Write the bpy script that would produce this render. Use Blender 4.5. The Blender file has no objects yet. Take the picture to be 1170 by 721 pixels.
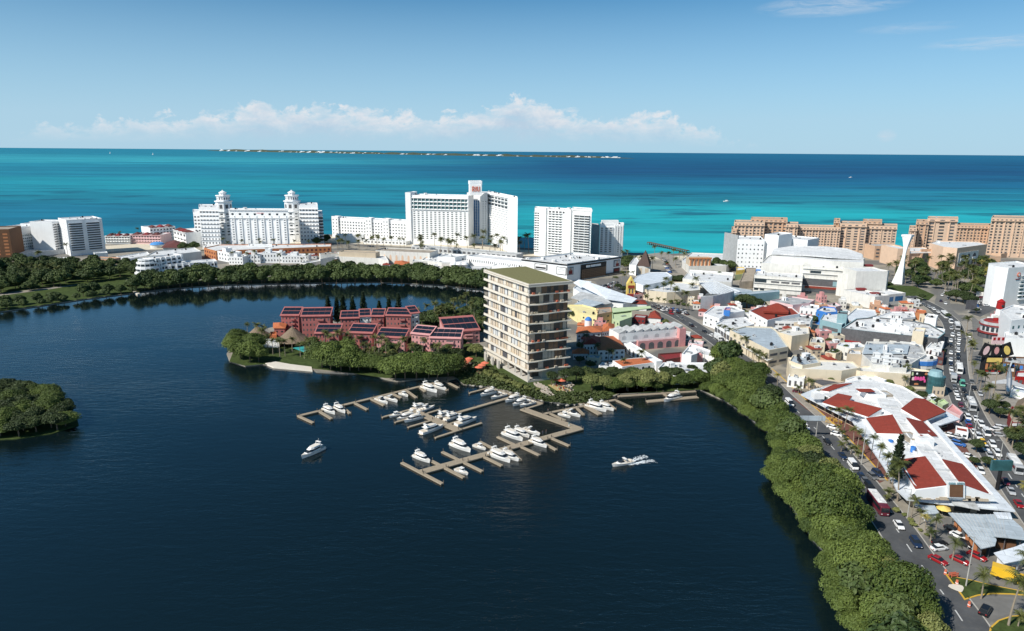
import bpy, bmesh, math, random
import numpy as np
from mathutils import Vector, Matrix, noise as mnoise
random.seed(11); RNG = np.random.default_rng(5)
R_ = math.radians
# ------------------------------------------------------------------ camera
CAMH = 100.0; FPX = 790.0; PITCH = math.atan((360.5-172.75)/FPX); ROLL = 0.0076
SCN = bpy.context.scene; COL = SCN.collection
_F = Vector((0, math.cos(PITCH), -math.sin(PITCH))); _R0 = Vector((1,0,0)); _U0 = _R0.cross(_F)
_R = _R0*math.cos(ROLL)+_U0*math.sin(ROLL); _U = _U0*math.cos(ROLL)-_R0*math.sin(ROLL)
cam = bpy.data.objects.new('camera', bpy.data.cameras.new('camera')); COL.objects.link(cam)
cam.matrix_world = Matrix(((_R.x,_U.x,-_F.x,0),(_R.y,_U.y,-_F.y,0),(_R.z,_U.z,-_F.z,CAMH),(0,0,0,1)))
cam.data.sensor_width = 36; cam.data.lens = 36*FPX/1170; cam.data.clip_start = 1; cam.data.clip_end = 300000
SCN.camera = cam
# ------------------------------------------------------------------ sky, sun, exposure
SUN_EL = R_(43); SUN_V = Vector((-0.82,-0.57,0)).normalized()      # horizontal direction towards the sun
SCN.view_settings.view_transform = 'Standard'; SCN.view_settings.look = 'None'
SCN.view_settings.exposure = 0.3; SCN.view_settings.gamma = 1
W = bpy.data.worlds.new('World'); SCN.world = W; W.use_nodes = True
SKY_STRENGTH = 0.10
def ray0(px, py): return _F + _R*((px-585)/FPX) + _U*((360.5-py)/FPX)
def build_world():
    nt = W.node_tree; nt.nodes.clear(); N = nt.nodes.new; L = nt.links.new
    out = N('ShaderNodeOutputWorld'); bg = N('ShaderNodeBackground'); bg.inputs[1].default_value = SKY_STRENGTH
    sky = N('ShaderNodeTexSky'); sky.sky_type = 'NISHITA'; sky.sun_disc = False
    sky.sun_elevation = SUN_EL; sky.sun_rotation = math.atan2(SUN_V.x, SUN_V.y)
    sky.altitude = 100; sky.air_density = 0.62; sky.dust_density = 0.35; sky.ozone_density = 3.2
    hs = N('ShaderNodeHueSaturation'); hs.inputs['Saturation'].default_value = 1.0; hs.inputs['Value'].default_value = 1.0
    L(sky.outputs[0], hs.inputs['Color'])
    tint = N('ShaderNodeMix'); tint.data_type = 'RGBA'; tint.blend_type = 'MULTIPLY'; tint.inputs[0].default_value = 1; L(hs.outputs[0], tint.inputs[6]); tint.inputs[7].default_value = (0.36,0.86,0.93,1)
    hz = N('ShaderNodeMix'); hz.data_type = 'RGBA'; L(tint.outputs[2], hz.inputs[6]); hz.inputs[7].default_value = (0.37/SKY_STRENGTH,0.53/SKY_STRENGTH,0.65/SKY_STRENGTH,1)
    tc = N('ShaderNodeTexCoord'); sep = N('ShaderNodeSeparateXYZ'); L(tc.outputs['Generated'], sep.inputs[0])
    def M(op, a, b=None, c=None, clamp=False):
        n = N('ShaderNodeMath'); n.operation = op; n.use_clamp = clamp
        for i, v in enumerate((a, b, c)):
            if v is None: continue
            if isinstance(v, (int, float)): n.inputs[i].default_value = v
            else: L(v, n.inputs[i])
        return n.outputs[0]
    az = M('DEGREES', M('ARCTAN2', sep.outputs[0], sep.outputs[1])) if False else M('MULTIPLY', M('ARCTAN2', sep.outputs[0], sep.outputs[1]), 57.2958)
    el = M('MULTIPLY', M('ARCSINE', sep.outputs[2]), 57.2958)
    comb = N('ShaderNodeCombineXYZ'); L(az, comb.inputs[0]); L(el, comb.inputs[1])
    def noise(sx, sy, scale, det, rough=0.55, off=0.0, dist=0.0):
        mp = N('ShaderNodeMapping'); mp.inputs['Scale'].default_value = (sx, sy, 1); mp.inputs['Location'].default_value = (off, off*0.7, off)
        L(comb.outputs[0], mp.inputs[0]); t = N('ShaderNodeTexNoise'); t.inputs['Scale'].default_value = scale
        t.inputs['Detail'].default_value = det; t.inputs['Roughness'].default_value = rough; t.inputs['Distortion'].default_value = dist
        L(mp.outputs[0], t.inputs[0]); return t.outputs[0]
    def ramp(v, pts):
        r = N('ShaderNodeValToRGB'); e = r.color_ramp; e.elements[0].position = pts[0][0]; e.elements[0].color = (pts[0][1],)*3+(1,)
        e.elements[1].position = pts[-1][0]; e.elements[1].color = (pts[-1][1],)*3+(1,)
        for p, c in pts[1:-1]:
            q = e.elements.new(p); q.color = (c,)*3+(1,)
        L(v, r.inputs[0]); return r.outputs[0]
    L(ramp(M('DIVIDE', el, 30.0, clamp=True), [(0,0.92),(0.08,0.86),(0.22,0.50),(0.40,0.05),(0.6,0.0),(1,0)]), hz.inputs[0])
    # cumulus bank on the horizon: top elevation as a profile over azimuth (-37..37 deg mapped to 0..1)
    t01 = M('ADD', M('DIVIDE', az, 74.0), 0.5, clamp=True)
    def ax(px): return (math.degrees(math.atan((px-585)/FPX*math.cos(PITCH)))/74.0)+0.5
    prof = ramp(t01, [(0,0.0),(ax(30),0.22),(ax(100),0.36),(ax(200),0.46),(ax(270),0.58),(ax(297),0.78),(ax(320),0.60),(ax(360),0.72),(ax(400),0.66),(ax(470),0.60),
                      (ax(545),0.62),(ax(590),0.98),(ax(615),0.80),(ax(640),0.62),(ax(760),0.58),(ax(820),0.30),(ax(880),0.0),(1,0.0)])
    top = M('MULTIPLY', prof, 4.6)
    n1 = noise(1, 1.4, 0.55, 10, 0.66, 3.1, 0.3); n2 = noise(1, 1.3, 1.6, 8, 0.6, 7.7)
    bil = M('ADD', M('MULTIPLY', M('SUBTRACT', n1, 0.5), 4.2), M('MULTIPLY', M('SUBTRACT', n2, 0.5), 1.3))
    d = M('SUBTRACT', M('ADD', top, bil), el)
    edge = M('MULTIPLY', d, 1.7, clamp=True)
    low = M('MULTIPLY', M('SUBTRACT', el, 0.35), 0.55, clamp=True)
    rag = M('MULTIPLY', M('SUBTRACT', noise(1, 3.0, 0.5, 8, 0.6, 12.3), 0.30), 3.0, clamp=True)
    has = M('MULTIPLY', prof, 6.0, clamp=True)
    cov = M('MULTIPLY', M('MULTIPLY', M('MULTIPLY', edge, low), M('ADD', M('MULTIPLY', rag, 0.85), 0.30)), has, clamp=True)
    bright = M('ADD', M('MULTIPLY', M('SUBTRACT', 1.6, M('MULTIPLY', d, 0.8)), 0.5, clamp=True), M('MULTIPLY', M('SUBTRACT', n2, 0.5), 0.6), clamp=True)
    # high thin streaks
    def blob(px, py, wx, wy):
        r_ = ray0(px, py); a = math.degrees(math.atan2(r_.x, r_.y)); e_ = math.degrees(math.atan2(r_.z, math.hypot(r_.x, r_.y)))
        dx = M('DIVIDE', M('SUBTRACT', az, a), wx); dy = M('DIVIDE', M('SUBTRACT', el, e_), wy)
        return M('SUBTRACT', 1.0, M('ADD', M('MULTIPLY', dx, dx), M('MULTIPLY', dy, dy)), clamp=True)
    sn = M('MULTIPLY', M('SUBTRACT', noise(0.4, 2.6, 0.9, 8, 0.68, 1.7, 0.9), 0.36), 3.4, clamp=True)
    bl = M('ADD', M('ADD', blob(950, 6, 5.5, 0.8), blob(1140, 48, 4.6, 0.5)), M('ADD', M('MULTIPLY', blob(1040, 32, 3.5, 0.4), 0.5), M('MULTIPLY', blob(1013, 155, 0.7, 0.5), 1.3)))
    cir = M('MULTIPLY', M('MULTIPLY', sn, bl), 0.6, clamp=True)
    bank = N('ShaderNodeMix'); bank.data_type = 'RGBA'
    bank.inputs[6].default_value = (4.0, 5.1, 6.2, 1); bank.inputs[7].default_value = (7.3, 7.2, 7.2, 1); L(bright, bank.inputs[0])
    m1 = N('ShaderNodeMix'); m1.data_type = 'RGBA'; L(cov, m1.inputs[0]); L(hz.outputs[2], m1.inputs[6]); L(bank.outputs[2], m1.inputs[7])
    m2 = N('ShaderNodeMix'); m2.data_type = 'RGBA'; L(cir, m2.inputs[0]); L(m1.outputs[2], m2.inputs[6]); m2.inputs[7].default_value = (5.0, 5.7, 6.5, 1)
    L(m2.outputs[2], bg.inputs[0]); L(bg.outputs[0], out.inputs[0])
build_world()
sl = bpy.data.lights.new('sun', 'SUN'); sl.energy = 4.4; sl.angle = R_(0.5); sl.color = (1.0, 0.955, 0.88)
sun = bpy.data.objects.new('sun', sl); COL.objects.link(sun)
_sd = Vector((SUN_V.x*math.cos(SUN_EL), SUN_V.y*math.cos(SUN_EL), math.sin(SUN_EL)))
sun.rotation_euler = _sd.to_track_quat('Z', 'Y').to_euler()
# ------------------------------------------------------------------ pixel <-> world
def ray(px, py): return _F + _R*((px-585)/FPX) + _U*((360.5-py)/FPX)
def at(px, py, z=0.5):
    r = ray(px, py); t = (z-CAMH)/r.z
    return Vector((r.x*t, r.y*t, z))
def hgt(px, ytop, ybase, z0=0.5):
    b = at(px, ybase, z0); d = math.hypot(b.x, b.y); r = ray(px, ytop)
    return CAMH + r.z/math.hypot(r.x, r.y)*d
def v2(p): return Vector((p[0], p[1]))
GZ = 0.5      # ground level above the water
# ------------------------------------------------------------------ materials
MATS = {}
def mat(name, col, rough=0.7, var=0.12, scale=0.6, spec=0.3, metal=0.0, bump=0.0, stain=0.0, objvar=0.0, hue=None):
    if name in MATS: return MATS[name]
    m = bpy.data.materials.new(name); m.use_nodes = True; nt = m.node_tree; N = nt.nodes.new; L = nt.links.new
    p = nt.nodes['Principled BSDF']; p.inputs['Roughness'].default_value = rough; p.inputs['Specular IOR Level'].default_value = spec
    p.inputs['Metallic'].default_value = metal
    geo = N('ShaderNodeNewGeometry'); t = N('ShaderNodeTexNoise'); t.inputs['Scale'].default_value = scale; t.inputs['Detail'].default_value = 6
    t.inputs['Roughness'].default_value = 0.65; L(geo.outputs['Position'], t.inputs['Vector'])
    mr = N('ShaderNodeMapRange'); mr.inputs[1].default_value = 0.3; mr.inputs[2].default_value = 0.7
    mr.inputs[3].default_value = 1-var; mr.inputs[4].default_value = 1+var*0.6; L(t.outputs[0], mr.inputs[0])
    fac = mr.outputs[0]
    if objvar:
        oi = N('ShaderNodeObjectInfo'); m2 = N('ShaderNodeMapRange'); m2.inputs[3].default_value = 1-objvar; m2.inputs[4].default_value = 1+objvar
        L(oi.outputs['Random'], m2.inputs[0]); mm = N('ShaderNodeMath'); mm.operation = 'MULTIPLY'; L(fac, mm.inputs[0]); L(m2.outputs[0], mm.inputs[1]); fac = mm.outputs[0]
    vm = N('ShaderNodeVectorMath'); vm.operation = 'SCALE'; vm.inputs[0].default_value = col[:3]; L(fac, vm.inputs['Scale'])
    c = vm.outputs[0]
    if stain:
        mp = N('ShaderNodeMapping'); mp.inputs['Scale'].default_value = (0.9, 0.9, 0.12); L(geo.outputs['Position'], mp.inputs[0])
        t2 = N('ShaderNodeTexNoise'); t2.inputs['Scale'].default_value = 0.8; t2.inputs['Detail'].default_value = 8; L(mp.outputs[0], t2.inputs['Vector'])
        r2 = N('ShaderNodeMapRange'); r2.inputs[1].default_value = 0.52; r2.inputs[2].default_value = 0.78; r2.inputs[3].default_value = 0; r2.inputs[4].default_value = stain
        L(t2.outputs[0], r2.inputs[0]); mx = N('ShaderNodeMix'); mx.data_type = 'RGBA'; L(r2.outputs[0], mx.inputs[0]); L(c, mx.inputs[6])
        mx.inputs[7].default_value = (0.16, 0.145, 0.12, 1); c = mx.outputs[2]
    L(c, p.inputs['Base Color'])
    if bump:
        b = N('ShaderNodeBump'); b.inputs['Strength'].default_value = bump; b.inputs['Distance'].default_value = 0.2; L(t.outputs[0], b.inputs['Height']); L(b.outputs[0], p.inputs['Normal'])
    MATS[name] = m; return m
mat('white', (0.80,0.80,0.78), 0.65, 0.07, 0.25, stain=0.22); mat('white_clean', (0.84,0.84,0.83), 0.6, 0.05, 0.2, stain=0.08)
mat('offwhite', (0.70,0.68,0.63), 0.7, 0.10, 0.3, stain=0.25); mat('cream', (0.72,0.62,0.46), 0.7, 0.08, 0.3, stain=0.18)
mat('beige', (0.56,0.46,0.34), 0.75, 0.10, 0.3, stain=0.2); mat('tan', (0.60,0.40,0.27), 0.75, 0.08, 0.3, stain=0.1)
mat('tan_light', (0.70,0.50,0.36), 0.75, 0.08, 0.3, stain=0.1)
mat('pink', (0.62,0.30,0.29), 0.75, 0.12, 0.4, stain=0.2); mat('rose', (0.40,0.135,0.125), 0.8, 0.15, 0.5, stain=0.2); mat('palepink', (0.72,0.5,0.5), 0.7, 0.1, 0.3, stain=0.15)
mat('terracotta', (0.50,0.15,0.06), 0.85, 0.25, 1.2, stain=0.15); mat('redroof', (0.27,0.045,0.028), 0.85, 0.14, 1.5, stain=0.08)
mat('darkred', (0.22,0.03,0.03), 0.7, 0.2, 0.8); mat('maroon', (0.13,0.045,0.04), 0.8, 0.3, 0.8)
mat('orange', (0.52,0.21,0.09), 0.75, 0.1, 0.5, stain=0.15); mat('brown', (0.17,0.085,0.045), 0.8, 0.15, 0.5)
mat('yellow', (0.75,0.55,0.15), 0.7, 0.12, 0.5, stain=0.12); mat('paleyellow', (0.78,0.68,0.35), 0.7, 0.12, 0.5, stain=0.15); mat('peach', (0.62,0.36,0.23), 0.7, 0.12, 0.5, stain=0.2)
mat('green', (0.50,0.60,0.36), 0.7, 0.1, 0.5, stain=0.15); mat('blue', (0.05,0.20,0.55), 0.6, 0.12, 0.5); mat('teal', (0.25,0.40,0.43), 0.6, 0.12, 0.5, stain=0.15)
mat('grey', (0.36,0.37,0.37), 0.75, 0.18, 0.5, stain=0.3); mat('lightgrey', (0.55,0.56,0.56), 0.7, 0.15, 0.4, stain=0.3); mat('darkgrey', (0.10,0.10,0.11), 0.7, 0.3, 0.6)
mat('black', (0.018,0.018,0.02), 0.5, 0.2, 1.0); mat('roofwhite', (0.76,0.76,0.75), 0.6, 0.12, 0.22, stain=0.3, bump=0.0); mat('roofgrey', (0.48,0.49,0.49), 0.7, 0.25, 0.25, stain=0.45)
mat('rooftan', (0.40,0.34,0.27), 0.8, 0.25, 0.3, stain=0.4); mat('thatch', (0.22,0.165,0.115), 0.95, 0.35, 2.0, bump=0.6); mat('darkthatch', (0.09,0.06,0.05), 0.95, 0.3, 2.0, bump=0.6)
mat('glass', (0.035,0.05,0.06), 0.3, 0.4, 0.8, spec=0.3); mat('glass_blue', (0.03,0.15,0.33), 0.3, 0.4, 0.4, spec=0.6); mat('glass_teal', (0.04,0.12,0.13), 0.3, 0.4, 0.5, spec=0.6)
mat('shade', (0.12,0.12,0.125), 0.8, 0.3, 0.8); mat('solar', (0.012,0.018,0.03), 0.45, 0.3, 2.0, spec=0.25)
mat('metalroof', (0.47,0.53,0.57), 0.45, 0.15, 0.3, spec=0.4, stain=0.3); mat('metalwhite', (0.72,0.76,0.80), 0.45, 0.1, 0.3, spec=0.4, stain=0.15)
mat('asphalt', (0.085,0.088,0.092), 0.85, 0.32, 0.16, bump=0.1, stain=0.25); mat('asphalt_old', (0.17,0.165,0.155), 0.9, 0.2, 0.3, stain=0.3); mat('pave', (0.33,0.30,0.26), 0.9, 0.18, 0.4, stain=0.3)
mat('redpave', (0.17,0.075,0.06), 0.9, 0.25, 0.8); mat('kerb', (0.42,0.40,0.36), 0.9, 0.15, 1); mat('kerb_yellow', (0.62,0.38,0.05), 0.8, 0.2, 1.5); mat('paint', (0.55,0.55,0.53), 0.7, 0.3, 2)
mat('grass', (0.060,0.085,0.026), 0.95, 0.45, 0.5, spec=0.1, bump=0.5); mat('grass_roof', (0.19,0.18,0.085), 0.95, 0.2, 1.2, spec=0.1, bump=0.3)
mat('sand', (0.62,0.55,0.43), 0.95, 0.12, 0.5); mat('rock', (0.38,0.35,0.30), 0.9, 0.3, 1.5)
mat('dock', (0.33,0.27,0.195), 0.85, 0.18, 1.5, stain=0.2); mat('dock_dark', (0.12,0.10,0.08), 0.9, 0.2, 1.5)
mat('concrete_pale', (0.66,0.60,0.51), 0.7, 0.06, 0.4, stain=0.06); mat('concrete_side', (0.54,0.50,0.44), 0.7, 0.08, 0.4, stain=0.08)
mat('wood', (0.25,0.15,0.09), 0.6, 0.35, 2.5); mat('curtain', (0.55,0.47,0.38), 0.9, 0.25, 2.5); mat('roomdark', (0.10,0.082,0.068), 0.5, 0.4, 2.0, spec=0.4)
mat('boat_white', (0.78,0.76,0.72), 0.35, 0.08, 0.9, spec=0.4, objvar=0.05); mat('boat_deck', (0.60,0.52,0.42), 0.6, 0.15, 1.5); mat('boat_glass', (0.02,0.025,0.03), 0.1, 0.2, 1, spec=0.6)
mat('boat_cream', (0.70,0.64,0.55), 0.7, 0.1, 1); mat('canvas_blue', (0.08,0.28,0.6), 0.7, 0.1, 1); mat('steel', (0.5,0.5,0.5), 0.35, 0.1, 1, metal=0.8)
mat('tyre', (0.02,0.02,0.02), 0.9, 0.2, 2); mat('rim', (0.4,0.4,0.41), 0.4, 0.1, 2, metal=0.5); mat('lamp_red', (0.35,0.02,0.02), 0.3, 0.1, 2); mat('lamp_white', (0.7,0.7,0.68), 0.2, 0.1, 2)
mat('bark', (0.16,0.12,0.085), 0.95, 0.3, 3); mat('palmbark', (0.30,0.25,0.19), 0.95, 0.25, 3); mat('pole', (0.42,0.41,0.38), 0.7, 0.15, 1); mat('cloth_coral', (0.62,0.16,0.09), 0.8, 0.1, 2)
mat('skin', (0.42,0.24,0.16), 0.6, 0.05, 3); mat('foam', (0.72,0.76,0.78), 0.6, 0.25, 1.5)
CARC = {'white': (0.78,0.78,0.77), 'silver': (0.42,0.43,0.44), 'grey': (0.14,0.145,0.15), 'black': (0.012,0.013,0.016), 'navy': (0.015,0.03,0.07), 'red': (0.30,0.012,0.015),
        'blue': (0.03,0.13,0.42), 'yellow': (0.75,0.45,0.03), 'green': (0.12,0.42,0.30), 'maroon': (0.13,0.02,0.035)}
for k, c in CARC.items(): mat('paint_'+k, c, 0.28, 0.03, 1, spec=0.55)
def patches(name, sc, amt):
    m = MATS[name]; nt = m.node_tree; N = nt.nodes.new; L = nt.links.new; p = nt.nodes['Principled BSDF']; src = p.inputs['Base Color'].links[0].from_socket
    g = N('ShaderNodeNewGeometry'); mp = N('ShaderNodeMapping'); mp.inputs['Rotation'].default_value = (0,0,0.35); L(g.outputs['Position'], mp.inputs[0]); b = N('ShaderNodeTexBrick'); L(mp.outputs[0], b.inputs[0])
    b.inputs['Color1'].default_value = (1,1,1,1); b.inputs['Color2'].default_value = (1-amt,)*3+(1,); b.inputs['Mortar'].default_value = (1-amt*1.6,)*3+(1,); b.inputs['Scale'].default_value = sc; b.inputs['Mortar Size'].default_value = 0.012
    x = N('ShaderNodeMix'); x.data_type = 'RGBA'; x.blend_type = 'MULTIPLY'; x.inputs[0].default_value = 1; L(src, x.inputs[6]); L(b.outputs[0], x.inputs[7]); L(x.outputs[2], p.inputs['Base Color'])
for k_ in ('roofwhite','roofgrey','rooftan','metalwhite','metalroof'): patches(k_, 0.10, 0.16)
patches('redroof', 0.16, 0.12); patches('pave', 0.3, 0.15)
def leafmat(name, c1, c2, trans=0.0):
    m = bpy.data.materials.new(name); m.use_nodes = True; nt = m.node_tree; N = nt.nodes.new; L = nt.links.new
    p = nt.nodes['Principled BSDF']; p.inputs['Roughness'].default_value = 0.6; p.inputs['Specular IOR Level'].default_value = 0.25
    geo = N('ShaderNodeNewGeometry'); t = N('ShaderNodeTexNoise'); t.inputs['Scale'].default_value = 0.25; t.inputs['Detail'].default_value = 5; t.inputs['Roughness'].default_value = 0.7
    L(geo.outputs['Position'], t.inputs['Vector']); oi = N('ShaderNodeObjectInfo')
    a = N('ShaderNodeMath'); a.operation = 'MULTIPLY_ADD'; L(oi.outputs['Random'], a.inputs[0]); a.inputs[1].default_value = 0.55; L(t.outputs[0], a.inputs[2])
    b = N('ShaderNodeMath'); b.operation = 'MULTIPLY_ADD'; L(geo.outputs['Random Per Island'], b.inputs[0]); b.inputs[1].default_value = 0.35; L(a.outputs[0], b.inputs[2])
    mr = N('ShaderNodeMapRange'); mr.inputs[1].default_value = 0.45; mr.inputs[2].default_value = 1.25; L(b.outputs[0], mr.inputs[0])
    mx = N('ShaderNodeMix'); mx.data_type = 'RGBA'; L(mr.outputs[0], mx.inputs[0]); mx.inputs[6].default_value = (*c1,1); mx.inputs[7].default_value = (*c2,1)
    L(mx.outputs[2], p.inputs['Base Color']); MATS[name] = m
leafmat('leaf_mangrove', (0.026,0.048,0.010), (0.125,0.165,0.036)); leafmat('leaf_far', (0.022,0.044,0.013), (0.085,0.115,0.034))
leafmat('leaf_palm', (0.030,0.048,0.012), (0.12,0.125,0.035)); leafmat('leaf_pine', (0.016,0.030,0.016), (0.05,0.07,0.032)); leafmat('leaf_light', (0.09,0.115,0.03), (0.20,0.21,0.07))
leafmat('leaf_yellow', (0.16,0.15,0.03), (0.34,0.28,0.07)); leafmat('leaf_dark', (0.018,0.032,0.010), (0.06,0.082,0.026)); leafmat('groundcover', (0.022,0.040,0.010), (0.085,0.105,0.032))
# ------------------------------------------------------------------ mesh builder
class MB:
    def __init__(s): s.v = []; s.f = []; s.m = []
    def add(s, vs, fs, mi=0):
        o = len(s.v); s.v += [tuple(v) for v in vs]; s.f += [tuple(i+o for i in f) for f in fs]; s.m += [mi]*len(fs)
    def box(s, c, sz, rot=0.0, mi=0):
        cx, cy, cz = c; a, b, h = sz[0]/2, sz[1]/2, sz[2]/2; co, si = math.cos(rot), math.sin(rot)
        vs = [(cx+x*co-y*si, cy+x*si+y*co, cz+z) for z in (-h, h) for x, y in ((-a,-b),(a,-b),(a,b),(-a,b))]
        s.add(vs, [(3,2,1,0),(4,5,6,7),(0,1,5,4),(1,2,6,5),(2,3,7,6),(3,0,4,7)], mi)
    def prism(s, poly, z0, z1, mi=0, cap=True, mitop=None):
        poly = ccw(poly); n = len(poly); vs = [(p[0], p[1], z0) for p in poly]+[(p[0], p[1], z1) for p in poly]
        s.add(vs, [(i, (i+1) % n, n+(i+1) % n, n+i) for i in range(n)], mi)
        if cap: s.add([(p[0], p[1], z1) for p in poly], [tuple(range(n))], mi if mitop is None else mitop); s.add([(p[0], p[1], z0) for p in poly], [tuple(reversed(range(n)))], mi)
    def sheet(s, poly, z, mi=0): poly = ccw(poly); s.add([(p[0], p[1], z) for p in poly], [tuple(range(len(poly)))], mi)
    def ngon(s, pts, mi=0): s.add(pts, [tuple(range(len(pts)))], mi)
    def slab(s, pts, th, mi=0):
        n = len(pts); lo = [(p[0], p[1], p[2]-th) for p in pts]
        s.add(list(pts)+lo, [tuple(range(n)), tuple(reversed(range(n, 2*n)))]+[(i, n+i, n+(i+1) % n, (i+1) % n) for i in range(n)], mi)
    def tube(s, p0, p1, r0, r1=None, n=8, mi=0, cap=True):
        p0 = Vector(p0); p1 = Vector(p1); r1 = r0 if r1 is None else r1; d = (p1-p0).normalized()
        u = d.orthogonal().normalized(); w = d.cross(u); vs = []
        for p, r in ((p0, r0), (p1, r1)):
            for i in range(n):
                a = 2*math.pi*i/n; vs.append(p+u*(math.cos(a)*r)+w*(math.sin(a)*r))
        fs = [(i, (i+1) % n, n+(i+1) % n, n+i) for i in range(n)]
        if cap: fs += [tuple(reversed(range(n))), tuple(range(n, 2*n))]
        s.add(vs, fs, mi)
    def loft(s, rings, mi=0, cap=True):
        n = len(rings[0]); vs = [p for r in rings for p in r]; fs = []
        for k in range(len(rings)-1):
            for i in range(n): fs.append((k*n+i, k*n+(i+1) % n, (k+1)*n+(i+1) % n, (k+1)*n+i))
        if cap: fs += [tuple(reversed(range(n))), tuple((len(rings)-1)*n+i for i in range(n))]
        s.add(vs, fs, mi)
    def cyl(s, c, r, h, n=16, r2=None, mi=0): s.tube((c[0],c[1],c[2]), (c[0],c[1],c[2]+h), r, r2, n, mi)
    def mesh(s, name, mats, off=(0,0,0), smooth=False):
        me = bpy.data.meshes.new(name); ox, oy, oz = off
        me.from_pydata([(x-ox, y-oy, z-oz) for x, y, z in s.v], [], s.f)
        for m in (mats if isinstance(mats, (list, tuple)) else [mats]): me.materials.append(MATS[m])
        if any(s.m): me.polygons.foreach_set('material_index', s.m)
        if smooth: me.shade_smooth()
        me.update(); return me
    def build(s, name, mats, parent=None, smooth=False, kind=None, label=None):
        off = parent.location if parent else (0,0,0)
        o = bpy.data.objects.new(name, s.mesh(name, mats, off, smooth)); COL.objects.link(o)
        if parent: o.parent = parent
        if kind: o['kind'] = kind
        if label: o['label'] = label
        return o
def area2(p): return sum(p[i][0]*p[(i+1) % len(p)][1]-p[(i+1) % len(p)][0]*p[i][1] for i in range(len(p)))
def ccw(p): return list(p) if area2(p) > 0 else list(reversed(p))
def inset(poly, d):
    poly = [v2(p) for p in ccw(poly)]; n = len(poly); out = []
    for i in range(n):
        a, b, c = poly[i-1], poly[i], poly[(i+1) % n]; e1 = (b-a).normalized(); e2 = (c-b).normalized()
        n1 = Vector((-e1.y, e1.x)); n2 = Vector((-e2.y, e2.x)); m = n1+n2
        k = m.dot(n1); m = m*(d/max(k, 0.35)); out.append(b+m)
    return out
def inpoly(p, poly):
    x, y = p[0], p[1]; c = False; n = len(poly)
    for i in range(n):
        x1, y1 = poly[i][0], poly[i][1]; x2, y2 = poly[i-1][0], poly[i-1][1]
        if (y1 > y) != (y2 > y) and x < (x2-x1)*(y-y1)/(y2-y1)+x1: c = not c
    return c
def W2(pts, z=GZ): return [v2(at(x, y, z)) for x, y in pts]
def link(name, me, parent=None, loc=(0,0,0), rz=0.0, sc=None):
    o = bpy.data.objects.new(name, me); COL.objects.link(o); o.location = loc; o.rotation_euler = (0,0,rz)
    if sc is not None: o.scale = sc if isinstance(sc, (tuple, list)) else (sc,)*3
    if parent: o.parent = parent
    return o
def thing(name, label, cat, loc=(0,0,0), rz=0.0, group=None):
    o = bpy.data.objects.new(name, None); COL.objects.link(o); o.location = loc; o.rotation_euler = (0,0,rz); o.empty_display_size = 0.5
    o['label'] = label; o['category'] = cat
    if group: o['group'] = group
    return o
def tag(o, label, cat, group=None, kind=None):
    o['label'] = label; o['category'] = cat
    if group: o['group'] = group
    if kind: o['kind'] = kind
    return o
def dup(root, loc, rz, label=None, group=None, sc=None):
    r = root.copy(); COL.objects.link(r); r.location = loc; r.rotation_euler = (0,0,rz)
    if sc is not None: r.scale = (sc,)*3 if not isinstance(sc, (tuple, list)) else sc
    if label: r['label'] = label
    if group: r['group'] = group
    for ch in list(root.children):
        c = ch.copy(); COL.objects.link(c); c.parent = r
        for g in ch.children:
            d = g.copy(); COL.objects.link(d); d.parent = c
    return r
def struct(o): o['kind'] = 'structure'; return o
ORD = ['first','second','third','fourth','fifth','sixth','seventh','eighth','ninth','tenth','eleventh','twelfth','thirteenth','fourteenth','fifteenth','sixteenth','seventeenth','eighteenth','nineteenth','twentieth',
       'twenty-first','twenty-second','twenty-third','twenty-fourth','twenty-fifth','twenty-sixth','twenty-seventh','twenty-eighth','twenty-ninth','thirtieth']
def text_mb(s, O, U, V, height, width, depth=0.15, bold=0.16):
    """block lettering from 5x7 strokes: returns boxes along U (right) and V (up) from origin O, facing U x V"""
    G = {'R': ['1110','1001','1001','1110','1010','1001'], 'I': ['1','1','1','1','1','1'], 'U': ['1001','1001','1001','1001','1001','0110'],
         'C': ['0111','1000','1000','1000','1000','0111'], 'O': ['0110','1001','1001','1001','1001','0110'], 'A': ['0110','1001','1001','1111','1001','1001'],
         'L': ['1000','1000','1000','1000','1000','1111'], 'N': ['1001','1101','1111','1011','1001','1001'], 'E': ['1111','1000','1110','1000','1000','1111'],
         'G': ['0111','1000','1011','1001','1001','0111'], 'S': ['0111','1000','0110','0001','0001','1110'], 'T': ['111','010','010','010','010','010'],
         'M': ['10001','11011','10101','10001','10001','10001'], 'B': ['1110','1001','1110','1001','1001','1110'], 'K': ['1001','1010','1100','1010','1001','1001'], ' ': ['00']*6}
    cols = sum(len(G[c][0])+1 for c in s)-1; cw = width/cols; chh = height/6; mb = MB(); x = 0; Nn = U.cross(V)
    for ch in s:
        g = G[ch]
        for r in range(6):
            c = 0
            while c < len(g[r]):
                if g[r][c] == '1':
                    e = c
                    while e < len(g[r]) and g[r][e] == '1': e += 1
                    a = O+U*((x+c)*cw)+V*((5-r)*chh); b = a+U*((e-c)*cw)+V*chh
                    pts = [a, a+U*((e-c)*cw), b, a+V*chh]; mb.add([p for p in pts]+[p+Nn*depth for p in pts], [(0,1,2,3),(7,6,5,4),(0,4,5,1),(1,5,6,2),(2,6,7,3),(3,7,4,0)])
                    c = e
                else: c += 1
        x += len(g[0])+1
    return mb
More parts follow.
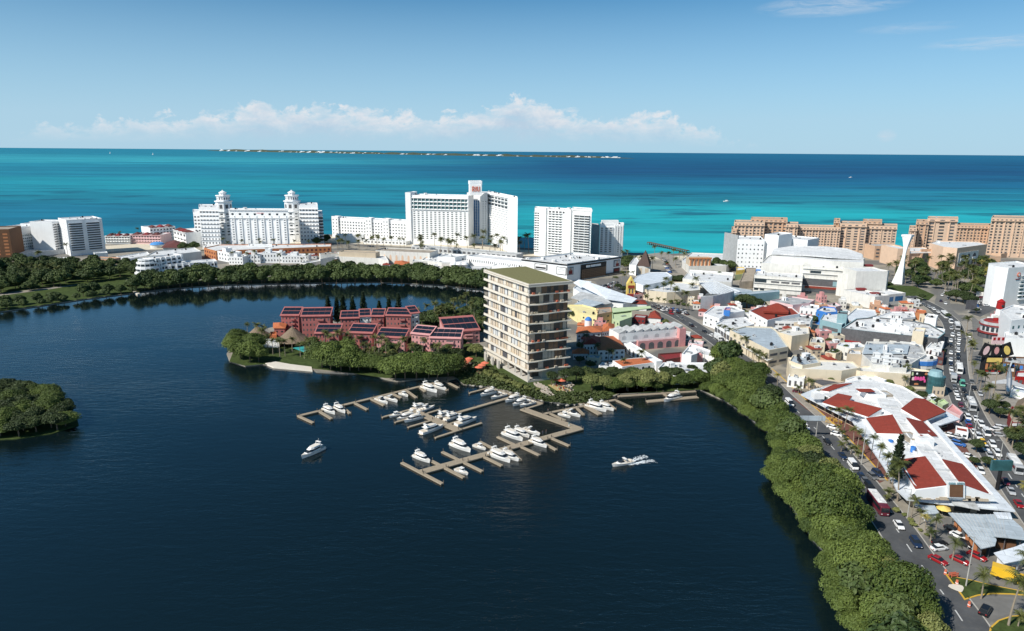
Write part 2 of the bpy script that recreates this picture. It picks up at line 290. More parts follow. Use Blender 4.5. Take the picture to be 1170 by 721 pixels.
# ------------------------------------------------------------------ water, land, roads
def water_mat(name, sea):
    m = bpy.data.materials.new(name); m.use_nodes = True; nt = m.node_tree; nt.nodes.clear(); N = nt.nodes.new; L = nt.links.new
    out = N('ShaderNodeOutputMaterial'); dif = N('ShaderNodeBsdfDiffuse'); gl = N('ShaderNodeBsdfGlossy'); mix = N('ShaderNodeMixShader')
    geo = N('ShaderNodeNewGeometry'); sep = N('ShaderNodeSeparateXYZ'); L(geo.outputs['Position'], sep.inputs[0])
    def M(op, a, b=None, c=None, clamp=False):
        n = N('ShaderNodeMath'); n.operation = op; n.use_clamp = clamp
        for i, v in enumerate((a, b, c)):
            if v is None: continue
            if isinstance(v, (int, float)): n.inputs[i].default_value = v
            else: L(v, n.inputs[i])
        return n.outputs[0]
    def noise(sx, sy, det=5, rough=0.55, off=0, dist=0.0):
        mp = N('ShaderNodeMapping'); mp.inputs['Scale'].default_value = (sx, sy, 0.0); mp.inputs['Location'].default_value = (off, off*1.3, 0)
        L(geo.outputs['Position'], mp.inputs[0]); t = N('ShaderNodeTexNoise'); t.inputs['Scale'].default_value = 1.0; t.inputs['Detail'].default_value = det
        t.inputs['Roughness'].default_value = rough; t.inputs['Distortion'].default_value = dist; L(mp.outputs[0], t.inputs[0]); return t.outputs[0]
    def rgb(v, pts):
        r = N('ShaderNodeValToRGB'); e = r.color_ramp
        e.elements[0].position = pts[0][0]; e.elements[0].color = (*pts[0][1],1); e.elements[1].position = pts[-1][0]; e.elements[1].color = (*pts[-1][1],1)
        for p, c in pts[1:-1]: q = e.elements.new(p); q.color = (*c,1)
        L(v, r.inputs[0]); return r.outputs[0]
    def mixc(f, a, b):
        x = N('ShaderNodeMix'); x.data_type = 'RGBA'
        if isinstance(f, float): x.inputs[0].default_value = f
        else: L(f, x.inputs[0])
        for i, c in ((6, a), (7, b)):
            if isinstance(c, tuple): x.inputs[i].default_value = (*c,1)
            else: L(c, x.inputs[i])
        return x.outputs[2]
    if sea:
        # water depth: shallow turquoise by the beach, sand bars and grass beds further out
        ly = M('LOGARITHM', M('MAXIMUM', sep.outputs[1], 300.0), 10.0)     # log10 of the distance out to sea
        wob = M('ADD', M('MULTIPLY', M('SUBTRACT', noise(0.0007, 0.0014, 6, 0.6, 4.2), 0.5), 0.55), M('MULTIPLY', M('SUBTRACT', noise(0.00012, 0.0002, 4, 0.5, 9.0), 0.5), 0.3))
        u = M('DIVIDE', M('SUBTRACT', M('ADD', ly, wob), 2.75), 2.0, clamp=True)   # 2.75 .. 4.75
        T = (0.012,0.30,0.335); T2 = (0.012,0.19,0.245); Dk = (0.005,0.062,0.145); Dk2 = (0.004,0.060,0.125); Lt = (0.028,0.25,0.31)
        right = rgb(u, [(0.0,T),(0.13,T),(0.20,T2),(0.29,(0.006,0.11,0.20)),(0.40,Dk),(0.55,(0.004,0.072,0.155)),(0.75,(0.006,0.095,0.185)),(1.0,(0.006,0.10,0.19))])
        left = rgb(u, [(0.0,T2),(0.10,(0.008,0.12,0.19)),(0.20,(0.008,0.125,0.195)),(0.27,(0.012,0.22,0.28)),(0.36,(0.010,0.155,0.23)),(0.46,(0.012,0.185,0.26)),(0.52,(0.03,0.27,0.33)),(0.66,(0.012,0.165,0.24)),(1.0,(0.01,0.16,0.24))])
        ang = M('DIVIDE', sep.outputs[0], M('MAXIMUM', sep.outputs[1], 100.0))
        side = M('ADD', M('MULTIPLY', M('ADD', ang, 0.33), 2.4), M('MULTIPLY', M('SUBTRACT', noise(0.0003,0.0004,4,0.5,2.0), 0.5), 0.6), clamp=True)
        c = mixc(side, left, right)
        # sea grass beds
        gr = M('MULTIPLY', M('SUBTRACT', noise(0.0045, 0.011, 6, 0.6, 1.0), 0.53), 9.0, clamp=True)
        band = M('MULTIPLY', M('SUBTRACT', 2200.0, sep.outputs[1]), 0.0015, clamp=True)
        c = mixc(M('MULTIPLY', M('MULTIPLY', gr, band), 0.8), c, (0.006,0.075,0.125))
        # wind streaks
        ws = M('ADD', M('MULTIPLY', M('SUBTRACT', noise(0.0035, 0.022, 8, 0.7, 6.0), 0.5), 1.1), M('MULTIPLY', M('SUBTRACT', noise(0.0009, 0.004, 7, 0.65, 16.0), 0.5), 1.3))
        f = N('ShaderNodeVectorMath'); f.operation = 'SCALE'; L(c, f.inputs[0]); L(M('MULTIPLY', M('ADD', 1.0, ws), 1.18), f.inputs['Scale']); L(f.outputs[0], dif.inputs[0])
        gl.inputs['Roughness'].default_value = 0.32; mix.inputs[0].default_value = 0.10
        b = N('ShaderNodeBump'); b.inputs['Strength'].default_value = 0.35; b.inputs['Distance'].default_value = 1.2; L(noise(0.05, 0.12, 6, 0.65), b.inputs['Height'])
        L(b.outputs[0], gl.inputs['Normal']); L(b.outputs[0], dif.inputs['Normal'])
    else:
        n = noise(0.004, 0.007, 4, 0.5, 3.0)
        c = rgb(n, [(0.3,(0.0028,0.0070,0.0072)),(0.7,(0.0036,0.0105,0.0135))]); L(c, dif.inputs[0])
        L(M('MULTIPLY', M('SUBTRACT', noise(0.004, 0.012, 5, 0.6, 33.0), 0.38), 0.55, clamp=True), gl.inputs['Roughness'])
        fr = N('ShaderNodeFresnel'); fr.inputs['IOR'].default_value = 1.42
        h = M('ADD', M('ADD', M('MULTIPLY', noise(0.16, 0.45, 5, 0.62, 0, 0.5), 1.6), M('MULTIPLY', noise(0.7, 1.5, 3, 0.6, 5.0), 0.45)), M('MULTIPLY', noise(0.035, 0.06, 3, 0.5, 8.0), 1.0))
        sh = M('SUBTRACT', 1.0, M('MULTIPLY', M('DIVIDE', M('SUBTRACT', sep.outputs[1], 330.0), 110.0, clamp=True), 0.85))
        calm = M('MULTIPLY', M('MULTIPLY', M('SUBTRACT', noise(0.006, 0.016, 5, 0.6, 21.0), 0.22), 1.9), sh)
        b = N('ShaderNodeBump'); b.inputs['Distance'].default_value = 0.22; L(h, b.inputs['Height']); L(M('MULTIPLY', calm, 0.8, clamp=True), b.inputs['Strength'])
        L(b.outputs[0], gl.inputs['Normal']); L(b.outputs[0], fr.inputs['Normal'])
        L(M('MULTIPLY', fr.outputs[0], 1.5, clamp=True), mix.inputs[0])
    L(dif.outputs[0], mix.inputs[1]); L(gl.outputs[0], mix.inputs[2]); L(mix.outputs[0], out.inputs[0]); MATS[name] = m
water_mat('sea_water', True); water_mat('lagoon_water', False)
mb = MB(); mb.sheet([(-120000,560),(120000,560),(120000,160000),(-120000,160000)], 0); struct(mb.build('sea', 'sea_water'))
mb = MB(); mb.sheet([(-4000,-800),(4000,-800),(4000,560),(-4000,560)], 0); struct(mb.build('lagoon', 'lagoon_water'))
FAR_SHORE = [(-400,375),(-100,362),(0,357),(60,348),(100,342),(165,334),(200,330),(260,326),(350,324),(430,323),(500,326),(552,332)]
PEN_N = [(556,340),(545,352),(520,358),(480,362),(400,366),(330,370),(290,380),(268,392)]
PEN_S = [(259,405),(262,413),(280,419),(300,417),(330,420),(356,422),(362,426),(400,428),(420,427),(440,434),(455,437),(480,434),(500,437),(520,432),(530,440),(560,443),(585,449),
         (620,459),(650,463),(680,461),(700,455),(708,451),(750,449),(800,446),(830,460),(850,474),(880,497),(893,520),(886,555),(905,580),(930,620),(950,640),(958,700),(975,721),(1010,800),(1040,980)]
SEA_SHORE = [(-400,283),(0,281),(118,279),(215,273),(370,268),(470,272),(590,283),(604,284),(720,289),(745,291),(783,290),(835,291),(900,288),(1035,282),(1170,279),(1600,284)]
land = [v2(at(x, y, 0)) for x, y in SEA_SHORE]
land += [Vector((900, 300)), Vector((900, -300)), Vector((95, -300))]
land += [v2(at(x, y, 0)) for x, y in reversed(PEN_S)] + [v2(at(x, y, 0)) for x, y in reversed(PEN_N)] + [v2(at(x, y, 0)) for x, y in reversed(FAR_SHORE)]
def ground_mat():
    m = mat('ground', (0.30,0.27,0.22), 0.9, 0.3, 0.08, stain=0.2)
    nt = m.node_tree; N = nt.nodes.new; L = nt.links.new; p = nt.nodes['Principled BSDF']; src = p.inputs['Base Color'].links[0].from_socket
    geo = N('ShaderNodeNewGeometry'); t = N('ShaderNodeTexNoise'); t.inputs['Scale'].default_value = 0.03; t.inputs['Detail'].default_value = 6; L(geo.outputs['Position'], t.inputs[0])
    r = N('ShaderNodeMapRange'); r.inputs[1].default_value = 0.48; r.inputs[2].default_value = 0.56; L(t.outputs[0], r.inputs[0])
    x = N('ShaderNodeMix'); x.data_type = 'RGBA'; L(r.outputs[0], x.inputs[0]); L(src, x.inputs[6]); x.inputs[7].default_value = (0.15,0.145,0.135,1); L(x.outputs[2], p.inputs['Base Color'])
ground_mat()
mb = MB(); mb.prism(land, -1.5, GZ, 0); struct(mb.build('ground', 'ground'))
def area(name, pts, m, dz, z=GZ):
    mb = MB(); mb.sheet(W2(pts), z+dz); return struct(mb.build(name, m))
area('beach', [(0,283),(118,281),(215,275),(370,270),(470,274),(590,285),(720,291),(745,293),(783,292),(835,293),(835,297),(700,296),(590,292),(470,282),(370,277),(215,283),(118,288),(0,291)], 'sand', 0.004)
area('grass', [(-100,361),(0,356),(60,347),(100,341),(165,333),(160,322),(130,318),(110,322),(60,330),(0,338),(-100,342)], 'grass', 0.006)
area('grass', [(0,300),(150,298),(160,318),(60,328),(0,335)], 'grass', 0.005)
area('grass', [(160,333),(200,329),(260,325),(350,323),(430,322),(500,325),(548,330),(548,326),(500,320),(430,315),(350,315),(260,318),(200,322),(160,326)], 'grass', 0.005)
area('grass', [(262,413),(280,418),(300,416),(330,419),(356,421),(400,426),(440,432),(480,432),(520,430),(560,441),(585,447),(620,457),(650,461),(680,459),(705,450),(750,447),(720,425),(640,420),(600,425),(540,395),(540,370),(480,365),(330,373),(270,393)], 'grass', 0.005)
area('grass', [(1010,325),(1045,327),(1068,337),(1060,344),(1010,336)], 'grass', 0.006)
area('grass', [(700,450),(750,448),(800,445),(830,458),(850,472),(880,495),(893,518),(888,555),(907,580),(932,620),(952,640),(960,700),(977,721),(1012,800),(1110,800),(1060,690),(1030,650),(1000,600),(985,575),(945,528),(900,480),(880,462),(850,432),(800,425),(740,425)], 'grass', 0.005)
mb = MB(); mb.sheet([v2(at(1182,300)), v2(at(1182,721)), v2(at(1240,900)), Vector((400,60)), Vector((800,300)), v2(at(1500,300))], GZ+.003); struct(mb.build('grass', 'grass'))
# --- roads as ribbons
def smooth_line(pts, step=2.5):
    """Catmull-Rom through world points"""
    P = [Vector(p) for p in pts]; out = []
    for i in range(len(P)-1):
        p0 = P[max(i-1,0)]; p1 = P[i]; p2 = P[i+1]; p3 = P[min(i+2, len(P)-1)]; n = max(2, int((p2-p1).length/step))
        for k in range(n):
            t = k/n; out.append(0.5*((2*p1)+(p2-p0)*t+(2*p0-5*p1+4*p2-p3)*t*t+(3*p1-p0-3*p2+p3)*t**3))
    out.append(P[-1]); return out
def offs(line, d):
    out = []
    for i in range(len(line)):
        a = line[max(i-1,0)]; b = line[min(i+1, len(line)-1)]; t = (b-a).normalized(); out.append(line[i]+Vector((-t.y, t.x))*d)
    return out
def ribbon(name, line, d0, d1, z0, z1, m, kind=True):
    A = offs(line, d0); B = offs(line, d1); mb = MB(); n = len(A)
    vs = [(p.x,p.y,z1) for p in A]+[(p.x,p.y,z1) for p in B]; fs = [(i, n+i, n+i+1, i+1) for i in range(n-1)]
    if z1-z0 > 0.02:
        vs += [(p.x,p.y,z0) for p in A]+[(p.x,p.y,z0) for p in B]
        fs += [(2*n+i, i, i+1, 2*n+i+1) for i in range(n-1)]+[(n+i, 3*n+i, 3*n+i+1, n+i+1) for i in range(n-1)]
    mb.add(vs, fs); o = mb.build(name, m); return struct(o) if kind else o
def dashes(line, d, z, on=3.5, off=5.5, w=0.16):
    L0 = offs(line, d); mb = MB(); s = 0; acc = 0
    for i in range(len(L0)-1):
        a, b = L0[i], L0[i+1]; l = (b-a).length; mid = acc+l/2
        if (mid % (on+off)) < on or off == 0:
            t = (b-a).normalized(); nn = Vector((t.y,-t.x))*w; mb.add([(a-nn).to_3d()+Vector((0,0,z)), (b-nn).to_3d()+Vector((0,0,z)), (b+nn).to_3d()+Vector((0,0,z)), (a+nn).to_3d()+Vector((0,0,z))], [(0,3,2,1)])
        acc += l
    return struct(mb.build('lane_marking', 'paint'))
# lagoon boulevard, from far to near (centre line)
R1 = smooth_line(W2([(690,325),(722,338),(752,351),(780,364),(800,376.5),(819,389),(838,404),(863,423),(890,450),(930,488),(962,524),(1000,572),(1024,604),(1045,635),(1070,668),(1096,704),(1130,760),(1190,860)]), 1.75)
ribbon('boulevard', R1, -5.2, 5.0, 0, GZ+0.012, 'asphalt')
dashes(R1, 0, GZ+0.02)
ribbon('verge', R1, 5.0, 5.25, GZ, GZ+0.14, 'kerb'); ribbon('pavement', R1[:-55], 5.25, 8.4, GZ, GZ+0.13, 'pave')
ribbon('kerb', R1[120:-55], 8.4, 8.75, GZ, GZ+0.22, 'kerb_yellow'); ribbon('verge', R1, -5.5, -5.2, GZ, GZ+0.13, 'kerb')
# crowded avenue
R2 = smooth_line(W2([(1038,338),(1050,343),(1066,351),(1078,360),(1087,369),(1091,380),(1091.5,395),(1091.5,410),(1092,424),(1095,440),(1101,456),(1110,476),(1122,495),(1136,517),(1152,541),(1170,568),(1200,610)]), 2.0)
ribbon('avenue', R2, -5.0, 5.0, 0, GZ+0.012, 'asphalt'); dashes(R2, 0, GZ+0.02, 3, 4)
R3 = smooth_line(W2([(1082,330),(1079,338),(1077,346),(1082,356),(1096,366),(1104,378),(1107,392),(1108,410),(1109,425),(1114,440),(1124,460),(1138,480),(1150,500),(1165,525),(1190,560)]), 2.0)
ribbon('frontage_road', R3, -4.5, 4.5, 0, GZ+0.008, 'asphalt_old')
ribbon('median', R2[int(len(R2)*0.36):int(len(R2)*0.88)], 5.3, 6.6, GZ, GZ+0.14, 'pave'); ribbon('kerb', R2, 5.0, 5.3, GZ, GZ+0.13, 'kerb'); ribbon('kerb', R2, -5.3, -5.0, GZ, GZ+0.13, 'kerb'); ribbon('pavement', R2[40:], -8.0, -5.3, GZ, GZ+0.12, 'pave')
# side road and triangle at the bottom
R4 = smooth_line(W2([(1046,621),(1062,630),(1078,639),(1098,648),(1120,657),(1150,667),(1190,678)]), 1.5)
ribbon('side_road', R4, -3.4, 3.6, 0, GZ+0.009, 'asphalt_old')
area('side_road', [(1077,683),(1105,684),(1140,681),(1175,684),(1175,700),(1150,702),(1134,708),(1126,719),(1128,745),(1100,735),(1085,700)], 'asphalt_old', 0.010)
def kerbed(name, pts, m='grass'):
    w = W2(pts); mb = MB(); mb.prism(w, 0, GZ+0.14, 0); struct(mb.build('kerb', 'kerb_yellow')); mb = MB(); mb.prism(inset(w, 0.35), GZ+0.1, GZ+0.17, 0); struct(mb.build(name, m))
kerbed('lawn', [(1079,655),(1090,659),(1110,663),(1135,669),(1175,677),(1200,683),(1175,681),(1155,679.5),(1135,679),(1118,681),(1102,686),(1098,680)])
kerbed('lawn', [(1175,703),(1155,704),(1140,709),(1131,717),(1128,730),(1140,760),(1200,760)])
area('car_park', [(1065,598),(1084,590),(1118,628),(1130,640),(1160,652),(1150,663),(1120,652),(1098,640),(1075,630),(1060,612)], 'asphalt_old', 0.006)
area('forecourt', [(965,492),(975,488),(1012,535),(1020,545),(1005,552),(990,535)], 'redpave', 0.016)
area('forecourt', [(905,455),(930,455),(975,482),(985,500),(975,507),(955,490),(925,470)], 'redpave', 0.015)
area('forecourt', [(1072,478),(1100,470),(1120,500),(1128,540),(1118,540),(1075,490)], 'redpave', 0.009)
area('plaza', [(1108,405),(1170,400),(1175,470),(1150,470),(1125,448),(1112,425)], 'pave', 0.007)
area('plaza', [(1098,367),(1120,365),(1124,400),(1113,402),(1106,385)], 'pave', 0.011)
area('car_park', [(1113,335),(1135,332),(1140,352),(1120,362),(1108,358)], 'asphalt', 0.010)
area('car_park', [(680,322),(712,315),(760,322),(790,345),(790,362),(750,348),(715,335),(690,335)], 'asphalt_old', 0.007)
area('car_park', [(925,398),(950,396),(965,410),(945,414)], 'asphalt_old', 0.007)
area('car_park', [(742,290),(762,300),(775,312),(790,312),(775,295),(760,288)], 'pave', 0.009)
area('lane', [(1125,372),(1122,400),(1113,400),(1110,360)], 'asphalt_old', 0.013)
# tower gardens, stone terrace
area('terrace', [(530,421),(548,427),(557,421),(549,416),(537,414)], 'pave', 0.02)
# lakeside quay on the red resort
mb = MB(); mb.prism(W2([(303,416),(315,414),(332,417),(356,420),(357,424),(335,422),(312,420)], 0.3), -1, 0.75); tag(mb.build('quay', 'concrete_pale'), 'pale concrete quay in front of the red resort lawn', 'quay')
mb = MB(); mb.prism(W2([(149,332),(152,331.5),(160,335.5),(157,336.5)], 0.6), -0.5, 0.9); tag(mb.build('jetty', 'concrete_pale'), 'short pale jetty at the left end of the far mangroves', 'jetty')
# wooden pier in the sea
t = thing('sea_pier', 'long dark pier running into the turquoise sea by the beach', 'pier', at(784,287,0))
P0, P1 = v2(at(741,276.3,3)), v2(at(786,286,3)); dd = (P1-P0); nn = Vector((dd.y,-dd.x)).normalized()*2.0
mb = MB(); mb.prism([P0-nn,P1-nn,P1+nn,P0+nn], 2.2, 3.0); mb.build('deck', 'dock_dark', t)
for i in range(20):
    q = P0+dd*(i/19)
    for sg in (-.8,.8): mb = MB(); mb.cyl((q.x+nn.x*sg,q.y+nn.y*sg,-1), 0.3, 3.3, 6); mb.build('piling', 'dock_dark', t)
# the far low island
isl = []; N_ = 60
for i in range(N_+1):
    f = i/N_; px = 235+490*f; py = 172.2+ (181.2-172.2)*f**0.9; isl.append((px, py))
nearl = [v2(at(x, y, 0)) for x, y in isl]; farl = [p*(1.10 if 0 < i < N_ else 1.01) for i, p in enumerate(nearl)]
mb = MB(); n = len(nearl); vs = []; fs = []
for i, (a, b) in enumerate(zip(nearl, farl)):
    e = min(1, i/4, (n-1-i)/6); hh = (30+20*mnoise.noise(Vector((i*0.7,3,1))))*e*a.length/12000
    vs += [(a.x,a.y,0), (a.x*1.012,a.y*1.012,max(1,hh*0.5)), ((a.x+b.x)/2,(a.y+b.y)/2,max(1.5,hh)), (b.x,b.y,0)]
for i in range(n-1):
    for k in range(3): fs.append((4*i+k, 4*i+4+k, 4*i+5+k, 4*i+1+k))
mat('island', (0.07,0.085,0.05), 0.95, 0.4, 0.01)
mb.add(vs, fs); struct(mb.build('island_terrain', 'island'))
hm = []
for k in range(5):
    mb = MB(); w = 1.0
    mb.box((0,0,0.35), (1.6,1,0.7)); mb.box((0.2*(k-2),0.05,0.85), (0.7+0.1*k,0.8,0.35+0.1*k)); mb.box((-0.9,0,0.2), (0.5,0.8,0.4))
    hm.append(mb.mesh('island_building', 'white_clean'))
random.seed(4)
for i in range(150):
    f = random.random()**0.8; k = int(f*N_); k = min(max(k,2), N_-3); a = nearl[k]; b = nearl[k+1]; u = random.random(); p = a+(b-a)*u; p = p*(1.004+0.02*random.random()); D = p.length
    s = D/790*random.choice((0.6,0.9,1.1,1.5,2.0))
    o = link('island_building', random.choice(hm), None, (p.x,p.y,6), 0, (s*random.uniform(0.9,1.6), s, s*random.uniform(0.5,1.0)*0.8))
    tag(o, 'tiny white building on the low island along the horizon', 'building', 'white buildings on the far island')
# ------------------------------------------------------------------ plants
def crown_mesh(name, m, R, H, lobes, nleaf, leaf, seed, z0=0.0, core=0.80, flat=0.75, open_=0.0):
    r = np.random.default_rng(seed); cs = []
    for i in range(lobes):
        a = 2*math.pi*(i*0.618+r.random()*0.25); q = R*(0.62*math.sqrt((i+0.3)/lobes)); rr = R*r.uniform(0.34,0.52)
        zz = z0+rr*0.8+(H-z0-rr*1.7)*max(0, 1-(q/R)**1.6)*r.uniform(0.85,1.05)
        cs.append((q*math.cos(a), q*math.sin(a), zz, rr))
    cs.append((0, 0, z0+(H-z0)*0.45, R*0.55))
    V = []; Fc = []; mb = MB()
    # inner mass: low-poly irregular lobes
    for (x, y, z, rr) in cs:
        if open_ and r.random() < open_: continue
        bm = bmesh.new(); bmesh.ops.create_icosphere(bm, subdivisions=2, radius=1); vs = []
        for v in bm.verts:
            k = rr*core*(1+0.22*mnoise.noise(v.co*2.3+Vector((x,y,seed)))); vs.append((x+v.co.x*k, y+v.co.y*k, max(z0-0.4, z+v.co.z*k*flat)))
        bm.verts.ensure_lookup_table(); mb.add(vs, [tuple(v.index for v in f.verts) for f in bm.faces]); bm.free()
    # leaf clumps through the outer shell
    cs_ = np.array(cs); w = cs_[:,3]**2; pick = r.choice(len(cs), nleaf, p=w/w.sum())
    d = r.normal(size=(nleaf,3)); d /= np.linalg.norm(d, axis=1)[:,None]; d[:,2] = np.where(d[:,2] < -0.35, -d[:,2], d[:,2])
    rad = cs_[pick,3]*(core+ (1.10-core)*r.random(nleaf)**0.6)
    pos = cs_[pick,:3]+d*rad[:,None]*np.array([1,1,flat]); keep = pos[:,2] > z0-0.2; pos = pos[keep]; d = d[keep]; n = len(pos)
    nrm = d+r.normal(size=(n,3))*0.55; nrm[:,2] += 0.35; nrm /= np.linalg.norm(nrm, axis=1)[:,None]
    t = np.cross(nrm, r.normal(size=(n,3))); t /= np.linalg.norm(t, axis=1)[:,None]; b = np.cross(nrm, t)
    s = leaf*r.uniform(0.6,1.35,(n,1)); q = np.stack([pos-t*s, pos-b*s*0.6+nrm*s*0.15, pos+t*s, pos+b*s*0.6+nrm*s*0.15], 1).reshape(-1,3)
    base = len(mb.v); V0 = np.array(mb.v, dtype=float).reshape(-1,3); allv = np.vstack([V0, q]); me = bpy.data.meshes.new(name)
    faces = mb.f+[(base+4*i, base+4*i+1, base+4*i+2, base+4*i+3) for i in range(n)]
    me.from_pydata(allv.tolist(), [], faces); me.materials.append(MATS[m]); me.update(); return me
def trunk_mesh(h, r, m='bark', forks=4, seed=0):
    rr = random.Random(seed); mb = MB(); mb.tube((0,0,-0.3), (0.1,0,h*0.55), r, r*0.7, 7)
    for i in range(forks):
        a = 2*math.pi*i/forks+rr.random(); mb.tube((0.1,0,h*0.5), (math.cos(a)*h*0.35, math.sin(a)*h*0.35, h*0.95), r*0.55, r*0.2, 5)
    return mb.mesh('trunk', m)
CR = {'mangrove': [crown_mesh('crown', 'leaf_mangrove', 4.9+0.3*k, 7.4+1.1*(k % 3), 15+k, 7000, 0.27, 10+k, core=0.68) for k in range(5)],
      'far': [crown_mesh('crown', 'leaf_far', 5.2+0.4*k, 9.5+1.2*(k % 2), 9+k, 1500, 0.62, 20+k, core=0.74) for k in range(4)],
      'broad': [crown_mesh('crown', 'leaf_dark', 4.6, 7.5, 10, 2600, 0.36, 30+k, z0=1.8) for k in range(2)],
      'light': [crown_mesh('crown', 'leaf_light', 4.6, 8.0, 11, 3800, 0.30, 40+k, z0=1.0, core=0.62, open_=0.3) for k in range(2)],
      'airy': [crown_mesh('crown', 'leaf_dark', 5.0, 9.0, 10, 2600, 0.32, 44+k, z0=2.5, core=0.35, open_=0.6) for k in range(2)],
      'shrub': [crown_mesh('crown', 'leaf_far', 1.4, 1.6, 4, 260, 0.22, 50+k) for k in range(2)],
      'yshrub': [crown_mesh('crown', 'leaf_light', 1.5, 1.8, 4, 280, 0.22, 54+k) for k in range(2)]}
TR = {'mangrove': trunk_mesh(4.5, 0.22, seed=1), 'far': trunk_mesh(5, 0.25, seed=2), 'broad': trunk_mesh(5.5, 0.3, seed=3), 'light': trunk_mesh(6, 0.3, seed=4), 'airy': trunk_mesh(7, 0.35, seed=6), 'shrub': trunk_mesh(0.8, 0.05, seed=5)}
TR['yshrub'] = TR['shrub']
def pine_mesh(h, seed, m='leaf_pine'):
    r = random.Random(seed); mb = MB(); z = h*0.12
    while z < h:
        f = 1-z/h; L_ = h*0.17*(f**0.75)+0.12; k = 8 if f > 0.15 else 5
        for i in range(k):
            a = 2*math.pi*i/k+r.random(); up = 0.35+0.5*(1-f); l = L_*r.uniform(0.65,1.15)
            for s in range(4):
                u = (s+0.7)/4.2; c = Vector((math.cos(a)*l*u, math.sin(a)*l*u, z+l*u*up)); w = 0.16+0.09*h*0.12
                mb.add([c+Vector((r.uniform(-w,w), r.uniform(-w,w), -w*0.9)), c+Vector((-math.sin(a)*w*1.3, math.cos(a)*w*1.3, r.uniform(-.1,.3))), c+Vector((math.cos(a)*w*1.6, math.sin(a)*w*1.6, w)), c+Vector((math.sin(a)*w*1.3, -math.cos(a)*w*1.3, r.uniform(-.1,.3)))], [(0,1,2,3)])
        z += h*0.035
    return mb.mesh('crown', m)
PINES = [pine_mesh(12, k) for k in (1,2,3)]
mb = MB(); mb.tube((0,0,-.3), (0,0,11.6), 0.2, 0.03, 6); PTR = mb.mesh('trunk', 'bark')
def palm_meshes(h, nf, L_, seed, m='leaf_palm', lean=0.6):
    r = random.Random(seed); mb = MB(); pts = [Vector((lean*(i/6)**2, 0, h*i/6-0.2*(i == 0))) for i in range(7)]
    for i in range(6): mb.tube(pts[i], pts[i+1], 0.22-0.018*i, 0.22-0.018*(i+1), 7)
    tm = mb.mesh('trunk', 'palmbark'); top = pts[-1]; mb = MB()
    for i in range(nf):
        a = 2*math.pi*i/nf+r.uniform(-.2,.2); el = r.uniform(-0.25, 1.25); l = L_*r.uniform(0.8,1.1); P = []; n = 7
        for k in range(n+1):
            u = k/n; ang = el-1.9*u*u*(0.8+0.3*r.random()*0); rr_ = l*u
            if k == 0: p = top.copy(); 
            else: p = P[-1]+Vector((math.cos(a)*math.cos(ang), math.sin(a)*math.cos(ang), math.sin(ang)))*(l/n)
            P.append(p)
        sd = Vector((-math.sin(a), math.cos(a), 0))
        for k in range(1, n+1):
            u = k/n; w = L_*0.30*math.sin(math.pi*min(1, 0.12+u*0.85))**0.7; p = P[k-1]; q = P[k]; d = (q-p)
            for s in (-1,1):
                for t_ in (0.0, 0.5):
                    b0 = p+d*t_; tip = b0+sd*(s*w)+d*0.9+Vector((0,0,-w*(0.35+0.25*r.random())))
                    mb.add([b0, b0+d*0.42, tip], [(0,1,2)])
    mb.tube(top+Vector((0,0,-.3)), top+Vector((0,0,0.2)), 0.3, 0.18, 6)
    return tm, mb.mesh('fronds', m)
PALM = [palm_meshes(8.5,18,3.2,1), palm_meshes(6.5,16,2.9,2,lean=-0.4), palm_meshes(10.5,20,3.3,3,lean=0.9), palm_meshes(7,17,3.0,4,'leaf_yellow'), palm_meshes(3.2,18,2.8,5,lean=0.2)]
_pid = [0]
def plant(kind, p, s, label, group, small=False, z=GZ, cat='tree', name=None, sz=None):
    _pid[0] += 1; i = _pid[0]; rz = random.random()*6.28; p = (p[0], p[1], z); sc = (s, s, s*(sz or random.uniform(0.9,1.1)))
    if kind == 'palm' or kind.startswith('palm'):
        k = int(kind[4:]) if len(kind) > 4 else random.choice((0,1,2)); tm, fm = PALM[k]
        t = thing(name or 'palm_tree', label, 'palm tree', p, rz, group); t.scale = sc
        link('trunk', tm, t); link('fronds', fm, t); return t
    if kind == 'pine':
        t = thing(name or 'pine_tree', label, 'tree', p, rz, group); t.scale = sc; link('trunk', PTR, t); link('crown', random.choice(PINES), t); return t
    me = random.choice(CR[kind])
    t = thing(name or (kind+'_tree'), label, cat, p, rz, group); t.scale = sc
    link('crown', me, t); link('trunk', TR[kind], t); return t
def scatter(poly, sp, rnd=0.35, seed=1):
    """blue-noise-like points in a world polygon"""
    r = random.Random(seed); xs = [p[0] for p in poly]; ys = [p[1] for p in poly]; out = []; y = min(ys); row = 0
    while y < max(ys):
        x = min(xs)+(sp/2 if row % 2 else 0)
        while x < max(xs):
            q = Vector((x+r.uniform(-rnd,rnd)*sp, y+r.uniform(-rnd,rnd)*sp))
            if inpoly(q, poly): out.append(q)
            x += sp
        y += sp*0.87; row += 1
    return out
def along(px_pts, sp, jit=0.5, z=GZ, side=0.0, seed=3):
    r = random.Random(seed); line = smooth_line([v2(at(x, y, z)) for x, y in px_pts], 0.5); out = []; acc = sp/2; want = sp/2
    s = 0; nxt = 0
    for a, b in zip(line, line[1:]):
        s += (b-a).length
        if s >= nxt:
            out.append(b+Vector((r.uniform(-jit,jit), r.uniform(-jit,jit)+side))); nxt = s+sp*r.uniform(0.85,1.15)
    return out
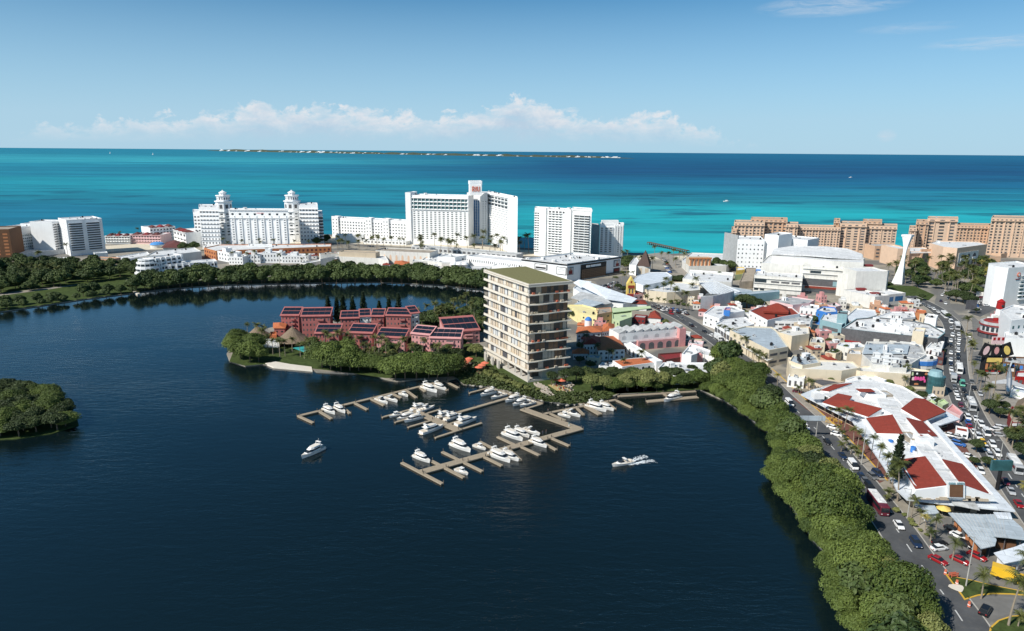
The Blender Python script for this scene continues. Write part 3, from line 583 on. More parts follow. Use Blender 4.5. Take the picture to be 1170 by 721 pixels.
# near mangrove belt between the lagoon and the boulevard
random.seed(21)
shore = [at(x, y, 0) for x, y in [(806,446),(830,459),(850,473),(880,496),(893,519),(888,555),(907,580),(932,620),(952,640),(960,700),(977,721),(1012,800)]]
shore = smooth_line([v2(p) for p in shore], 2)
inner = offs(R1, -11.2)
inner = [p for p in inner if at(0,800,0).y < p.y < at(838,418,0).y+6]
belt = [p+Vector((2.8,0)) for p in shore]+[p for p in reversed(inner)]
pts = scatter(belt, 5.2, 0.3, 8)
def stretch(p):
    y = p.y
    if y > at(0,470,0).y: return 'dense green mangrove at the far end of the belt beside the boulevard'
    if y > at(0,520,0).y: return 'mangrove crown in the belt across the boulevard from the flat white mall'
    if y > at(0,580,0).y: return 'mangrove crown in the belt just above the maroon bus'
    if y > at(0,640,0).y: return 'mangrove crown in the widest part of the belt below the bus'
    return 'mangrove crown in the nearest part of the belt at the bottom edge'
for q in pts:
    plant(random.choice(('mangrove',)*7+('far','broad','light')), q, random.uniform(0.78,1.2), stretch(q), stretch(q).replace('mangrove crown','mangroves').replace('dense green mangrove','mangroves'), name='mangrove_tree', sz=random.uniform(0.8,1.45))
for q in along([(808,448),(830,462),(852,476),(878,497),(891,520),(888,548),(890,560),(907,583),(932,622),(950,642),(959,700),(975,725)], 5.2, 0.6, 0, seed=5):
    plant('mangrove', q+Vector((0.3,0)), random.uniform(0.6,0.95), 'low mangrove hanging over the water along the right shore', 'mangroves over the water on the right shore', name='mangrove_tree', z=0)
# far mangrove belt across the lagoon
for row, (dy, sc) in enumerate(((-2.5,0.85),(5,1.0),(14,1.05))):
    for q in along([(-60,357),(0,355),(60,347),(100,341),(160,333.5)], 8.0, 1.4, 0.3, dy, seed=11+row):
        if row < 1 or random.random() < 0.5: plant('far', q, sc*random.uniform(0.62,0.85), 'low mangrove along the left end of the far lagoon shore', 'low mangroves of the far left shore', name='mangrove_tree', z=0.2)
    for q in along([(160,333),(200,329),(260,325.5),(350,323.5),(430,322.5),(500,325.5),(556,333)], 9.0, 1.8, 0.3, dy, seed=14+row):
        plant('far', q, sc*random.uniform(1.1,1.5), 'dark mangrove in the hedge across the lagoon below the white shops', 'mangrove hedge across the lagoon', name='mangrove_tree', z=0.2)
# wood at the left
wood = W2([(-60,345),(20,334),(60,330),(100,325),(150,317),(165,306),(140,304),(95,306),(60,302),(30,303),(-60,305)])
for q in scatter(wood, 11.5, 0.4, 31):
    plant('far', q, random.uniform(0.8,1.2), 'leafy tree in the wood below the large left hotel', 'trees in the wood at the left', name='broadleaf_tree')
for x, y in [(38,318),(45,320),(52,321),(57,318),(62,316),(66,320),(27,316),(15,312),(33,310),(48,309)]:
    plant('palm', at(x,y), random.uniform(1.1,1.5), 'dark coconut palm rising from the wood at the left', 'palms of the left wood')
# the island at the left
for q in scatter(W2([(-40,450),(20,449),(50,455),(80,470),(96,481),(90,491),(60,497),(20,503),(-40,506)], 0), 5.6, 0.3, 41):
    plant(random.choice(('mangrove','broad','broad')), q, random.uniform(0.75,1.0), 'mangrove crown on the small round islet at the left edge', 'mangroves of the left islet', name='mangrove_tree', z=0.1)
mb = MB(); mb.prism(W2([(-60,448),(20,447),(60,455),(88,477),(90,486),(60,496),(20,502),(-60,506)], 0), -1, 0.25); struct(mb.build('islet_ground', 'grass'))
# red resort greenery
PENG = 'shrubby mangrove on the waterfront below the red resort'
for x, y, s in [(268,404,0.85),(275,410,1.0),(286,414,1.0),(296,414,0.75),(272,398,0.8),(284,402,0.95),(280,395,0.7),(292,404,0.9)]:
    plant('mangrove', at(x,y,0.3), s*1.35, 'mangrove on the rounded tip of the red resort peninsula', 'mangroves on the peninsula tip', name='mangrove_tree')
for x, y, s in [(368,421,1.1),(378,423,1.25),(390,424,1.2),(400,424,1.1),(410,424,1.0),(424,424,0.8),(433,427,0.75),(452,433,1.1),(463,434,1.2),(476,433,1.15),(490,433,1.1),(500,434,1.2),(512,431,1.1),(519,428,0.9),(384,417,1.0),(396,417,1.0)]:
    plant('mangrove', at(x,y,0.3), s*1.25, PENG, 'mangroves below the red resort', name='mangrove_tree')
for x, y, s in [(486,422,1.0),(498,420,1.1),(508,416,1.1),(520,413,1.0),(470,421,0.9),(455,420,0.9),(443,420,0.8),(515,403,0.9),(525,400,0.9)]:
    plant('broad', at(x,y), s, 'dark garden tree between the red resort and the waterfront', 'garden trees of the red resort')
for x, y in [(300,397),(306,401),(312,405),(318,402),(296,390),(302,388),(326,407),(334,402),(364,402),(371,398),(376,402),(388,405),(396,403),(403,404),(415,406),(428,408),(441,409),(457,411),(464,410),(436,405),(348,410),(320,409),(283,386),(400,399),(412,400),(498,399)]:
    plant('palm', at(x,y), random.uniform(0.75,1.05), 'coconut palm in the gardens of the red resort', 'palms of the red resort')
for x in (376,386,393,404,416,434,445,456):
    plant('pine', at(x, 372+random.uniform(-1,1)), random.uniform(1.35,1.6), 'slender dark pine behind the long solar-panelled red block', 'pines behind the red resort')
for q in along([(478,366),(500,363),(520,361),(545,357)], 5, 1.5, GZ, seed=8)+along([(482,370),(505,368),(525,367),(548,364)], 6, 2, GZ, seed=9)+along([(500,374),(525,372),(548,372)], 7, 2, GZ, seed=10):
    if random.random() < 0.4: plant('palm', q, random.uniform(0.9,1.1), 'palm in the dark grove between the red resort and the tower', 'palms of the dark grove')
    else: plant('broad', q, random.uniform(0.7,0.95), 'dark broadleaf tree in the grove between red resort and tower', 'trees of the dark grove')
plant('broad', at(472,399), 0.85, 'rounded bright green tree in front of the red resort blocks', None)
plant('light', at(544,408), 0.95, 'pale green bushy tree at the left foot of the tall tower', None)
plant('palm', at(552,385), 1.1, 'yellowish palm against the left edge of the tall tower', None)
GX = W2([(340,410),(440,424),(520,418),(545,398),(470,405),(420,402),(350,400)])
for q in scatter(GX, 6.5, 0.4, 77):
    if random.random() < .45: plant('palm', q, random.uniform(0.7,1.0), 'coconut palm in the gardens of the red resort', 'palms of the red resort')
    else: plant(random.choice(('broad','far','light')), q, random.uniform(0.5,0.75), 'leafy garden tree on the slope below the red resort', 'garden trees below the red resort', name='broadleaf_tree')
for q in scatter(W2([(655,428),(665,438),(700,446),(760,441),(800,437),(765,434),(700,431),(672,427)]), 7.0, 0.4, 78): plant(random.choice(('broad','far','light','broad')), q, random.uniform(0.6,0.85), 'leafy tree in the green strip between tower and low white house', 'trees of the green strip', name='broadleaf_tree')
for q in scatter(W2([(478,367),(500,361),(548,353),(553,388),(532,385),(510,377),(480,373)]), 6.0, 0.4, 79): plant(random.choice(('broad','far','palm','broad')), q, random.uniform(0.75,1.05), 'dark tree in the grove between the red resort and the tower', 'trees of the dark grove', name='grove_tree')
# tower garden trees
for x, y, s, k, lab in [(630,440,0.75,'airy','airy dark tree in front of the tower, leftmost beside its right face'),(646,440,0.9,'airy','tall airy dark tree in front of the right face of the tower'),(658,437,0.85,'airy','airy dark tree at the right corner of the tower'),
                        (676,446,1.0,'light','large pale green tree right of the tower lawn'),(690,447,0.9,'light','pale green tree between the lawn and the big feathery tree'),(667,436,0.7,'light','small pale tree behind the tower lawn tables')]:
    plant(k, at(x,y), s, lab, None)
for x, y, s in [(716,446,1.0),(728,444,1.15),(738,445,1.2),(748,444,1.0),(757,443,0.9)]:
    plant('light', at(x,y), s, 'feathery grey green tree on the shore below the white low house', 'feathery trees on the shore')
for q in along([(700,447),(720,447),(745,446),(770,443),(800,441)], 6, 1.2, GZ, seed=61): plant('mangrove', q, random.uniform(0.6,0.85), 'bush on the waterfront behind the right-hand dock', 'bushes behind the right dock', name='mangrove_tree')
for q in scatter(W2([(768,438),(800,441),(835,430),(865,430),(880,442),(850,445),(820,446),(800,442)]), 6.5, 0.3, 66): plant('mangrove', q, random.uniform(0.8,1.05), 'dense green tree where the belt begins below the white low house', 'trees where the belt begins', name='mangrove_tree')
for x, y in [(822,425),(815,419),(858,428)]: plant('palm', at(x,y), 0.8, 'palm beside the boulevard near the white low house', 'palms beside the boulevard near the low house')
for x, y in [(668,405),(680,412),(695,414),(662,410),(700,418),(733,420),(712,424)]: plant('palm', at(x,y), 0.9, 'palm in the garden of the orange tiled villa', 'palms of the orange tiled villa')
for x, y, s in [(662,416,0.6),(674,422,0.6),(700,432,0.7),(710,433,0.7),(694,437,0.7),(722,433,0.8),(760,433,0.8),(772,436,0.9),(663,400,0.6)]: plant('broad', at(x,y), s, 'leafy tree in the gardens between tower and low white house', 'garden trees right of the tower')
# ground cover on the tower bank (cannot be counted)
gc = MB(); r = random.Random(9)
bank = W2([(520,431),(530,439),(560,442),(585,448),(620,458),(650,462),(680,460),(702,454),(690,447),(650,449),(610,444),(590,436),(560,420),(548,414),(528,420)])
for q in scatter(bank, 0.85, 0.5, 3):
    s = r.uniform(0.4,0.95); h = r.uniform(0.3,1.1)
    for k in range(3):
        a = r.random()*6.28; gc.add([(q.x+s*math.cos(a), q.y+s*math.sin(a), GZ+h*0.25), (q.x-s*math.sin(a)*0.7, q.y+s*math.cos(a)*0.7, GZ+h), (q.x-s*math.cos(a), q.y-s*math.sin(a), GZ+h*0.4), (q.x+s*math.sin(a)*0.7, q.y-s*math.cos(a)*0.7, GZ+h*0.15)], [(0,1,2,3)])
tag(gc.build('ground_cover', 'groundcover'), 'dark green ground cover on the bank below the tower', 'ground cover', kind='stuff')
for q in along([(548,424),(565,433),(585,441),(604,446),(620,447)], 3.0, 0.6, GZ, seed=71)+along([(560,428),(580,437),(600,444)], 4.0, 0.6, GZ, seed=72):
    plant('yshrub', q, random.uniform(0.8,1.4), 'light green shrub in the planting round the tower base', 'shrubs round the tower base', cat='shrub', name='shrub')
rk = []
for k in range(3):
    bm = bmesh.new(); bmesh.ops.create_icosphere(bm, subdivisions=1, radius=0.6); mb = MB()
    mb.add([(v.co.x*(1.2+.4*mnoise.noise(v.co*3+Vector((k,0,0)))), v.co.y*(1+.5*mnoise.noise(v.co*2)), v.co.z*0.6) for v in bm.verts], [tuple(v.index for v in f.verts) for f in bm.faces]); bm.free(); rk.append(mb.mesh('boulder', 'rock'))
for q in along([(540,441),(560,444),(585,449),(600,453)], 3.5, 0.6, 0.3, seed=81)+along([(620,458),(640,463),(665,463),(690,458)], 3.2, 0.7, 0.3, seed=82):
    tag(link('boulder', random.choice(rk), None, (q.x,q.y,0.4), random.random()*6, random.uniform(0.7,1.5)), 'pale boulder at the water edge below the tower bank', 'boulder', 'boulders along the tower bank')
# palms in front of the hotels on the beach strip
def palms(pxs, label, group, s0=1.0, s1=1.3, k='palm'):
    for x, y in pxs: plant(k, at(x,y), random.uniform(s0,s1), label, group)
rr = random.Random(5)
palms([(480+rr.random()*115, 283+rr.random()*9) for _ in range(34)], 'tall palm in the row before the red lettered hotel', 'palms before the red lettered hotel', 1.1, 1.6)
palms([(383+rr.random()*80, 281+rr.random()*5) for _ in range(22)], 'palm on the lawn before the low white hotel wing', 'palms before the low white hotel wing', 0.9, 1.3)
palms([(245+rr.random()*110, 284+rr.random()*3) for _ in range(10)], 'palm on the terrace of the twin towered white hotel', 'palms before the twin towered hotel', 0.8, 1.1)
palms([(255,297),(266,300),(282,301),(291,301),(303,300),(345,302),(352,302),(320,304)], 'palm beside the small white arcade houses across the lagoon', 'palms beside the white arcade houses', 0.7, 1.0)
palms([(130,274),(138,272),(157,271),(166,270),(78,293),(106,290)], 'palm behind the low brown roofed hotel by the sea', 'palms behind the brown roofed hotel', 0.9, 1.2)
palms([(594,288),(599,286),(604,289),(711,297),(717,299)], 'palm by the beach beside the white apartment slabs', 'palms beside the white apartment slabs', 1.2, 1.6)
for x, y in [(374,277),(370,279),(366,280),(715,304),(720,300),(714,308),(362,281),(210,288),(216,290),(222,287)]: plant('far', at(x,y), 0.9, 'leafy tree between the beach hotels', 'trees between the beach hotels', name='broadleaf_tree')
palms([(726,304),(748,296),(756,298),(764,304),(769,300),(776,296),(762,310),(772,306),(781,300),(745,312),(733,310),(738,309),(716,313)], 'palm around the thatched pyramid house by the beach', 'palms around the pyramid house', 1.0, 1.4)
for x, y, s in [(795,308,1),(802,310,1.1),(810,310,1),(818,308,1.1),(826,309,1),(834,310,1),(789,309,0.9),(835,300,0.9),(810,320,0.6),(822,318,0.6)]: plant('far', at(x,y), s*0.9, 'dark tree below the orange framed building', 'trees below the orange framed building', name='broadleaf_tree')
for x, y, s in [(752,325,0.7),(760,323,0.9),(768,326,1.0),(776,327,1.0),(787,329,0.8),(742,338,0.6),(771,335,0.7),(845,352,1.15),(853,352,1.2),(862,355,1.0),(848,347,1.0),(870,352,0.6),(712,335,0.6),(706,331,0.6),(648,362,0.7),(656,365,0.7),(704,362,0.8)]: plant('broad', at(x,y), s*1.15, 'dark green tree among the shops behind the tower', 'trees among the shops')
palms([(750,340),(757,342),(765,343),(773,343),(780,345),(784,352),(790,340),(795,338),(760,335),(770,347),(740,344)], 'palm in the car park hedge behind the green canopy', 'palms of the car park hedge', 0.9, 1.2)
for q in along([(745,342),(760,345),(785,351)], 5, 1, GZ, seed=90): plant('shrub', q, 1.5, 'clipped bush in the car park hedge', 'bushes of the car park hedge', cat='shrub', name='shrub')
# park round the white sculpture tower
park = W2([(1012,322),(1040,326),(1068,336),(1080,342),(1118,345),(1120,330),(1142,326),(1143,306),(1100,303),(1070,305),(1040,307),(1014,312)])
for q in scatter(park, 11, 0.4, 51):
    if random.random() < 0.5: plant('palm', q, random.uniform(1.0,1.4), 'palm in the park below the tan arcade mall', 'palms of the park')
    else: plant('far', q, random.uniform(0.7,1.0), 'leafy tree in the park below the tan arcade mall', 'trees of the park', name='broadleaf_tree')
palms([(1118+rr.random()*24, 305+rr.random()*20) for _ in range(12)], 'yellow green palm beside the white hotel with the red emblem', 'yellow palms of the park', 1.0, 1.3, 'palm3')
for x, y, s in [(1092,345,1.0),(1100,346,1.1),(1085,343,0.8),(1108,349,0.9),(1014,330,0.7)]: plant('broad', at(x,y), s*1.2, 'dark tree at the corner where the avenue leaves the park', 'trees at the park corner')
for x, y, s, lab in [(1104,381,1.4,'tall palm beside the bend of the crowded avenue'),(1109,415,1.0,'palm on the plaza left of the tall billboard cluster'),(1124,445,1.0,'palm below the plaza steps, left of two'),(1133,462,1.5,'tallest palm on the avenue side of the food court'),
                     (1128,468,0.9,'short palm at the foot of the tallest palm'),(1138,472,0.9,'dry short palm by the parked motorbikes'),(1034,438,1.1,'lone palm before the pink graffiti mural'),(1032,444,0.6,'small palm next to the lone palm by the mural')]:
    plant('palm', at(x,y), s, lab, None)
palms([(1150,505),(1156,512),(1163,505),(1168,520),(1160,498),(1170,500)], 'palm in the roadside thicket at the right edge', 'palms of the roadside thicket', 0.8, 1.1)
for x, y, s in [(1160,510,0.9),(1168,512,0.9),(1172,530,0.9),(1154,503,0.7),(1130,473,0.8),(1142,478,0.6),(1115,358,0.5),(1082,364,0.5),(1115,517,0.6),(1127,535,0.5),(1112,532,0.4),(1048,347,0.6),(1053,343,0.6)]: plant('broad', at(x,y), s, 'small bushy tree along the crowded avenue', 'bushy trees along the avenue')
# palms along the boulevard, near
for x, y, s, k, lab in [(1025,573,1.15,'palm2','tall straight palm at the near left corner of the flat white mall'),(1018,566,1.0,'palm1','bushy palm left of the tall straight palm by the mall'),(1015,572,0.8,'palm4','low palm under the tall straight palm by the mall'),
                     (1041,592,0.7,'palm0','palm by the boulevard kerb below the white mall corner'),(1050,600,0.7,'palm1','palm by the kerb between the mall corner and the parasols'),(1057,606,0.6,'palm3','yellowish palm at the car park kerb'),
                     (1063,618,0.8,'palm4','low palm in the kerb island left of the parked white car'),(1068,616,0.8,'palm1','palm behind the parked white car'),(1088,640,0.85,'palm1','palm between the two red cars at the car park'),
                     (1121,684,0.95,'palm1','bushy palm on the triangular lawn'),(1152,715,1.2,'palm0','large coconut palm on the lawn in the bottom right corner'),(1163,716,0.8,'palm4','low palm behind the large corner coconut palm'),
                     (1168,675,1.1,'palm0','palm behind the yellow truck at the right edge'),(1172,590,1.2,'palm3','yellow palm right of the metal roofs'),(1176,640,1.2,'palm0','palm below the small white walled shed')]:
    plant(k, at(x,y), s, lab, None)
plant('pine', at(1021,558), 1.25, 'single dark conical pine rising in front of the mall roof', None, sz=1.15)
for x, y, s in [(961,516,0.8),(966,510,0.7),(972,519,0.7),(977,520,0.8),(980,525,0.7),(958,495,0.7),(962,500,0.6),(1012,573,0.5)]: plant('palm4', at(x,y), s, 'short bushy palm on the forecourt beside the boulevard', 'short palms of the forecourt')
for x, y, s in [(912,450,0.9),(947,455,0.5),(838,398,0.6),(843,402,0.6),(855,408,0.7),(861,413,0.8),(866,418,0.7)]: plant('palm4' if x > 880 else 'palm1', at(x,y), s, 'palm on the boulevard pavement before the cream shops', 'palms before the cream shops')
plant('palm3', at(888,440), 0.75, 'yellow fan palm at the corner before the cream shops', None)
for q in along([(1022,585),(1033,590),(1046,603),(1058,612)], 2.4, 0.4, GZ, seed=95): plant('yshrub', q, random.uniform(0.5,0.9), 'shrub along the car park kerb', 'shrubs along the car park kerb', cat='shrub', name='shrub')

rr = random.Random(33)
for p0, p1, n_, lab, g in (((815,384),(872,424),9,'palm on the pavement before the cream shops','palms before the cream shops'),((1096,385),(1128,470),7,'palm on the frontage side of the crowded avenue','palms of the frontage side'),((905,445),(1010,560),14,'palm between the boulevard and the flat mall','palms between boulevard and flat mall'),((735,352),(790,356),8,'palm beside the car park row','palms beside the car park row'),((700,330),(725,318),6,'palm in front of the trimmed mall','palms before the trimmed mall')):
    for k in range(n_):
        u = (k+rr.random()*.6)/n_; x = p0[0]+(p1[0]-p0[0])*u; y = p0[1]+(p1[1]-p0[1])*u
        if p0[0] == 905: x += 14; y -= 1
        elif p0[0] == 815: x += 4; y -= 1.5
        plant('palm', at(x, y), rr.uniform(.65,.95), lab, g)
TG = 'small garden tree squeezed between the town blocks'
for x, y in [(843,392),(872,396),(912,395),(948,395),(953,410),(965,408),(925,425),(940,428),(975,385),(958,372),(930,370),(905,372),(1035,425),(1008,420),(978,418),(870,385),(852,360),(1060,430),(1075,405),(990,425),(948,442),(1015,443),(1038,452),(1052,458),(1068,462),(790,428),(735,415),(700,405),(720,380),(705,400),(668,366),(760,372),(800,352),(1150,395),(1146,470),(1165,400)]: plant(rr.choice(('broad','far','light')), at(x,y), rr.uniform(.4,.65), TG, 'garden trees of the town', name='broadleaf_tree')

for q in scatter([v2(at(1190,330)), v2(at(1190,721)), Vector((210,90)), Vector((420,420)), v2(at(1290,320))], 17, .45, 91):
    plant(rr.choice(('broad','far','palm','light')), q, rr.uniform(.8,1.3), 'tree in the green land beyond the right edge', 'trees beyond the right edge', name='roadside_tree')
# ------------------------------------------------------------------ buildings
WM = {}
def unitbox(name, m):
    if (name, m) not in WM:
        mb = MB(); mb.box((0,0,0), (1,1,1)); WM[(name, m)] = mb.mesh(name, m)
    return WM[(name, m)]
def archpane(m):
    if ('arch', m) not in WM:
        mb = MB(); pts = [(-0.5,-0.5),(0.5,-0.5)]+[(0.5*math.cos(a), 0.1+0.4*math.sin(a)) for a in [math.pi*i/8 for i in range(9)]]
        mb.add([(x,-0.5,z) for x, z in pts]+[(x,0.5,z) for x, z in pts], [tuple(range(11)), tuple(reversed(range(11,22)))]+[(i, 11+i, 11+(i+1) % 11, (i+1) % 11) for i in range(11)])
        WM[('arch', m)] = mb.mesh('window', m)
    return WM[('arch', m)]
ACM = []; FOOT = []
mb = MB(); mb.box((0,0,0.45), (1.5,1.1,0.9)); mb.cyl((0,0,0.9), 0.42, 0.06, 10, mi=1); mb.box((0,-0.56,0.45), (1.2,0.04,0.6), mi=1); ACM.append(('air_conditioner', mb.mesh('air_conditioner', ['lightgrey','darkgrey'])))
mb = MB(); mb.cyl((0,0,0), 0.7, 1.3, 12); mb.cyl((0,0,1.3), 0.7, 0.35, 12, 0.2); ACM.append(('water_tank', mb.mesh('water_tank', 'black')))
mb = MB(); mb.box((0,0,0.9), (3.0,2.4,1.8)); mb.box((0,0,1.86), (3.3,2.7,0.14)); mb.box((0.6,-1.23,0.8), (0.8,0.08,1.5), mi=1); ACM.append(('roof_hatch', mb.mesh('roof_hatch', ['white','darkgrey'])))
mb = MB(); mb.box((0,0,0.35), (2.6,0.9,0.5)); mb.box((1.6,0.3,0.3), (0.9,0.5,0.4)); mb.tube((-1.3,0,0.5), (-1.3,1.2,0.1), 0.2); ACM.append(('duct', mb.mesh('duct', 'steel')))
class Bld:
    def __init__(s, name, label, cat, px, group=None, z=GZ):
        p = at(px[0], px[1], z); s.t = thing(name, label, cat, p, 0, group); s.cnt = {}; s.over = {}; s.tops = []
    def inst(s, name, me, p, rz, sc):
        k = s.cnt.get(name, 0); s.cnt[name] = k+1
        if k >= 99: s.over.setdefault(name, []).append((me, p, rz, sc)); return
        o = link(name, me, s.t, Vector(p)-s.t.location, rz, sc)
    def finish(s):
        for name, L in s.over.items():
            vs = []; fs = []; mi = []; mats_ = []
            for me, p, rz, sc in L:
                Mx = Matrix.Translation(Vector(p)-s.t.location) @ Matrix.Rotation(rz, 4, 'Z') @ Matrix.Diagonal((*sc,1)); o = len(vs)
                if me.materials[0] not in mats_: mats_.append(me.materials[0])
                vs += [tuple(Mx @ v.co) for v in me.vertices]
                for f in me.polygons: fs.append(tuple(o+i for i in f.vertices)); mi.append(mats_.index(me.materials[0]))
            me2 = bpy.data.meshes.new(name); me2.from_pydata(vs, [], fs)
            for m in mats_: me2.materials.append(m)
            me2.polygons.foreach_set('material_index', mi); o = bpy.data.objects.new(name, me2); COL.objects.link(o); o.parent = s.t; o['kind'] = 'stuff'
        s.over = {}
    def vol(s, poly, H, wall='white', roof='roofwhite', z0=0.0, par=0.7, name='wall', rname='roof', pt=0.35, trim=None, ac=0, seed=1):
        """walls with a real parapet and a roof deck sunk behind it"""
        poly = [v2(p) for p in ccw(poly)]; n = len(poly); mb = MB(); ins = inset(poly, pt); zr = H-par
        o = len(mb.v); mb.v += [(p.x,p.y,z0) for p in poly]+[(p.x,p.y,H) for p in poly]+[(p.x,p.y,H) for p in ins]+[(p.x,p.y,zr-0.05) for p in ins]
        for i in range(n):
            j = (i+1) % n; mb.f += [(i,j,n+j,n+i), (n+i,n+j,2*n+j,2*n+i), (2*n+i,2*n+j,3*n+j,3*n+i)]; mb.m += [0, 1 if trim else 0, 0]
        mb.build(name, [wall, trim] if trim else wall, s.t)
        mb = MB(); mb.slab([(p.x,p.y,zr) for p in inset(poly, pt-0.02)], 0.25); mb.build(rname, roof, s.t)
        s.tops.append((ins, zr)); FOOT.append(poly)
        if ac:
            r = random.Random(seed); xs = [p.x for p in ins]; ys = [p.y for p in ins]; k = 0; tries = 0; a = math.atan2(poly[1].y-poly[0].y, poly[1].x-poly[0].x)
            while k < ac and tries < 200:
                tries += 1; q = Vector((r.uniform(min(xs),max(xs)), r.uniform(min(ys),max(ys))))
                if inpoly(q, inset(poly, min(1.8, pt+1.4))) :
                    nm, me = ACM[r.choice((0,0,0,1,2,3))]; s.inst(nm, me, (q.x,q.y,zr), a+r.choice((0,1.57)), (1,1,1)); k += 1
        return poly
    def px(s, pts, H, **k): return s.vol(W2(pts, H), H, **k)
    def front(s, A, B, H, d, z0=0.0, yaw=None, deep=None, **k):
        """box from its top front edge (pixels A-B at height H), d metres deep"""
        a, b = v2(at(*A, H)), v2(at(*B, H))
        if yaw is not None:      # facade turned by a known angle: meet the right corner's sight line with the facade plane
            r = v2(ray(*B)); u = Vector((math.cos(R_(yaw)), math.sin(R_(yaw)))); den = u.x*r.y-u.y*r.x; b = a-u*((a.x*r.y-a.y*r.x)/den)
        t = (b-a).normalized(); n = Vector((-t.y, t.x)) if not deep else ((a+b)/2).normalized()
        if n.dot(a) < 0: n = -n
        s.vol([a, b, b+n*d, a+n*d], H, z0=z0, **k); return a, b, b+n*d, a+n*d
    def grid(s, P, Q, z0, z1, cols, rows, wf=0.55, hf=0.55, m='glass', proud=0.04, th=0.25, name='window', arch=False, marg=0.0, alt=None, sill=False):
        P = v2(P); Q = v2(Q); d = Q-P; L = d.length; t = d/L; n = Vector((t.y,-t.x))
        if n.dot(P) > 0: n = -n
        rz = math.atan2(t.y, t.x); fh = (z1-z0)/rows; me = archpane(m) if arch else unitbox(name, m); me2 = unitbox(name, alt) if alt else me
        for r in range(rows-1, -1, -1):
            for c in range(cols):
                u = marg+(L-2*marg)*(c+0.5)/cols; p = P+t*u+n*(proud-th/2); z = z0+fh*(r+0.5); w = (L-2*marg)/cols*wf; h = fh*hf
                s.inst(name, me2 if (alt and random.random() < 0.35) else me, (p.x,p.y,z), rz, (w, th, h))
                if sill: s.inst('sill', unitbox('sill','white'), (p.x+n.x*th/2,p.y+n.y*th/2,z-h/2-0.1), rz, (w*1.15, 0.3, 0.15))
    def bands(s, P, Q, z0, z1, n_, depth=1.2, th=0.35, m='white', name='balcony', marg=0.0, rail=0.0):
        P = v2(P); Q = v2(Q); t = (Q-P).normalized(); n = Vector((t.y,-t.x)); L = (Q-P).length-2*marg
        if n.dot(P) > 0: n = -n
        rz = math.atan2(t.y, t.x); mid = P+t*(marg+L/2)+n*(depth/2-0.05)
        for i in range(n_):
            z = z0+(z1-z0)*i/max(1,n_-1) if n_ > 1 else z0
            s.inst(name, unitbox(name, m), (mid.x,mid.y,z+rail/2), rz, (L, depth, th+rail))
    def fins(s, P, Q, z0, z1, n_, w=0.6, depth=1.0, m='white', name='pier'):
        P = v2(P); Q = v2(Q); t = (Q-P).normalized(); n = Vector((t.y,-t.x))
        if n.dot(P) > 0: n = -n
        rz = math.atan2(t.y, t.x)
        for i in range(n_):
            q = P+(Q-P)*((i+0.5)/n_ if n_ > 1 else 0.5)+n*(depth/2-0.05); s.inst(name, unitbox(name, m), (q.x,q.y,(z0+z1)/2), rz, (w, depth, z1-z0))
    def hip(s, poly, H, rise, m='terracotta', over=0.5, name='roof', ridge=0.0):
        """pitched roof over a 4 sided footprint, ridge along its longer side"""
        p = [v2(q) for q in ccw(poly)]; c = sum(p, Vector((0,0)))/len(p); mb = MB()
        if len(p) == 4:
            if (p[1]-p[0]).length < (p[2]-p[1]).length: p = p[1:]+p[:1]
            p = inset(p, -over); a = (p[0]+p[3])/2; b = (p[1]+p[2])/2; l = (b-a).length; w = (p[3]-p[0]).length; k = min(0.45, w*0.5*(1-ridge)/l)
            r0 = a+(b-a)*k; r1 = b+(a-b)*k; V = [(q.x,q.y,H) for q in p]+[(r0.x,r0.y,H+rise),(r1.x,r1.y,H+rise)]
            mb.add(V, [(0,1,5,4),(1,2,5),(2,3,4,5),(3,0,4),(3,2,1,0)])
        else:
            p = inset(p, -over); n = len(p); mb.add([(q.x,q.y,H) for q in p]+[(c.x,c.y,H+rise)], [(i,(i+1) % n,n) for i in range(n)]+[tuple(reversed(range(n)))])
        mb.build(name, m, s.t)
    def gable(s, P, Q, H, d, m, rise, name='roof', over=0.4):
        pass
    def part(s, name, mb, m, **k): return mb.build(name, m, s.t, **k)
def lerp(a, b, t): return v2(a)+(v2(b)-v2(a))*t
# ---- far left beach hotels
b = Bld('office_block', 'plain brown slab block cut by the left edge of the photo', 'building', (0,297))
A = b.front((-45,263), (10,261.8), hgt(10,261.8,297), 30, wall='brown', roof='rooftan', ac=3); b.grid(A[0], A[1], 4, hgt(10,261.8,297)-3, 5, 7, 0.5, 0.5, 'orange'); b.finish()
b = Bld('beach_hotel', 'large white slab hotel at the left with window grid and louvred end block', 'hotel', (80,293))
H = hgt(12,260,292); A = b.front((10.5,260.5), (53,255.5), H, 18, wall='white_clean', ac=5); zt = 3
b.grid(A[0], A[1], 3, H*0.72, 20, 6, 0.55, 0.42, 'glass_teal', sill=False); b.bands(A[0], A[1], H*0.74, H*0.97, 5, 0.9, 0.45, 'white_clean', 'louvre')
H2 = hgt(52,255,288); A = b.front((50,255.5), (60,253.8), H2, 22, wall='white_clean')
H3 = hgt(60,253,290); A = b.front((59,253.3), (74,251.2), H3, 22, wall='white_clean', ac=2); b.grid(A[0], A[1], 4, H3-2, 3, 11, 0.75, 0.32, 'shade'); b.bands(A[0], A[1], 4, H3-2, 12, 1.3, 0.5, 'white_clean')
H4 = hgt(75.5,251.5,293); A = b.front((75.5,251.6), (116.3,249.4), H4, 32, wall='white_clean', ac=9, seed=3)
for k in range(2):
    P, Q = lerp(A[0],A[1],0.05+k*0.49), lerp(A[0],A[1],0.42+k*0.49); b.grid(P, Q, 5, H4-3, 1, 12, 1.0, 0.55, 'shade'); b.bands(P, Q, 5, H4-3, 13, 1.5, 0.6, 'white_clean')
b.grid(A[0], A[3], 5, H4-3, 4, 10, 0.35, 0.4, 'lightgrey')
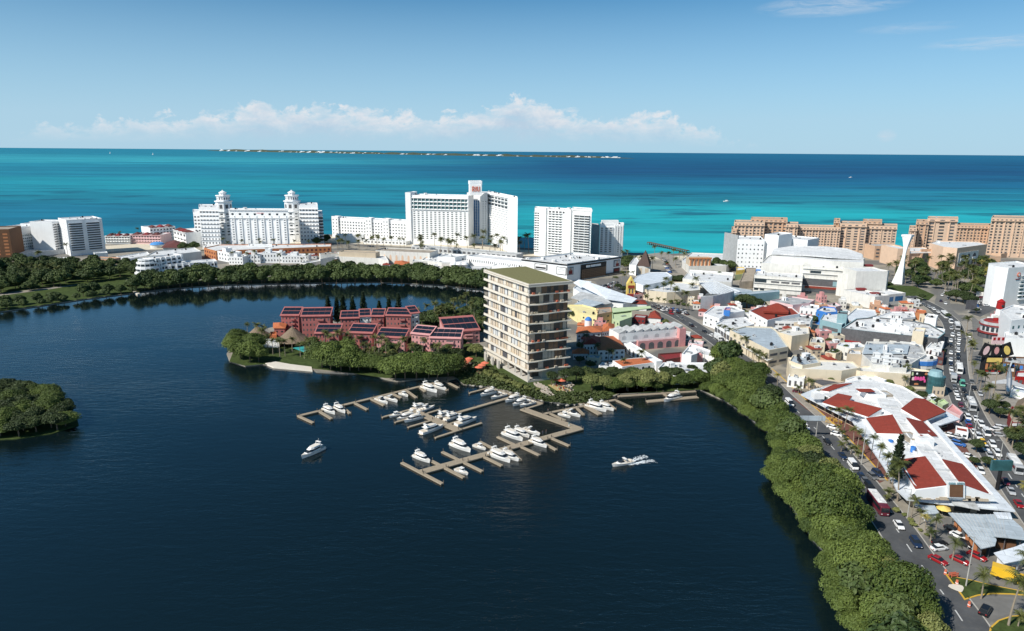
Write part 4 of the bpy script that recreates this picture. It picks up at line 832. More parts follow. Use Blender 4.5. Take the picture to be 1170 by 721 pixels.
A = b.front((18,290), (80,284), 5, 25, wall='lightgrey'); b.finish()
# ---- brown roofed hotel
b = Bld('resort_hotel', 'low white and pinkish hotel with brown hip roofs left of the twin towers', 'hotel', (165,280))
for (Ax, Bx, yb, d, w, nc, nr, rf) in [((119.5,269.5),(148,269.5),279,20,'white',9,3,'roofwhite'),((148,268),(183,268.5),278.5,22,'palepink',11,3,'darkred'),((171,260.5),(200,258.5),277,26,'white_clean',8,4,'rooftan'),((198,262),(212,266),279,24,'white',4,3,'darkred')]:
    H = hgt(Ax[0],Ax[1],yb); A = b.front(Ax, Bx, H, d, wall=w, roof='roofwhite', ac=2); b.grid(A[0], A[1], 2, H-1, nc, nr, 0.5, 0.5, 'glass'); b.bands(A[0], A[1], 3, H-0.5, nr, 1.0, 0.3, w)
    for k in range(3):
        q0, q1 = lerp(A[0],A[1],0.08+k*0.32), lerp(A[0],A[1],0.28+k*0.32); n_ = (A[3]-A[0])*0.4; b.hip([q0,q1,q1+n_,q0+n_], H+0.1, 2.2, 'maroon' if k != 1 else 'darkred')
A = W2([(186,283),(213,283),(208,277.5),(192,277)], 5); b.vol(A, 5, wall='offwhite'); b.hip(A, 5.1, 4, 'maroon', 1.5); b.finish()
b = Bld('pool_canopy', 'bright blue domed canopy before the brown roofed hotel', 'canopy', (180,284)); c = at(180,283)
mb = MB(); mb.loft([[(c.x+7*math.cos(a)*k, c.y+7*math.sin(a)*k, 4+2.6*math.sqrt(max(0,1-k*k))) for a in [math.pi*i/8 for i in range(16)]] for k in (1,0.8,0.5,0.15)]); b.part('dome', mb, 'canvas_blue'); mb = MB(); mb.cyl((c.x,c.y,0), 6.4, 4.1, 16); b.part('wall', mb, 'offwhite')
# ---- white stepped building with balcony windows on the lagoon
b = Bld('lagoon_apartments', 'white curved lagoon building of stacked dark window bands and rounded end', 'apartment building', (215,317))
H = hgt(186,302,315); A = b.front((184,302.5), (248,298.3), H, 14, wall='white_clean', ac=5); b.grid(A[0], A[1], 1.5, H-0.8, 8, 2, 0.72, 0.5, 'glass', name='window'); b.fins(A[0], A[1], 0.5, H, 9, 0.7, 1.2, 'white_clean'); b.bands(A[0], A[1], 4.5, 4.5, 1, 1.2, 0.8, 'white_clean')
H = 15; A = b.front((174,296), (209,291), H, 12, wall='white_clean', ac=3); b.grid(A[0], A[1], 5, H-1, 5, 3, 0.75, 0.5, 'glass'); b.fins(A[0], A[1], 5, H, 6, 0.7, 1.2, 'white_clean')
c = v2(at(170,316)); 
for k, (r0, z0, z1) in enumerate([(9,0,4.5),(8,4,8.5),(7.2,8,12.5),(6,12,15)]):
    pl = [c+Vector((r0*1.1*math.cos(a), r0*math.sin(a))) for a in [2*math.pi*i/14 for i in range(14)]]; b.vol(pl, z1, wall='white_clean', z0=z0, par=0.4)
    for i in range(7,14):
        b.grid(pl[i], pl[(i+1) % 14], z0+1.2, z1-0.8, 1, 1, 0.85, 0.7, 'glass')
b.vol([c+Vector((-3,-12)),c+Vector((5,-13)),c+Vector((5,-8)),c+Vector((-3,-8))], 5, wall='white_clean'); b.grid(c+Vector((-3,-12)), c+Vector((5,-13)), 1, 4, 1, 1, 0.8, 0.8, 'glass_blue')
b.finish()
b = Bld('warehouse_roof', 'long flat white roofed hall behind the curved lagoon building', 'building', (200,300))
b.px([(167,292),(196,291),(230,287),(222,282.5),(178,286.5)], 9, wall='offwhite', ac=6); b.px([(133,293),(168,287.5),(172,291),(140,297)], 7, wall='white', ac=2); b.finish()
b = Bld('villa_ruin', 'small peach and beige villa above the left wood', 'house', (112,312))
H = 9; A = b.front((102,295.5), (126,296.5), H, 12, wall='peach', roof='rooftan', ac=1); b.grid(A[0], A[1], 4.5, 8, 5, 1, 0.45, 0.6, 'glass'); b.front((91,300.5), (104,302), 6, 9, wall='beige', roof='rooftan'); b.front((117,302), (127,303), 6, 6, wall='beige', roof='rooftan'); b.finish()
b = Bld('white_annexe', 'plain white low building between the left hotel and the peach villa', 'building', (110,292)); b.front((108,289.5), (123,288.5), 6, 10, wall='white'); b.front((66,297), (80,294), 4, 10, wall='white'); b.finish()
# ---- twin towered hotel
b = Bld('twin_towered_hotel', 'wide white palace style hotel with two lantern towers', 'hotel', (294,284))
H = hgt(295,239.5,284); A = b.front((261,239.5), (329,239.5), H, 20, yaw=0, deep=1, wall='white_clean', ac=6)
b.grid(A[0], A[1], 9, H-9, 8, 9, 0.34, 0.34, 'glass'); b.fins(A[0], A[1], 6, H-6, 8, 3.6, 0.9, 'white_clean', 'bay'); 
b.grid(A[0], A[1], 9, H-9, 8, 9, 0.22, 0.34, 'glass', proud=0.95); b.bands(A[0], A[1], H-8, H-8, 1, 1.4, 0.7, 'white_clean', 'cornice'); b.bands(A[0], A[1], H, H, 1, 1.2, 0.7, 'white_clean', 'cornice')
b.grid(A[0], A[1], H-7, H-2, 8, 1, 0.3, 0.4, 'glass'); b.grid(lerp(A[0],A[1],.46), lerp(A[0],A[1],.6), H-5, H-2, 1, 1, 0.9, 0.5, 'palepink')
H1 = hgt(240,236,284); t_ = (A[1]-A[0]).normalized()
LW = b.front((227,236.5), (249,235.2), H1, 40, yaw=0, deep=1, wall='white_clean', ac=4); b.grid(LW[0], LW[1], 5, H1-3, 6, 9, 0.45, 0.4, 'shade'); b.bands(LW[0], LW[1], 6, H1-4, 9, 1.0, 0.35, 'white_clean')
H2 = hgt(222,242.5,282); LL = b.front((220.5,242.5), (228,242.5), H2, 40, yaw=0, deep=1, wall='white_clean'); b.grid(LL[0], LL[1], 5, H2-3, 2, 8, 0.6, 0.45, 'shade')
RW = b.front((341,234.5), (363,234.5), H1, 40, yaw=0, deep=1, wall='white_clean', ac=4); b.grid(RW[0], RW[1], 5, H1-3, 6, 9, 0.5, 0.42, 'shade'); b.bands(RW[0], RW[1], 6, H1-4, 9, 1.2, 0.4, 'white_clean')
RR = b.front((351,244), (368.5,241), H1-9, 44, yaw=0, deep=1, wall='white_clean'); b.bands(RR[0], RR[1], 5, H1-12, 9, 2.0, 0.5, 'white_clean'); b.grid(RR[0], RR[1], 5, H1-12, 1, 8, 1, 0.6, 'shade')
for X in (255,333.5):
    HT = hgt(X,227,284); c = v2(at(X,235,H))+Vector((0,1.5)); 
    for r0, z0, z1, nm in ((8.2,0,HT-6,'tower'),(6.8,HT-6.2,HT,'tower'),(3.6,HT,hgt(X,223.5,284),'lantern')):
        pl = [c+Vector((r0*math.cos(a), r0*math.sin(a))) for a in [2*math.pi*(i+.5)/8 for i in range(8)]]
        mb = MB(); mb.prism(pl, z0, z1); b.part(nm, mb, 'white_clean'); mb = MB(); mb.prism([c+(p-c)*1.13 for p in pl], z1-0.6, z1+0.4); b.part('cornice', mb, 'white_clean')
        for i in (4,5,6,7):
            P, Q = pl[i], pl[(i+1) % 8]; zz = max(z0, 8)
            if r0 > 8: b.grid(P, Q, zz, z1-12, 1, 8, 0.45, 0.45, 'glass'); b.grid(P, Q, z1-9, z1-2, 1, 1, 0.5, 0.6, 'shade')
            else: b.grid(P, Q, z0+1, z1-1, 1 if r0 < 4 else 2, 1, 0.45, 0.6, 'shade')
        if r0 > 8: mb = MB(); [mb.prism([c+(p-c)*1.12 for p in pl], z, z+0.6) for z in (10,16,22,28,34)]; b.part('balcony_ring', mb, 'white_clean')
    mb = MB(); zt = hgt(X,223.5,284); mb.loft([[(c.x+r0*math.cos(a), c.y+r0*math.sin(a), z) for a in [2*math.pi*i/10 for i in range(10)]] for r0, z in ((3.4,zt+0.3),(2.6,zt+1.1),(1.0,zt+1.7),(0.2,zt+2.8))]); b.part('dome', mb, 'white_clean')
PO = b.front((233,283.5), (349,281.5), 6, 30, yaw=0, deep=1, wall='white_clean'); b.grid(PO[0], PO[1], 1, 5.5, 22, 1, 0.5, 0.6, 'shade'); PO = b.front((284,280.5), (311,280.5), 10, 12, yaw=0, deep=1, z0=6, wall='white_clean'); b.grid(PO[0], PO[1], 6.3, 9, 1, 1, 0.95, 0.8, 'shade'); b.finish()
b = Bld('orange_arcade', 'long low orange two storey building in front of the twin towers', 'building', (310,293))
H = hgt(300,283,293.5); A = b.vol(W2([(233,283),(246,286.5),(378,281.5),(378.5,278.5),(250,279.5)], H), H, wall='orange', roof='roofwhite', ac=8)
P, Q = v2(at(246,286.5,H)), v2(at(378,281.5,H)); b.grid(P, Q, 0.8, H-1, 26, 2, 0.45, 0.55, 'maroon'); b.grid(v2(at(233,283,H)), P, 0.8, H-1, 5, 2, 0.45, 0.5, 'maroon'); b.finish()
rr = random.Random(8)
for k, (x0, x1, y0, y1, yb, lab) in enumerate([(261,277,293,293.5,305,'first white arcade house from the left across the lagoon'),(276,297,291,291,304,'white arcade house with a red roof sign across the lagoon'),(298,322,289,289,304,'wide stepped white arcade house across the lagoon'),(322,352,292,292,303.5,'white arcade house at the right end of its row'),(246,262,286,289,300,'white flat block at the right end of the orange building base')]):
    b = Bld('arcade_house', lab, 'house', ((x0+x1)/2, yb)); H = hgt((x0+x1)/2, y0, yb); A = b.front((x0,y0), (x1,y1), H*0.8, 12, wall='white_clean', ac=3, seed=k); n = max(3, int((x1-x0)/3.2))
    b.grid(A[0], A[1], 1, H*0.75, n, 2, 0.35, 0.45, 'glass', arch=True)
    for j in range(rr.choice((1,2))): u = rr.uniform(.1,.6); P = lerp(A[0],A[1],u); Q = lerp(A[0],A[1],u+.25); nn_ = (A[3]-A[0])*0.5; b.vol([P+nn_*.4,Q+nn_*.4,Q+nn_*1.4,P+nn_*1.4], H*1.05, z0=H*0.7, wall='white_clean')
    if k == 1: c = lerp(A[0],A[1],.4); mb = MB(); mb.box((c.x,c.y+1,H*.8+.8), (3,0.4,1.4)); b.part('roof_sign', mb, 'cloth_coral')
    b.finish()
# ---- beige and white shops along the far shore
b = Bld('convention_shops', 'beige shopping hall with a brown flat roof across the lagoon', 'building', (400,304))
A = b.px([(366,296),(387,293),(432,295),(444,298),(440,291),(400,288)], 8, wall='offwhite', roof='roofwhite', ac=5); A = b.front((387,287.5), (429,289), 12, 10, z0=6, wall='beige', roof='rooftan'); b.front((366,291), (388,290), 9.5, 10, wall='offwhite', roof='rooftan', ac=2)
b.front((350,301), (372,297), 5, 8, wall='offwhite'); b.finish()
b = Bld('brick_hall', 'long cream hall with a dark roof edge and tall arched niches across the lagoon', 'building', (460,300))
H = 12; A = b.front((429,286), (491,289), H, 20, wall='offwhite', roof='rooftan', trim='darkgrey', ac=2); b.grid(A[0], A[1], 2, H-2.5, 9, 1, 0.35, 0.8, 'tan_light', arch=True); b.finish()
b = Bld('tiled_pavilion', 'small pavilion with a bright orange tiled roof at the mangrove hedge', 'pavilion', (459,304)); P = W2([(451,301.5),(467,302),(467,298.5),(452,297.5)], 5); b.vol(P, 4.2, wall='brown'); b.hip(P, 4.3, 2, 'terracotta', 0.8)
b = Bld('glass_cafe', 'white cafe block with a wide dark window at the mangrove hedge', 'building', (482,306)); A = b.front((471,298.5), (494,298.5), 7.5, 12, wall='offwhite'); b.grid(A[0], A[1], 1.5, 6.5, 3, 1, 0.8, 0.7, 'glass'); A = b.front((489,303.5), (514,304.5), 5, 9, wall='offwhite', roof='roofgrey', trim='terracotta', ac=1); b.grid(A[0], A[1], 1, 4, 4, 1, 0.7, 0.6, 'lightgrey'); b.finish()
b = Bld('shell_pavilion', 'white scalloped pavilion with an orange doorway at the mangrove hedge', 'pavilion', (524,310)); A = b.front((515,302), (534,302), 8, 10, wall='white_clean', roof='roofwhite')
for k in range(3):
    q = lerp(A[0],A[1],(k+.5)/3); mb = MB(); mb.loft([[(q.x+3.2*math.cos(a)*s, q.y+3.2*math.sin(a)*s, 8+1.8*math.sqrt(max(0,1-s*s))) for a in [math.pi*i/6 for i in range(12)]] for s in (1,.7,.3)]); b.part('dome', mb, 'white_clean')
b.grid(lerp(A[0],A[1],.4), lerp(A[0],A[1],.65), 0.6, 4.5, 1, 1, 0.9, 0.9, 'orange', arch=True); b.grid(A[0], lerp(A[0],A[1],.35), 1, 5, 2, 1, .5, .7, 'shade', arch=True); b.finish()
b = Bld('flat_shopping_hall', 'broad white flat roofed shopping hall below the row of hotel palms', 'building', (510,298))
b.px([(482,297),(505,300),(536,300),(536,291),(505,289),(488,291.5)], 8, wall='offwhite', ac=10, seed=4); b.px([(500,293),(520,294),(533,291.5),(512,290)], 11, z0=7, wall='white', ac=3); b.finish()
b = Bld('perforated_hall', 'long white hall pierced by a row of tiny windows below the red lettered hotel', 'building', (565,303))
H = 11; A = b.front((533,292.5), (597,299.5), H, 18, wall='white_clean'); b.grid(A[0], A[1], H-5.5, H-1.5, 26, 1, 0.35, 0.5, 'shade'); A = b.front((520,305.5), (560,306.5), 5, 10, wall='lightgrey', ac=3); b.grid(A[0], A[1], 2, 4.5, 16, 1, .6, .6, 'shade'); A = b.front((562,303), (597,306), 7, 12, wall='white', ac=4); b.finish()
# ---- wing left of the lettered hotel
b = Bld('hotel_wing', 'long low white hotel wing with square window rows left of the red lettered hotel', 'hotel', (420,276))
H = hgt(420,251.5,274); A = b.front((380,248.5), (464,252.5), H, 16, wall='white_clean', ac=6); b.grid(A[0], A[1], 3, H-3, 26, 5, 0.42, 0.42, 'glass')
for u0, u1 in ((0,.09),(.47,.55),(.7,.78)):
    P, Q = lerp(A[0],A[1],u0), lerp(A[0],A[1],u1); n_ = (A[0]-A[3]).normalized(); b.vol([P+n_*2.2,Q+n_*2.2,Q-n_*5,P-n_*5], H+1.8, wall='white_clean'); b.grid(P+n_*2.2, Q+n_*2.2, 3, H, 2, 5, 0.3, 0.35, 'glass')
A = b.front((383,268.5), (415,268.5), 8, 14, wall='white'); A = b.front((415,274), (464,276), 4.5, 14, wall='white', ac=4); b.grid(A[0], A[1], 1, 4, 12, 1, .5, .5, 'shade'); b.finish()
# ---- red lettered hotel
b = Bld('lettered_hotel', 'tallest white beach hotel with red RIU letters on its central tower', 'hotel', (545,280))
H = hgt(500,222.5,278); A = b.front((463.5,222.5), (535,224), H, 22, wall='white_clean', ac=5); P, Q = lerp(A[0],A[1],.10), lerp(A[0],A[1],.98)
b.grid(P, Q, 6, H-17, 13, 15, 0.46, 0.46, 'glass'); b.grid(P, Q, H-15, H-3, 1, 3, 1.0, 0.62, 'glass_teal'); b.bands(P, Q, H-15, H-3, 4, 1.3, 0.6, 'white_clean', 'cornice'); b.fins(P, Q, H-15, H-3, 14, .4, 1.0, 'white_clean')
mb = MB(); 
L0 = lerp(A[0],A[1],.085); n_ = (A[0]-A[3]).normalized(); b.vol([A[0]+n_*1.5, L0+n_*1.5, L0-n_*20, A[0]-n_*20], H+2.6, wall='white_clean')
HC = hgt(545,220,277); C = b.front((533.5,220), (557,220.5), HC, 24, wall='white_clean'); S0, S1 = lerp(C[0],C[1],.23), lerp(C[0],C[1],.62)
b.grid(S0, S1, 8, HC-8, 4, 13, 0.72, 0.94, 'glass_blue', proud=0.2); b.grid(lerp(C[0],C[1],.72), lerp(C[0],C[1],.98), 8, HC-8, 2, 15, 0.28, 0.35, 'glass'); b.grid(lerp(C[0],C[1],.05), lerp(C[0],C[1],.18), 8, HC-8, 1, 15, 0.25, 0.3, 'glass')
HB = hgt(545,206.5,277); K = b.front((537,211.5), (550.5,211.5), HB-3.5, 14, z0=HC-1, wall='white_clean', name='sign_block'); b.front((536.8,206.8), (550.8,206.8), HB, 14.6, z0=HB-4, wall='white_clean', name='sign_cap')
kn = Vector((K[0].y*0-1,0)); d_ = (K[1]-K[0]).normalized(); fn = Vector((d_.y,-d_.x)); fn = fn if fn.y < 0 else -fn; O_ = K[0]+d_*2.2+fn*0.1
text_mb('RIU', Vector((O_.x,O_.y,HC+2.6)), Vector((d_.x,d_.y,0)), Vector((0,0,1)), 5.2, 8.2, 0.4).build('sign_letters', 'cloth_coral', b.t)
b.grid(K[1], K[2], HC+0.5, HB-4.3, 1, 1, 0.85, 0.9, 'glass_teal')
HR = hgt(591,226,292); rp = at(591.5,226,HR); lp = v2(at(557,224,HR)); lp = v2(C[1])+Vector((0,6)); rr_ = v2(rp); t2 = (rr_-lp).normalized(); n2 = Vector((-t2.y,t2.x)); n2 = n2 if n2.dot(lp) > 0 else -n2
n2 = (lp+rr_).normalized(); b.vol([lp, rr_, rr_+n2*22, lp+n2*22], HR, wall='white_clean', ac=5, seed=5); P, Q = lerp(lp,rr_,.02), lerp(lp,rr_,.7)
b.grid(P, Q, 8, HR-16, 9, 13, 0.30, 0.35, 'lightgrey'); b.bands(P, Q, 8, HR-16, 14, 1.0, 0.3, 'white_clean'); b.grid(P, Q, HR-14, HR-3, 6, 3, 0.8, 0.6, 'glass'); b.bands(P, Q, HR-14, HR-2, 4, 1.2, 0.5, 'white_clean', 'cornice')
PD = b.front((470,281), (590,291), 5, 14, wall='lightgrey', ac=6, roof='roofgrey'); b.grid(PD[0], PD[1], .8, 4.5, 22, 1, .6, .6, 'shade'); b.finish()
# ---- white apartment slabs
b = Bld('apartment_slab', 'tall cream white apartment slab, the larger of the pair right of the lettered hotel', 'apartment building', (645,294))
H = hgt(645,239,294); A = b.front((611,237.5), (676,241.5), H, 20, deep=1, wall='white', ac=9, seed=7)
for u0, u1, c_, wf in ((0.0,.09,2,.5),(.25,.50,4,.55),(.55,.63,1,.5),(.70,.98,3,.85)):
    P, Q = lerp(A[0],A[1],u0), lerp(A[0],A[1],u1); b.grid(P, Q, 5, H-4, c_, 16, wf, 0.42, 'glass', alt='shade'); b.bands(P, Q, 5, H-4, 17, 1.2 if u0 < .69 else 2.4, 0.45, 'white')
b.grid(lerp(A[0],A[1],.25), lerp(A[0],A[1],.62), H-4, H-1.5, 6, 1, .7, .7, 'shade'); P, Q = lerp(A[0],A[1],.68), lerp(A[0],A[1],1.01); n_ = (A[3]-A[0]); b.vol([P,Q,Q+n_*1.0,P+n_*1.0], H+1.6, z0=H-0.6, wall='white', roof='lightgrey'); P, Q = lerp(A[0],A[1],.1), lerp(A[0],A[1],.22); b.fins(P, Q, 0, H+0.8, 1, 8, 1.4, 'white', 'core'); b.fins(lerp(A[0],A[1],.52), lerp(A[0],A[1],.70), 0, H+0.6, 1, 7, 1.6, 'white', 'core'); b.finish()
b = Bld('apartment_tower', 'smaller white apartment tower beside the large slab', 'apartment building', (697,292))
H = hgt(700,254,291); A = b.front((685.5,256), (713,254), H, 16, yaw=4, deep=1, wall='white_clean', ac=2); P, Q = A[0], A[1]
b.grid(P, lerp(P,Q,.55), 5, H-3, 3, 13, .5, .45, 'glass'); b.bands(P, lerp(P,Q,.55), 5, H-3, 14, 1.4, .4, 'white_clean'); b.fins(lerp(P,Q,.58), Q, 3, H-1, 4, 1.3, 1.0, 'white'); b.grid(lerp(P,Q,.58), Q, 5, H-3, 3, 13, .3, .4, 'shade'); b.vol([P+Vector((-6,11)), P+Vector((0,1)), P+Vector((0,14)), P+Vector((-6,20))], H-1, wall='grey'); b.vol([lerp(P,Q,.1)+Vector((0,4)), lerp(P,Q,.8)+Vector((0,4)), lerp(P,Q,.8)+Vector((0,10)), lerp(P,Q,.1)+Vector((0,10))], H+3, z0=H-1, wall='white'); b.finish()  # left side volume coloured grey to stand for the tower's shadowed face
# ---- mall with black trim
b = Bld('trimmed_mall', 'white mall box with black roof trim, lattice front and picture signs', 'shopping mall', (665,322))
H = hgt(708.7,293.5,313); pl = W2([(596,295.5),(648,301.5),(709.5,293),(655,288.5)], H); b.vol(pl, H, wall='white_clean', roof='roofwhite', trim='black', ac=26, seed=9, pt=0.8, par=1.2)
F0, F1, F2 = v2(at(596,295.5,H)), v2(at(648,301.5,H)), v2(at(709.5,293,H))
b.bands(F0, F1, H-0.9, H-0.9, 1, 0.5, 1.0, 'black', 'roof_edge'); b.bands(F1, F2, H-0.9, H-0.9, 1, 0.5, 1.0, 'black', 'roof_edge')
b.grid(lerp(F1,F2,.24), lerp(F1,F2,.71), 1, H-2.2, 1, 1, 1, 1, 'black', proud=0.5, name='portal'); b.grid(lerp(F1,F2,.25), lerp(F1,F2,.70), 1, H-6.2, 12, 6, .86, .8, 'wood', proud=0.8, name='lattice_panel')
P = lerp(F1,F2,.33); d_ = (F2-F1).normalized(); fn = Vector((d_.y,-d_.x)); P = P+fn*0.85
mb = MB()
for x_, w_ in ((0,4.6),(5.6,5.0),(11.0,6.0)):
    q = P+d_*(x_+w_/2); mb.box((q.x,q.y,H-4.2), (w_,0.3,1.6), math.atan2(d_.y,d_.x))
b.part('sign_letters', mb, 'white_clean')
def pic(P, Q, z0, z1, bg, spots, nm='picture_sign'):
    b.grid(P, Q, z0, z1, 1, 1, 1, 1, 'black', proud=0.35, name='sign_frame'); b.grid(lerp(P,Q,.06), lerp(P,Q,.94), z0+.4, z1-.4, 1, 1, 1, 1, bg, proud=0.5, name=nm)
    for u0, u1, a, c_, m_ in spots: b.grid(lerp(P,Q,u0), lerp(P,Q,u1), z0+(z1-z0)*a, z0+(z1-z0)*c_, 1, 1, 1, 1, m_, proud=0.56, name='picture_patch')
pic(lerp(F1,F2,0.0), lerp(F1,F2,.11), H-9, H-3, 'lightgrey', [(.2,.8,.1,.6,'darkred'),(.35,.65,.5,.85,'skin')])
pic(lerp(F0,F1,.78), lerp(F0,F1,.99), H-9, H-3, 'white_clean', [(.15,.85,.6,.66,'grey'),(.25,.75,.35,.4,'grey'),(.3,.7,.8,.84,'grey')]); pic(lerp(F0,F1,.30), lerp(F0,F1,.58), H-7, H-2.5, 'white_clean', [(.1,.9,.2,.5,'black')])
pic(lerp(F1,F2,.86), lerp(F1,F2,.98), H-8, H-2.5, 'lightgrey', [(.3,.8,.1,.5,'darkred'),(.4,.6,.4,.85,'peach')]); pic(lerp(F1,F2,.86), lerp(F1,F2,.98), 2.5, H-9.2, 'maroon', [(.2,.7,.3,.7,'darkred')]); b.bands(lerp(F1,F2,.70), F2, 2, 2, 1, 2.5, .7, 'black', 'marquee'); b.finish()
# ---- pyramid house
b = Bld('pyramid_house', 'white beach house under a steep dark thatched pyramid', 'house', (733,312))
A = b.px([(719,302),(727,303.5),(730,298),(726,292)], 9, wall='white_clean'); A = b.px([(728,304),(743,304.5),(744,299),(731,298.5)], 8, wall='offwhite'); b.grid(v2(at(728,304,8)), v2(at(743,304.5,8)), 1, 7, 2, 1, .55, .8, 'beige')
pl = W2([(728,303.5),(742.5,305),(744,299),(733,298)], 8); ap = at(737.6,282,hgt(738,282,306)); mb = MB(); V = [(p.x,p.y,8.02) for p in pl]+[(ap.x,ap.y,ap.z)]; c_ = sum(pl, Vector((0,0)))/4; V[4] = (c_.x,c_.y,hgt(738,282,307)); mb.add(V, [(0,1,4),(1,2,4),(2,3,4),(3,0,4),(3,2,1,0)], 0)
b.part('thatched_pyramid', mb, 'darkthatch'); b.finish()
# ---- barrel roofed market and colourful shops
def sloped(b, pts, m, th=0.25, name='roof'):
    mb = MB(); mb.slab([at(x, y, z) for x, y, z in pts], th); b.part(name, mb, m)
b = Bld('barrel_roofed_market', 'market hall under long smooth white roofs right of the tower', 'market hall', (690,350))
b.px([(655,329),(662,323),(700,332),(727,344),(712,347),(690,345),(668,338)], 6, wall='white', roof='metalwhite')
sloped(b, [(655,323,7),(661,319.5,10),(676,322,10),(664,329,7)], 'metalwhite'); sloped(b, [(664,327,7.5),(672,322,11),(699,331,10.5),(728,341,8),(722,346,6.6),(694,342,7.5)], 'metalwhite'); sloped(b, [(652,340,5.5),(664,333,8),(690,339,7.8),(699,346,6.2),(685,349,5)], 'roofgrey'); sloped(b, [(655,348,6.1),(668,341,7.4),(690,346,6.6),(675,351,5)], 'metalroof'); b.finish()
def simple(name, lab, cat, pts, H, wall, roof, edges=(), ac=0, hip=None, px=None, wm='glass', arch=False, par=0.6, seed=1, trim=None, z0=0):
    """one storey or two storey town building from its roof outline in the photograph"""
    c = px or (sum(p[0] for p in pts)/len(pts), max(p[1] for p in pts)); b = Bld(name, lab, cat, c); pl = W2(pts, H); b.vol(pl, H, wall=wall, roof=roof, ac=ac, par=par, seed=seed, trim=trim)
    for (i, cols, rows, wf, hf) in edges:
        P, Q = v2(at(*pts[i], H)), v2(at(*pts[(i+1) % len(pts)], H)); b.grid(P, Q, 0.8, H-0.8, cols, rows, wf, hf, wm, arch=arch)
    if hip: b.hip(pl, H+0.02, hip[0], hip[1], 0.5)
    b.finish(); return b
simple('yellow_shop', 'pale yellow painted building with outside stairs right of the tower', 'shop', [(648,348),(666,348),(684,353),(682,362),(664,358)], 7.5, 'paleyellow', 'paleyellow', [(3,3,2,.3,.35)], ac=2)
simple('peach_shop', 'peach block with a mural of orange shapes beside the pale yellow building', 'shop', [(681,352),(698,351),(699,356),(683,359)], 7.5, 'peach', 'rooftan', [(2,2,2,.3,.3)], ac=1)
b = simple('green_shop', 'light green building with a long green canopy roof', 'shop', [(699,355),(722,353.5),(722,362),(708,367),(700,364)], 6.5, 'green', 'green', [(3,2,2,.3,.5)], ac=1); sloped(b, [(699,352,7.6),(743,349.5,7.6),(744,352,7.2),(700,357,7.2)], 'green', 0.4, 'canopy')
b = simple('red_kiosk', 'maroon walled kiosk with a grey deck in front of the green canopy', 'shop', [(724,362),(737,363),(740,360),(726,359)], 4.5, 'darkred', 'roofgrey', [(0,3,1,.5,.4)])
b = simple('red_tent_shop', 'shop under a rounded bright red roof beside the maroon kiosk', 'shop', [(741,363),(755,364),(753,358),(744,357)], 3.8, 'white', 'redroof', (), hip=(2.5,'redroof'))
b = simple('red_roof_shop', 'low red hip roofed shop behind the green canopy', 'shop', [(721,347),(739,347.5),(736,343),(724,343)], 5, 'white', 'redroof', (), hip=(1.2,'redroof'))
b = simple('pink_roofed_stall', 'stall with a dark pink roof beside the yellow gateway', 'stall', [(724,337),(741,335),(740,332),(726,333)], 4.5, 'palepink', 'darkred', [(0,3,1,.5,.5)])
# yellow gateway and crescent mall
b = Bld('gateway', 'yellow and red gabled gateway at the start of the crescent mall', 'gateway', (722,335))
P, Q = v2(at(717,322,12)), v2(at(726,322,12)); mb = MB(); d_ = (Q-P); c = (P+Q)/2; n_ = Vector((-d_.y,d_.x)).normalized()*4
for s in (0,):
    V = [P,Q]; pts = [(P,0),(Q,0),(Q,10.5),((P+Q)/2,15.5),(P,10.5)]; mb.add([(p.x,p.y,z) for p, z in pts]+[(p.x+n_.x,p.y+n_.y,z) for p, z in pts], [(0,1,2,3,4),(9,8,7,6,5)]+[(i,(i+1)%5,5+(i+1)%5,5+i) for i in range(5)])
b.part('gable_wall', mb, 'yellow'); b.grid(lerp(P,Q,.1), lerp(P,Q,.9), 7.5, 9.5, 1, 1, 1, 1, 'redroof', proud=.5, name='sign_band'); b.grid(lerp(P,Q,.1), lerp(P,Q,.9), 3.6, 7.2, 2, 1, .5, .9, 'shade'); b.grid(P, Q, .5, 3.5, 1, 1, .96, 1, 'darkred', proud=1.4, name='awning', th=1.5); b.grid(lerp(P,Q,.4), lerp(P,Q,.6), 11, 12.6, 1, 1, 1, 1, 'redroof', name='emblem'); b.finish()
b = Bld('crescent_mall', 'cream walled mall under a wide curved white roof in the centre right', 'shopping mall', (755,345))
A = b.px([(726,327),(742,332),(762,334),(782,333),(800,331),(800,325),(780,322),(756,322),(730,320)], 8, wall='cream', roof='roofwhite', ac=8); P, Q = v2(at(742,332,8)), v2(at(782,333,8)); b.grid(P, Q, 1, 6, 8, 1, .5, .7, 'tan_light', arch=True); P, Q = v2(at(726,327,8)), v2(at(742,332,8)); b.grid(P, Q, 1, 7, 6, 2, .4, .4, 'glass')
b.px([(722,322),(735,326),(756,322),(768,315),(762,311),(742,311),(728,315)], 11, z0=6, wall='white_clean', roof='metalwhite', par=0.3)
b.px([(780,318),(800,321),(836,322),(838,314),(815,312),(785,312)], 10, wall='offwhite', roof='roofwhite', ac=5, par=.5); b.px([(787,309.5),(838,313),(838,311.5),(787,308)], 6, wall='white'); b.finish()
b = Bld('ribbed_hall', 'hall with a ribbed pale metal roof and a curved grey fin wall', 'hall', (815,360))
sl_ = [(797,321,9),(812,318.5,10),(846,333,10),(838,335.5,9),(812,335.5,9)]; sloped(b, sl_, 'metalwhite', .5)
for k in range(9):
    u = k/8; a0 = at(797+15*u,321-2.5*u,9.1+u); a1 = at(814+32*u,335.5-2.5*u,9.1+u); mb = MB(); mb.tube(a0, a1, .25, .25, 4); b.part('roof_rib', mb, 'lightgrey')
pl = []; 
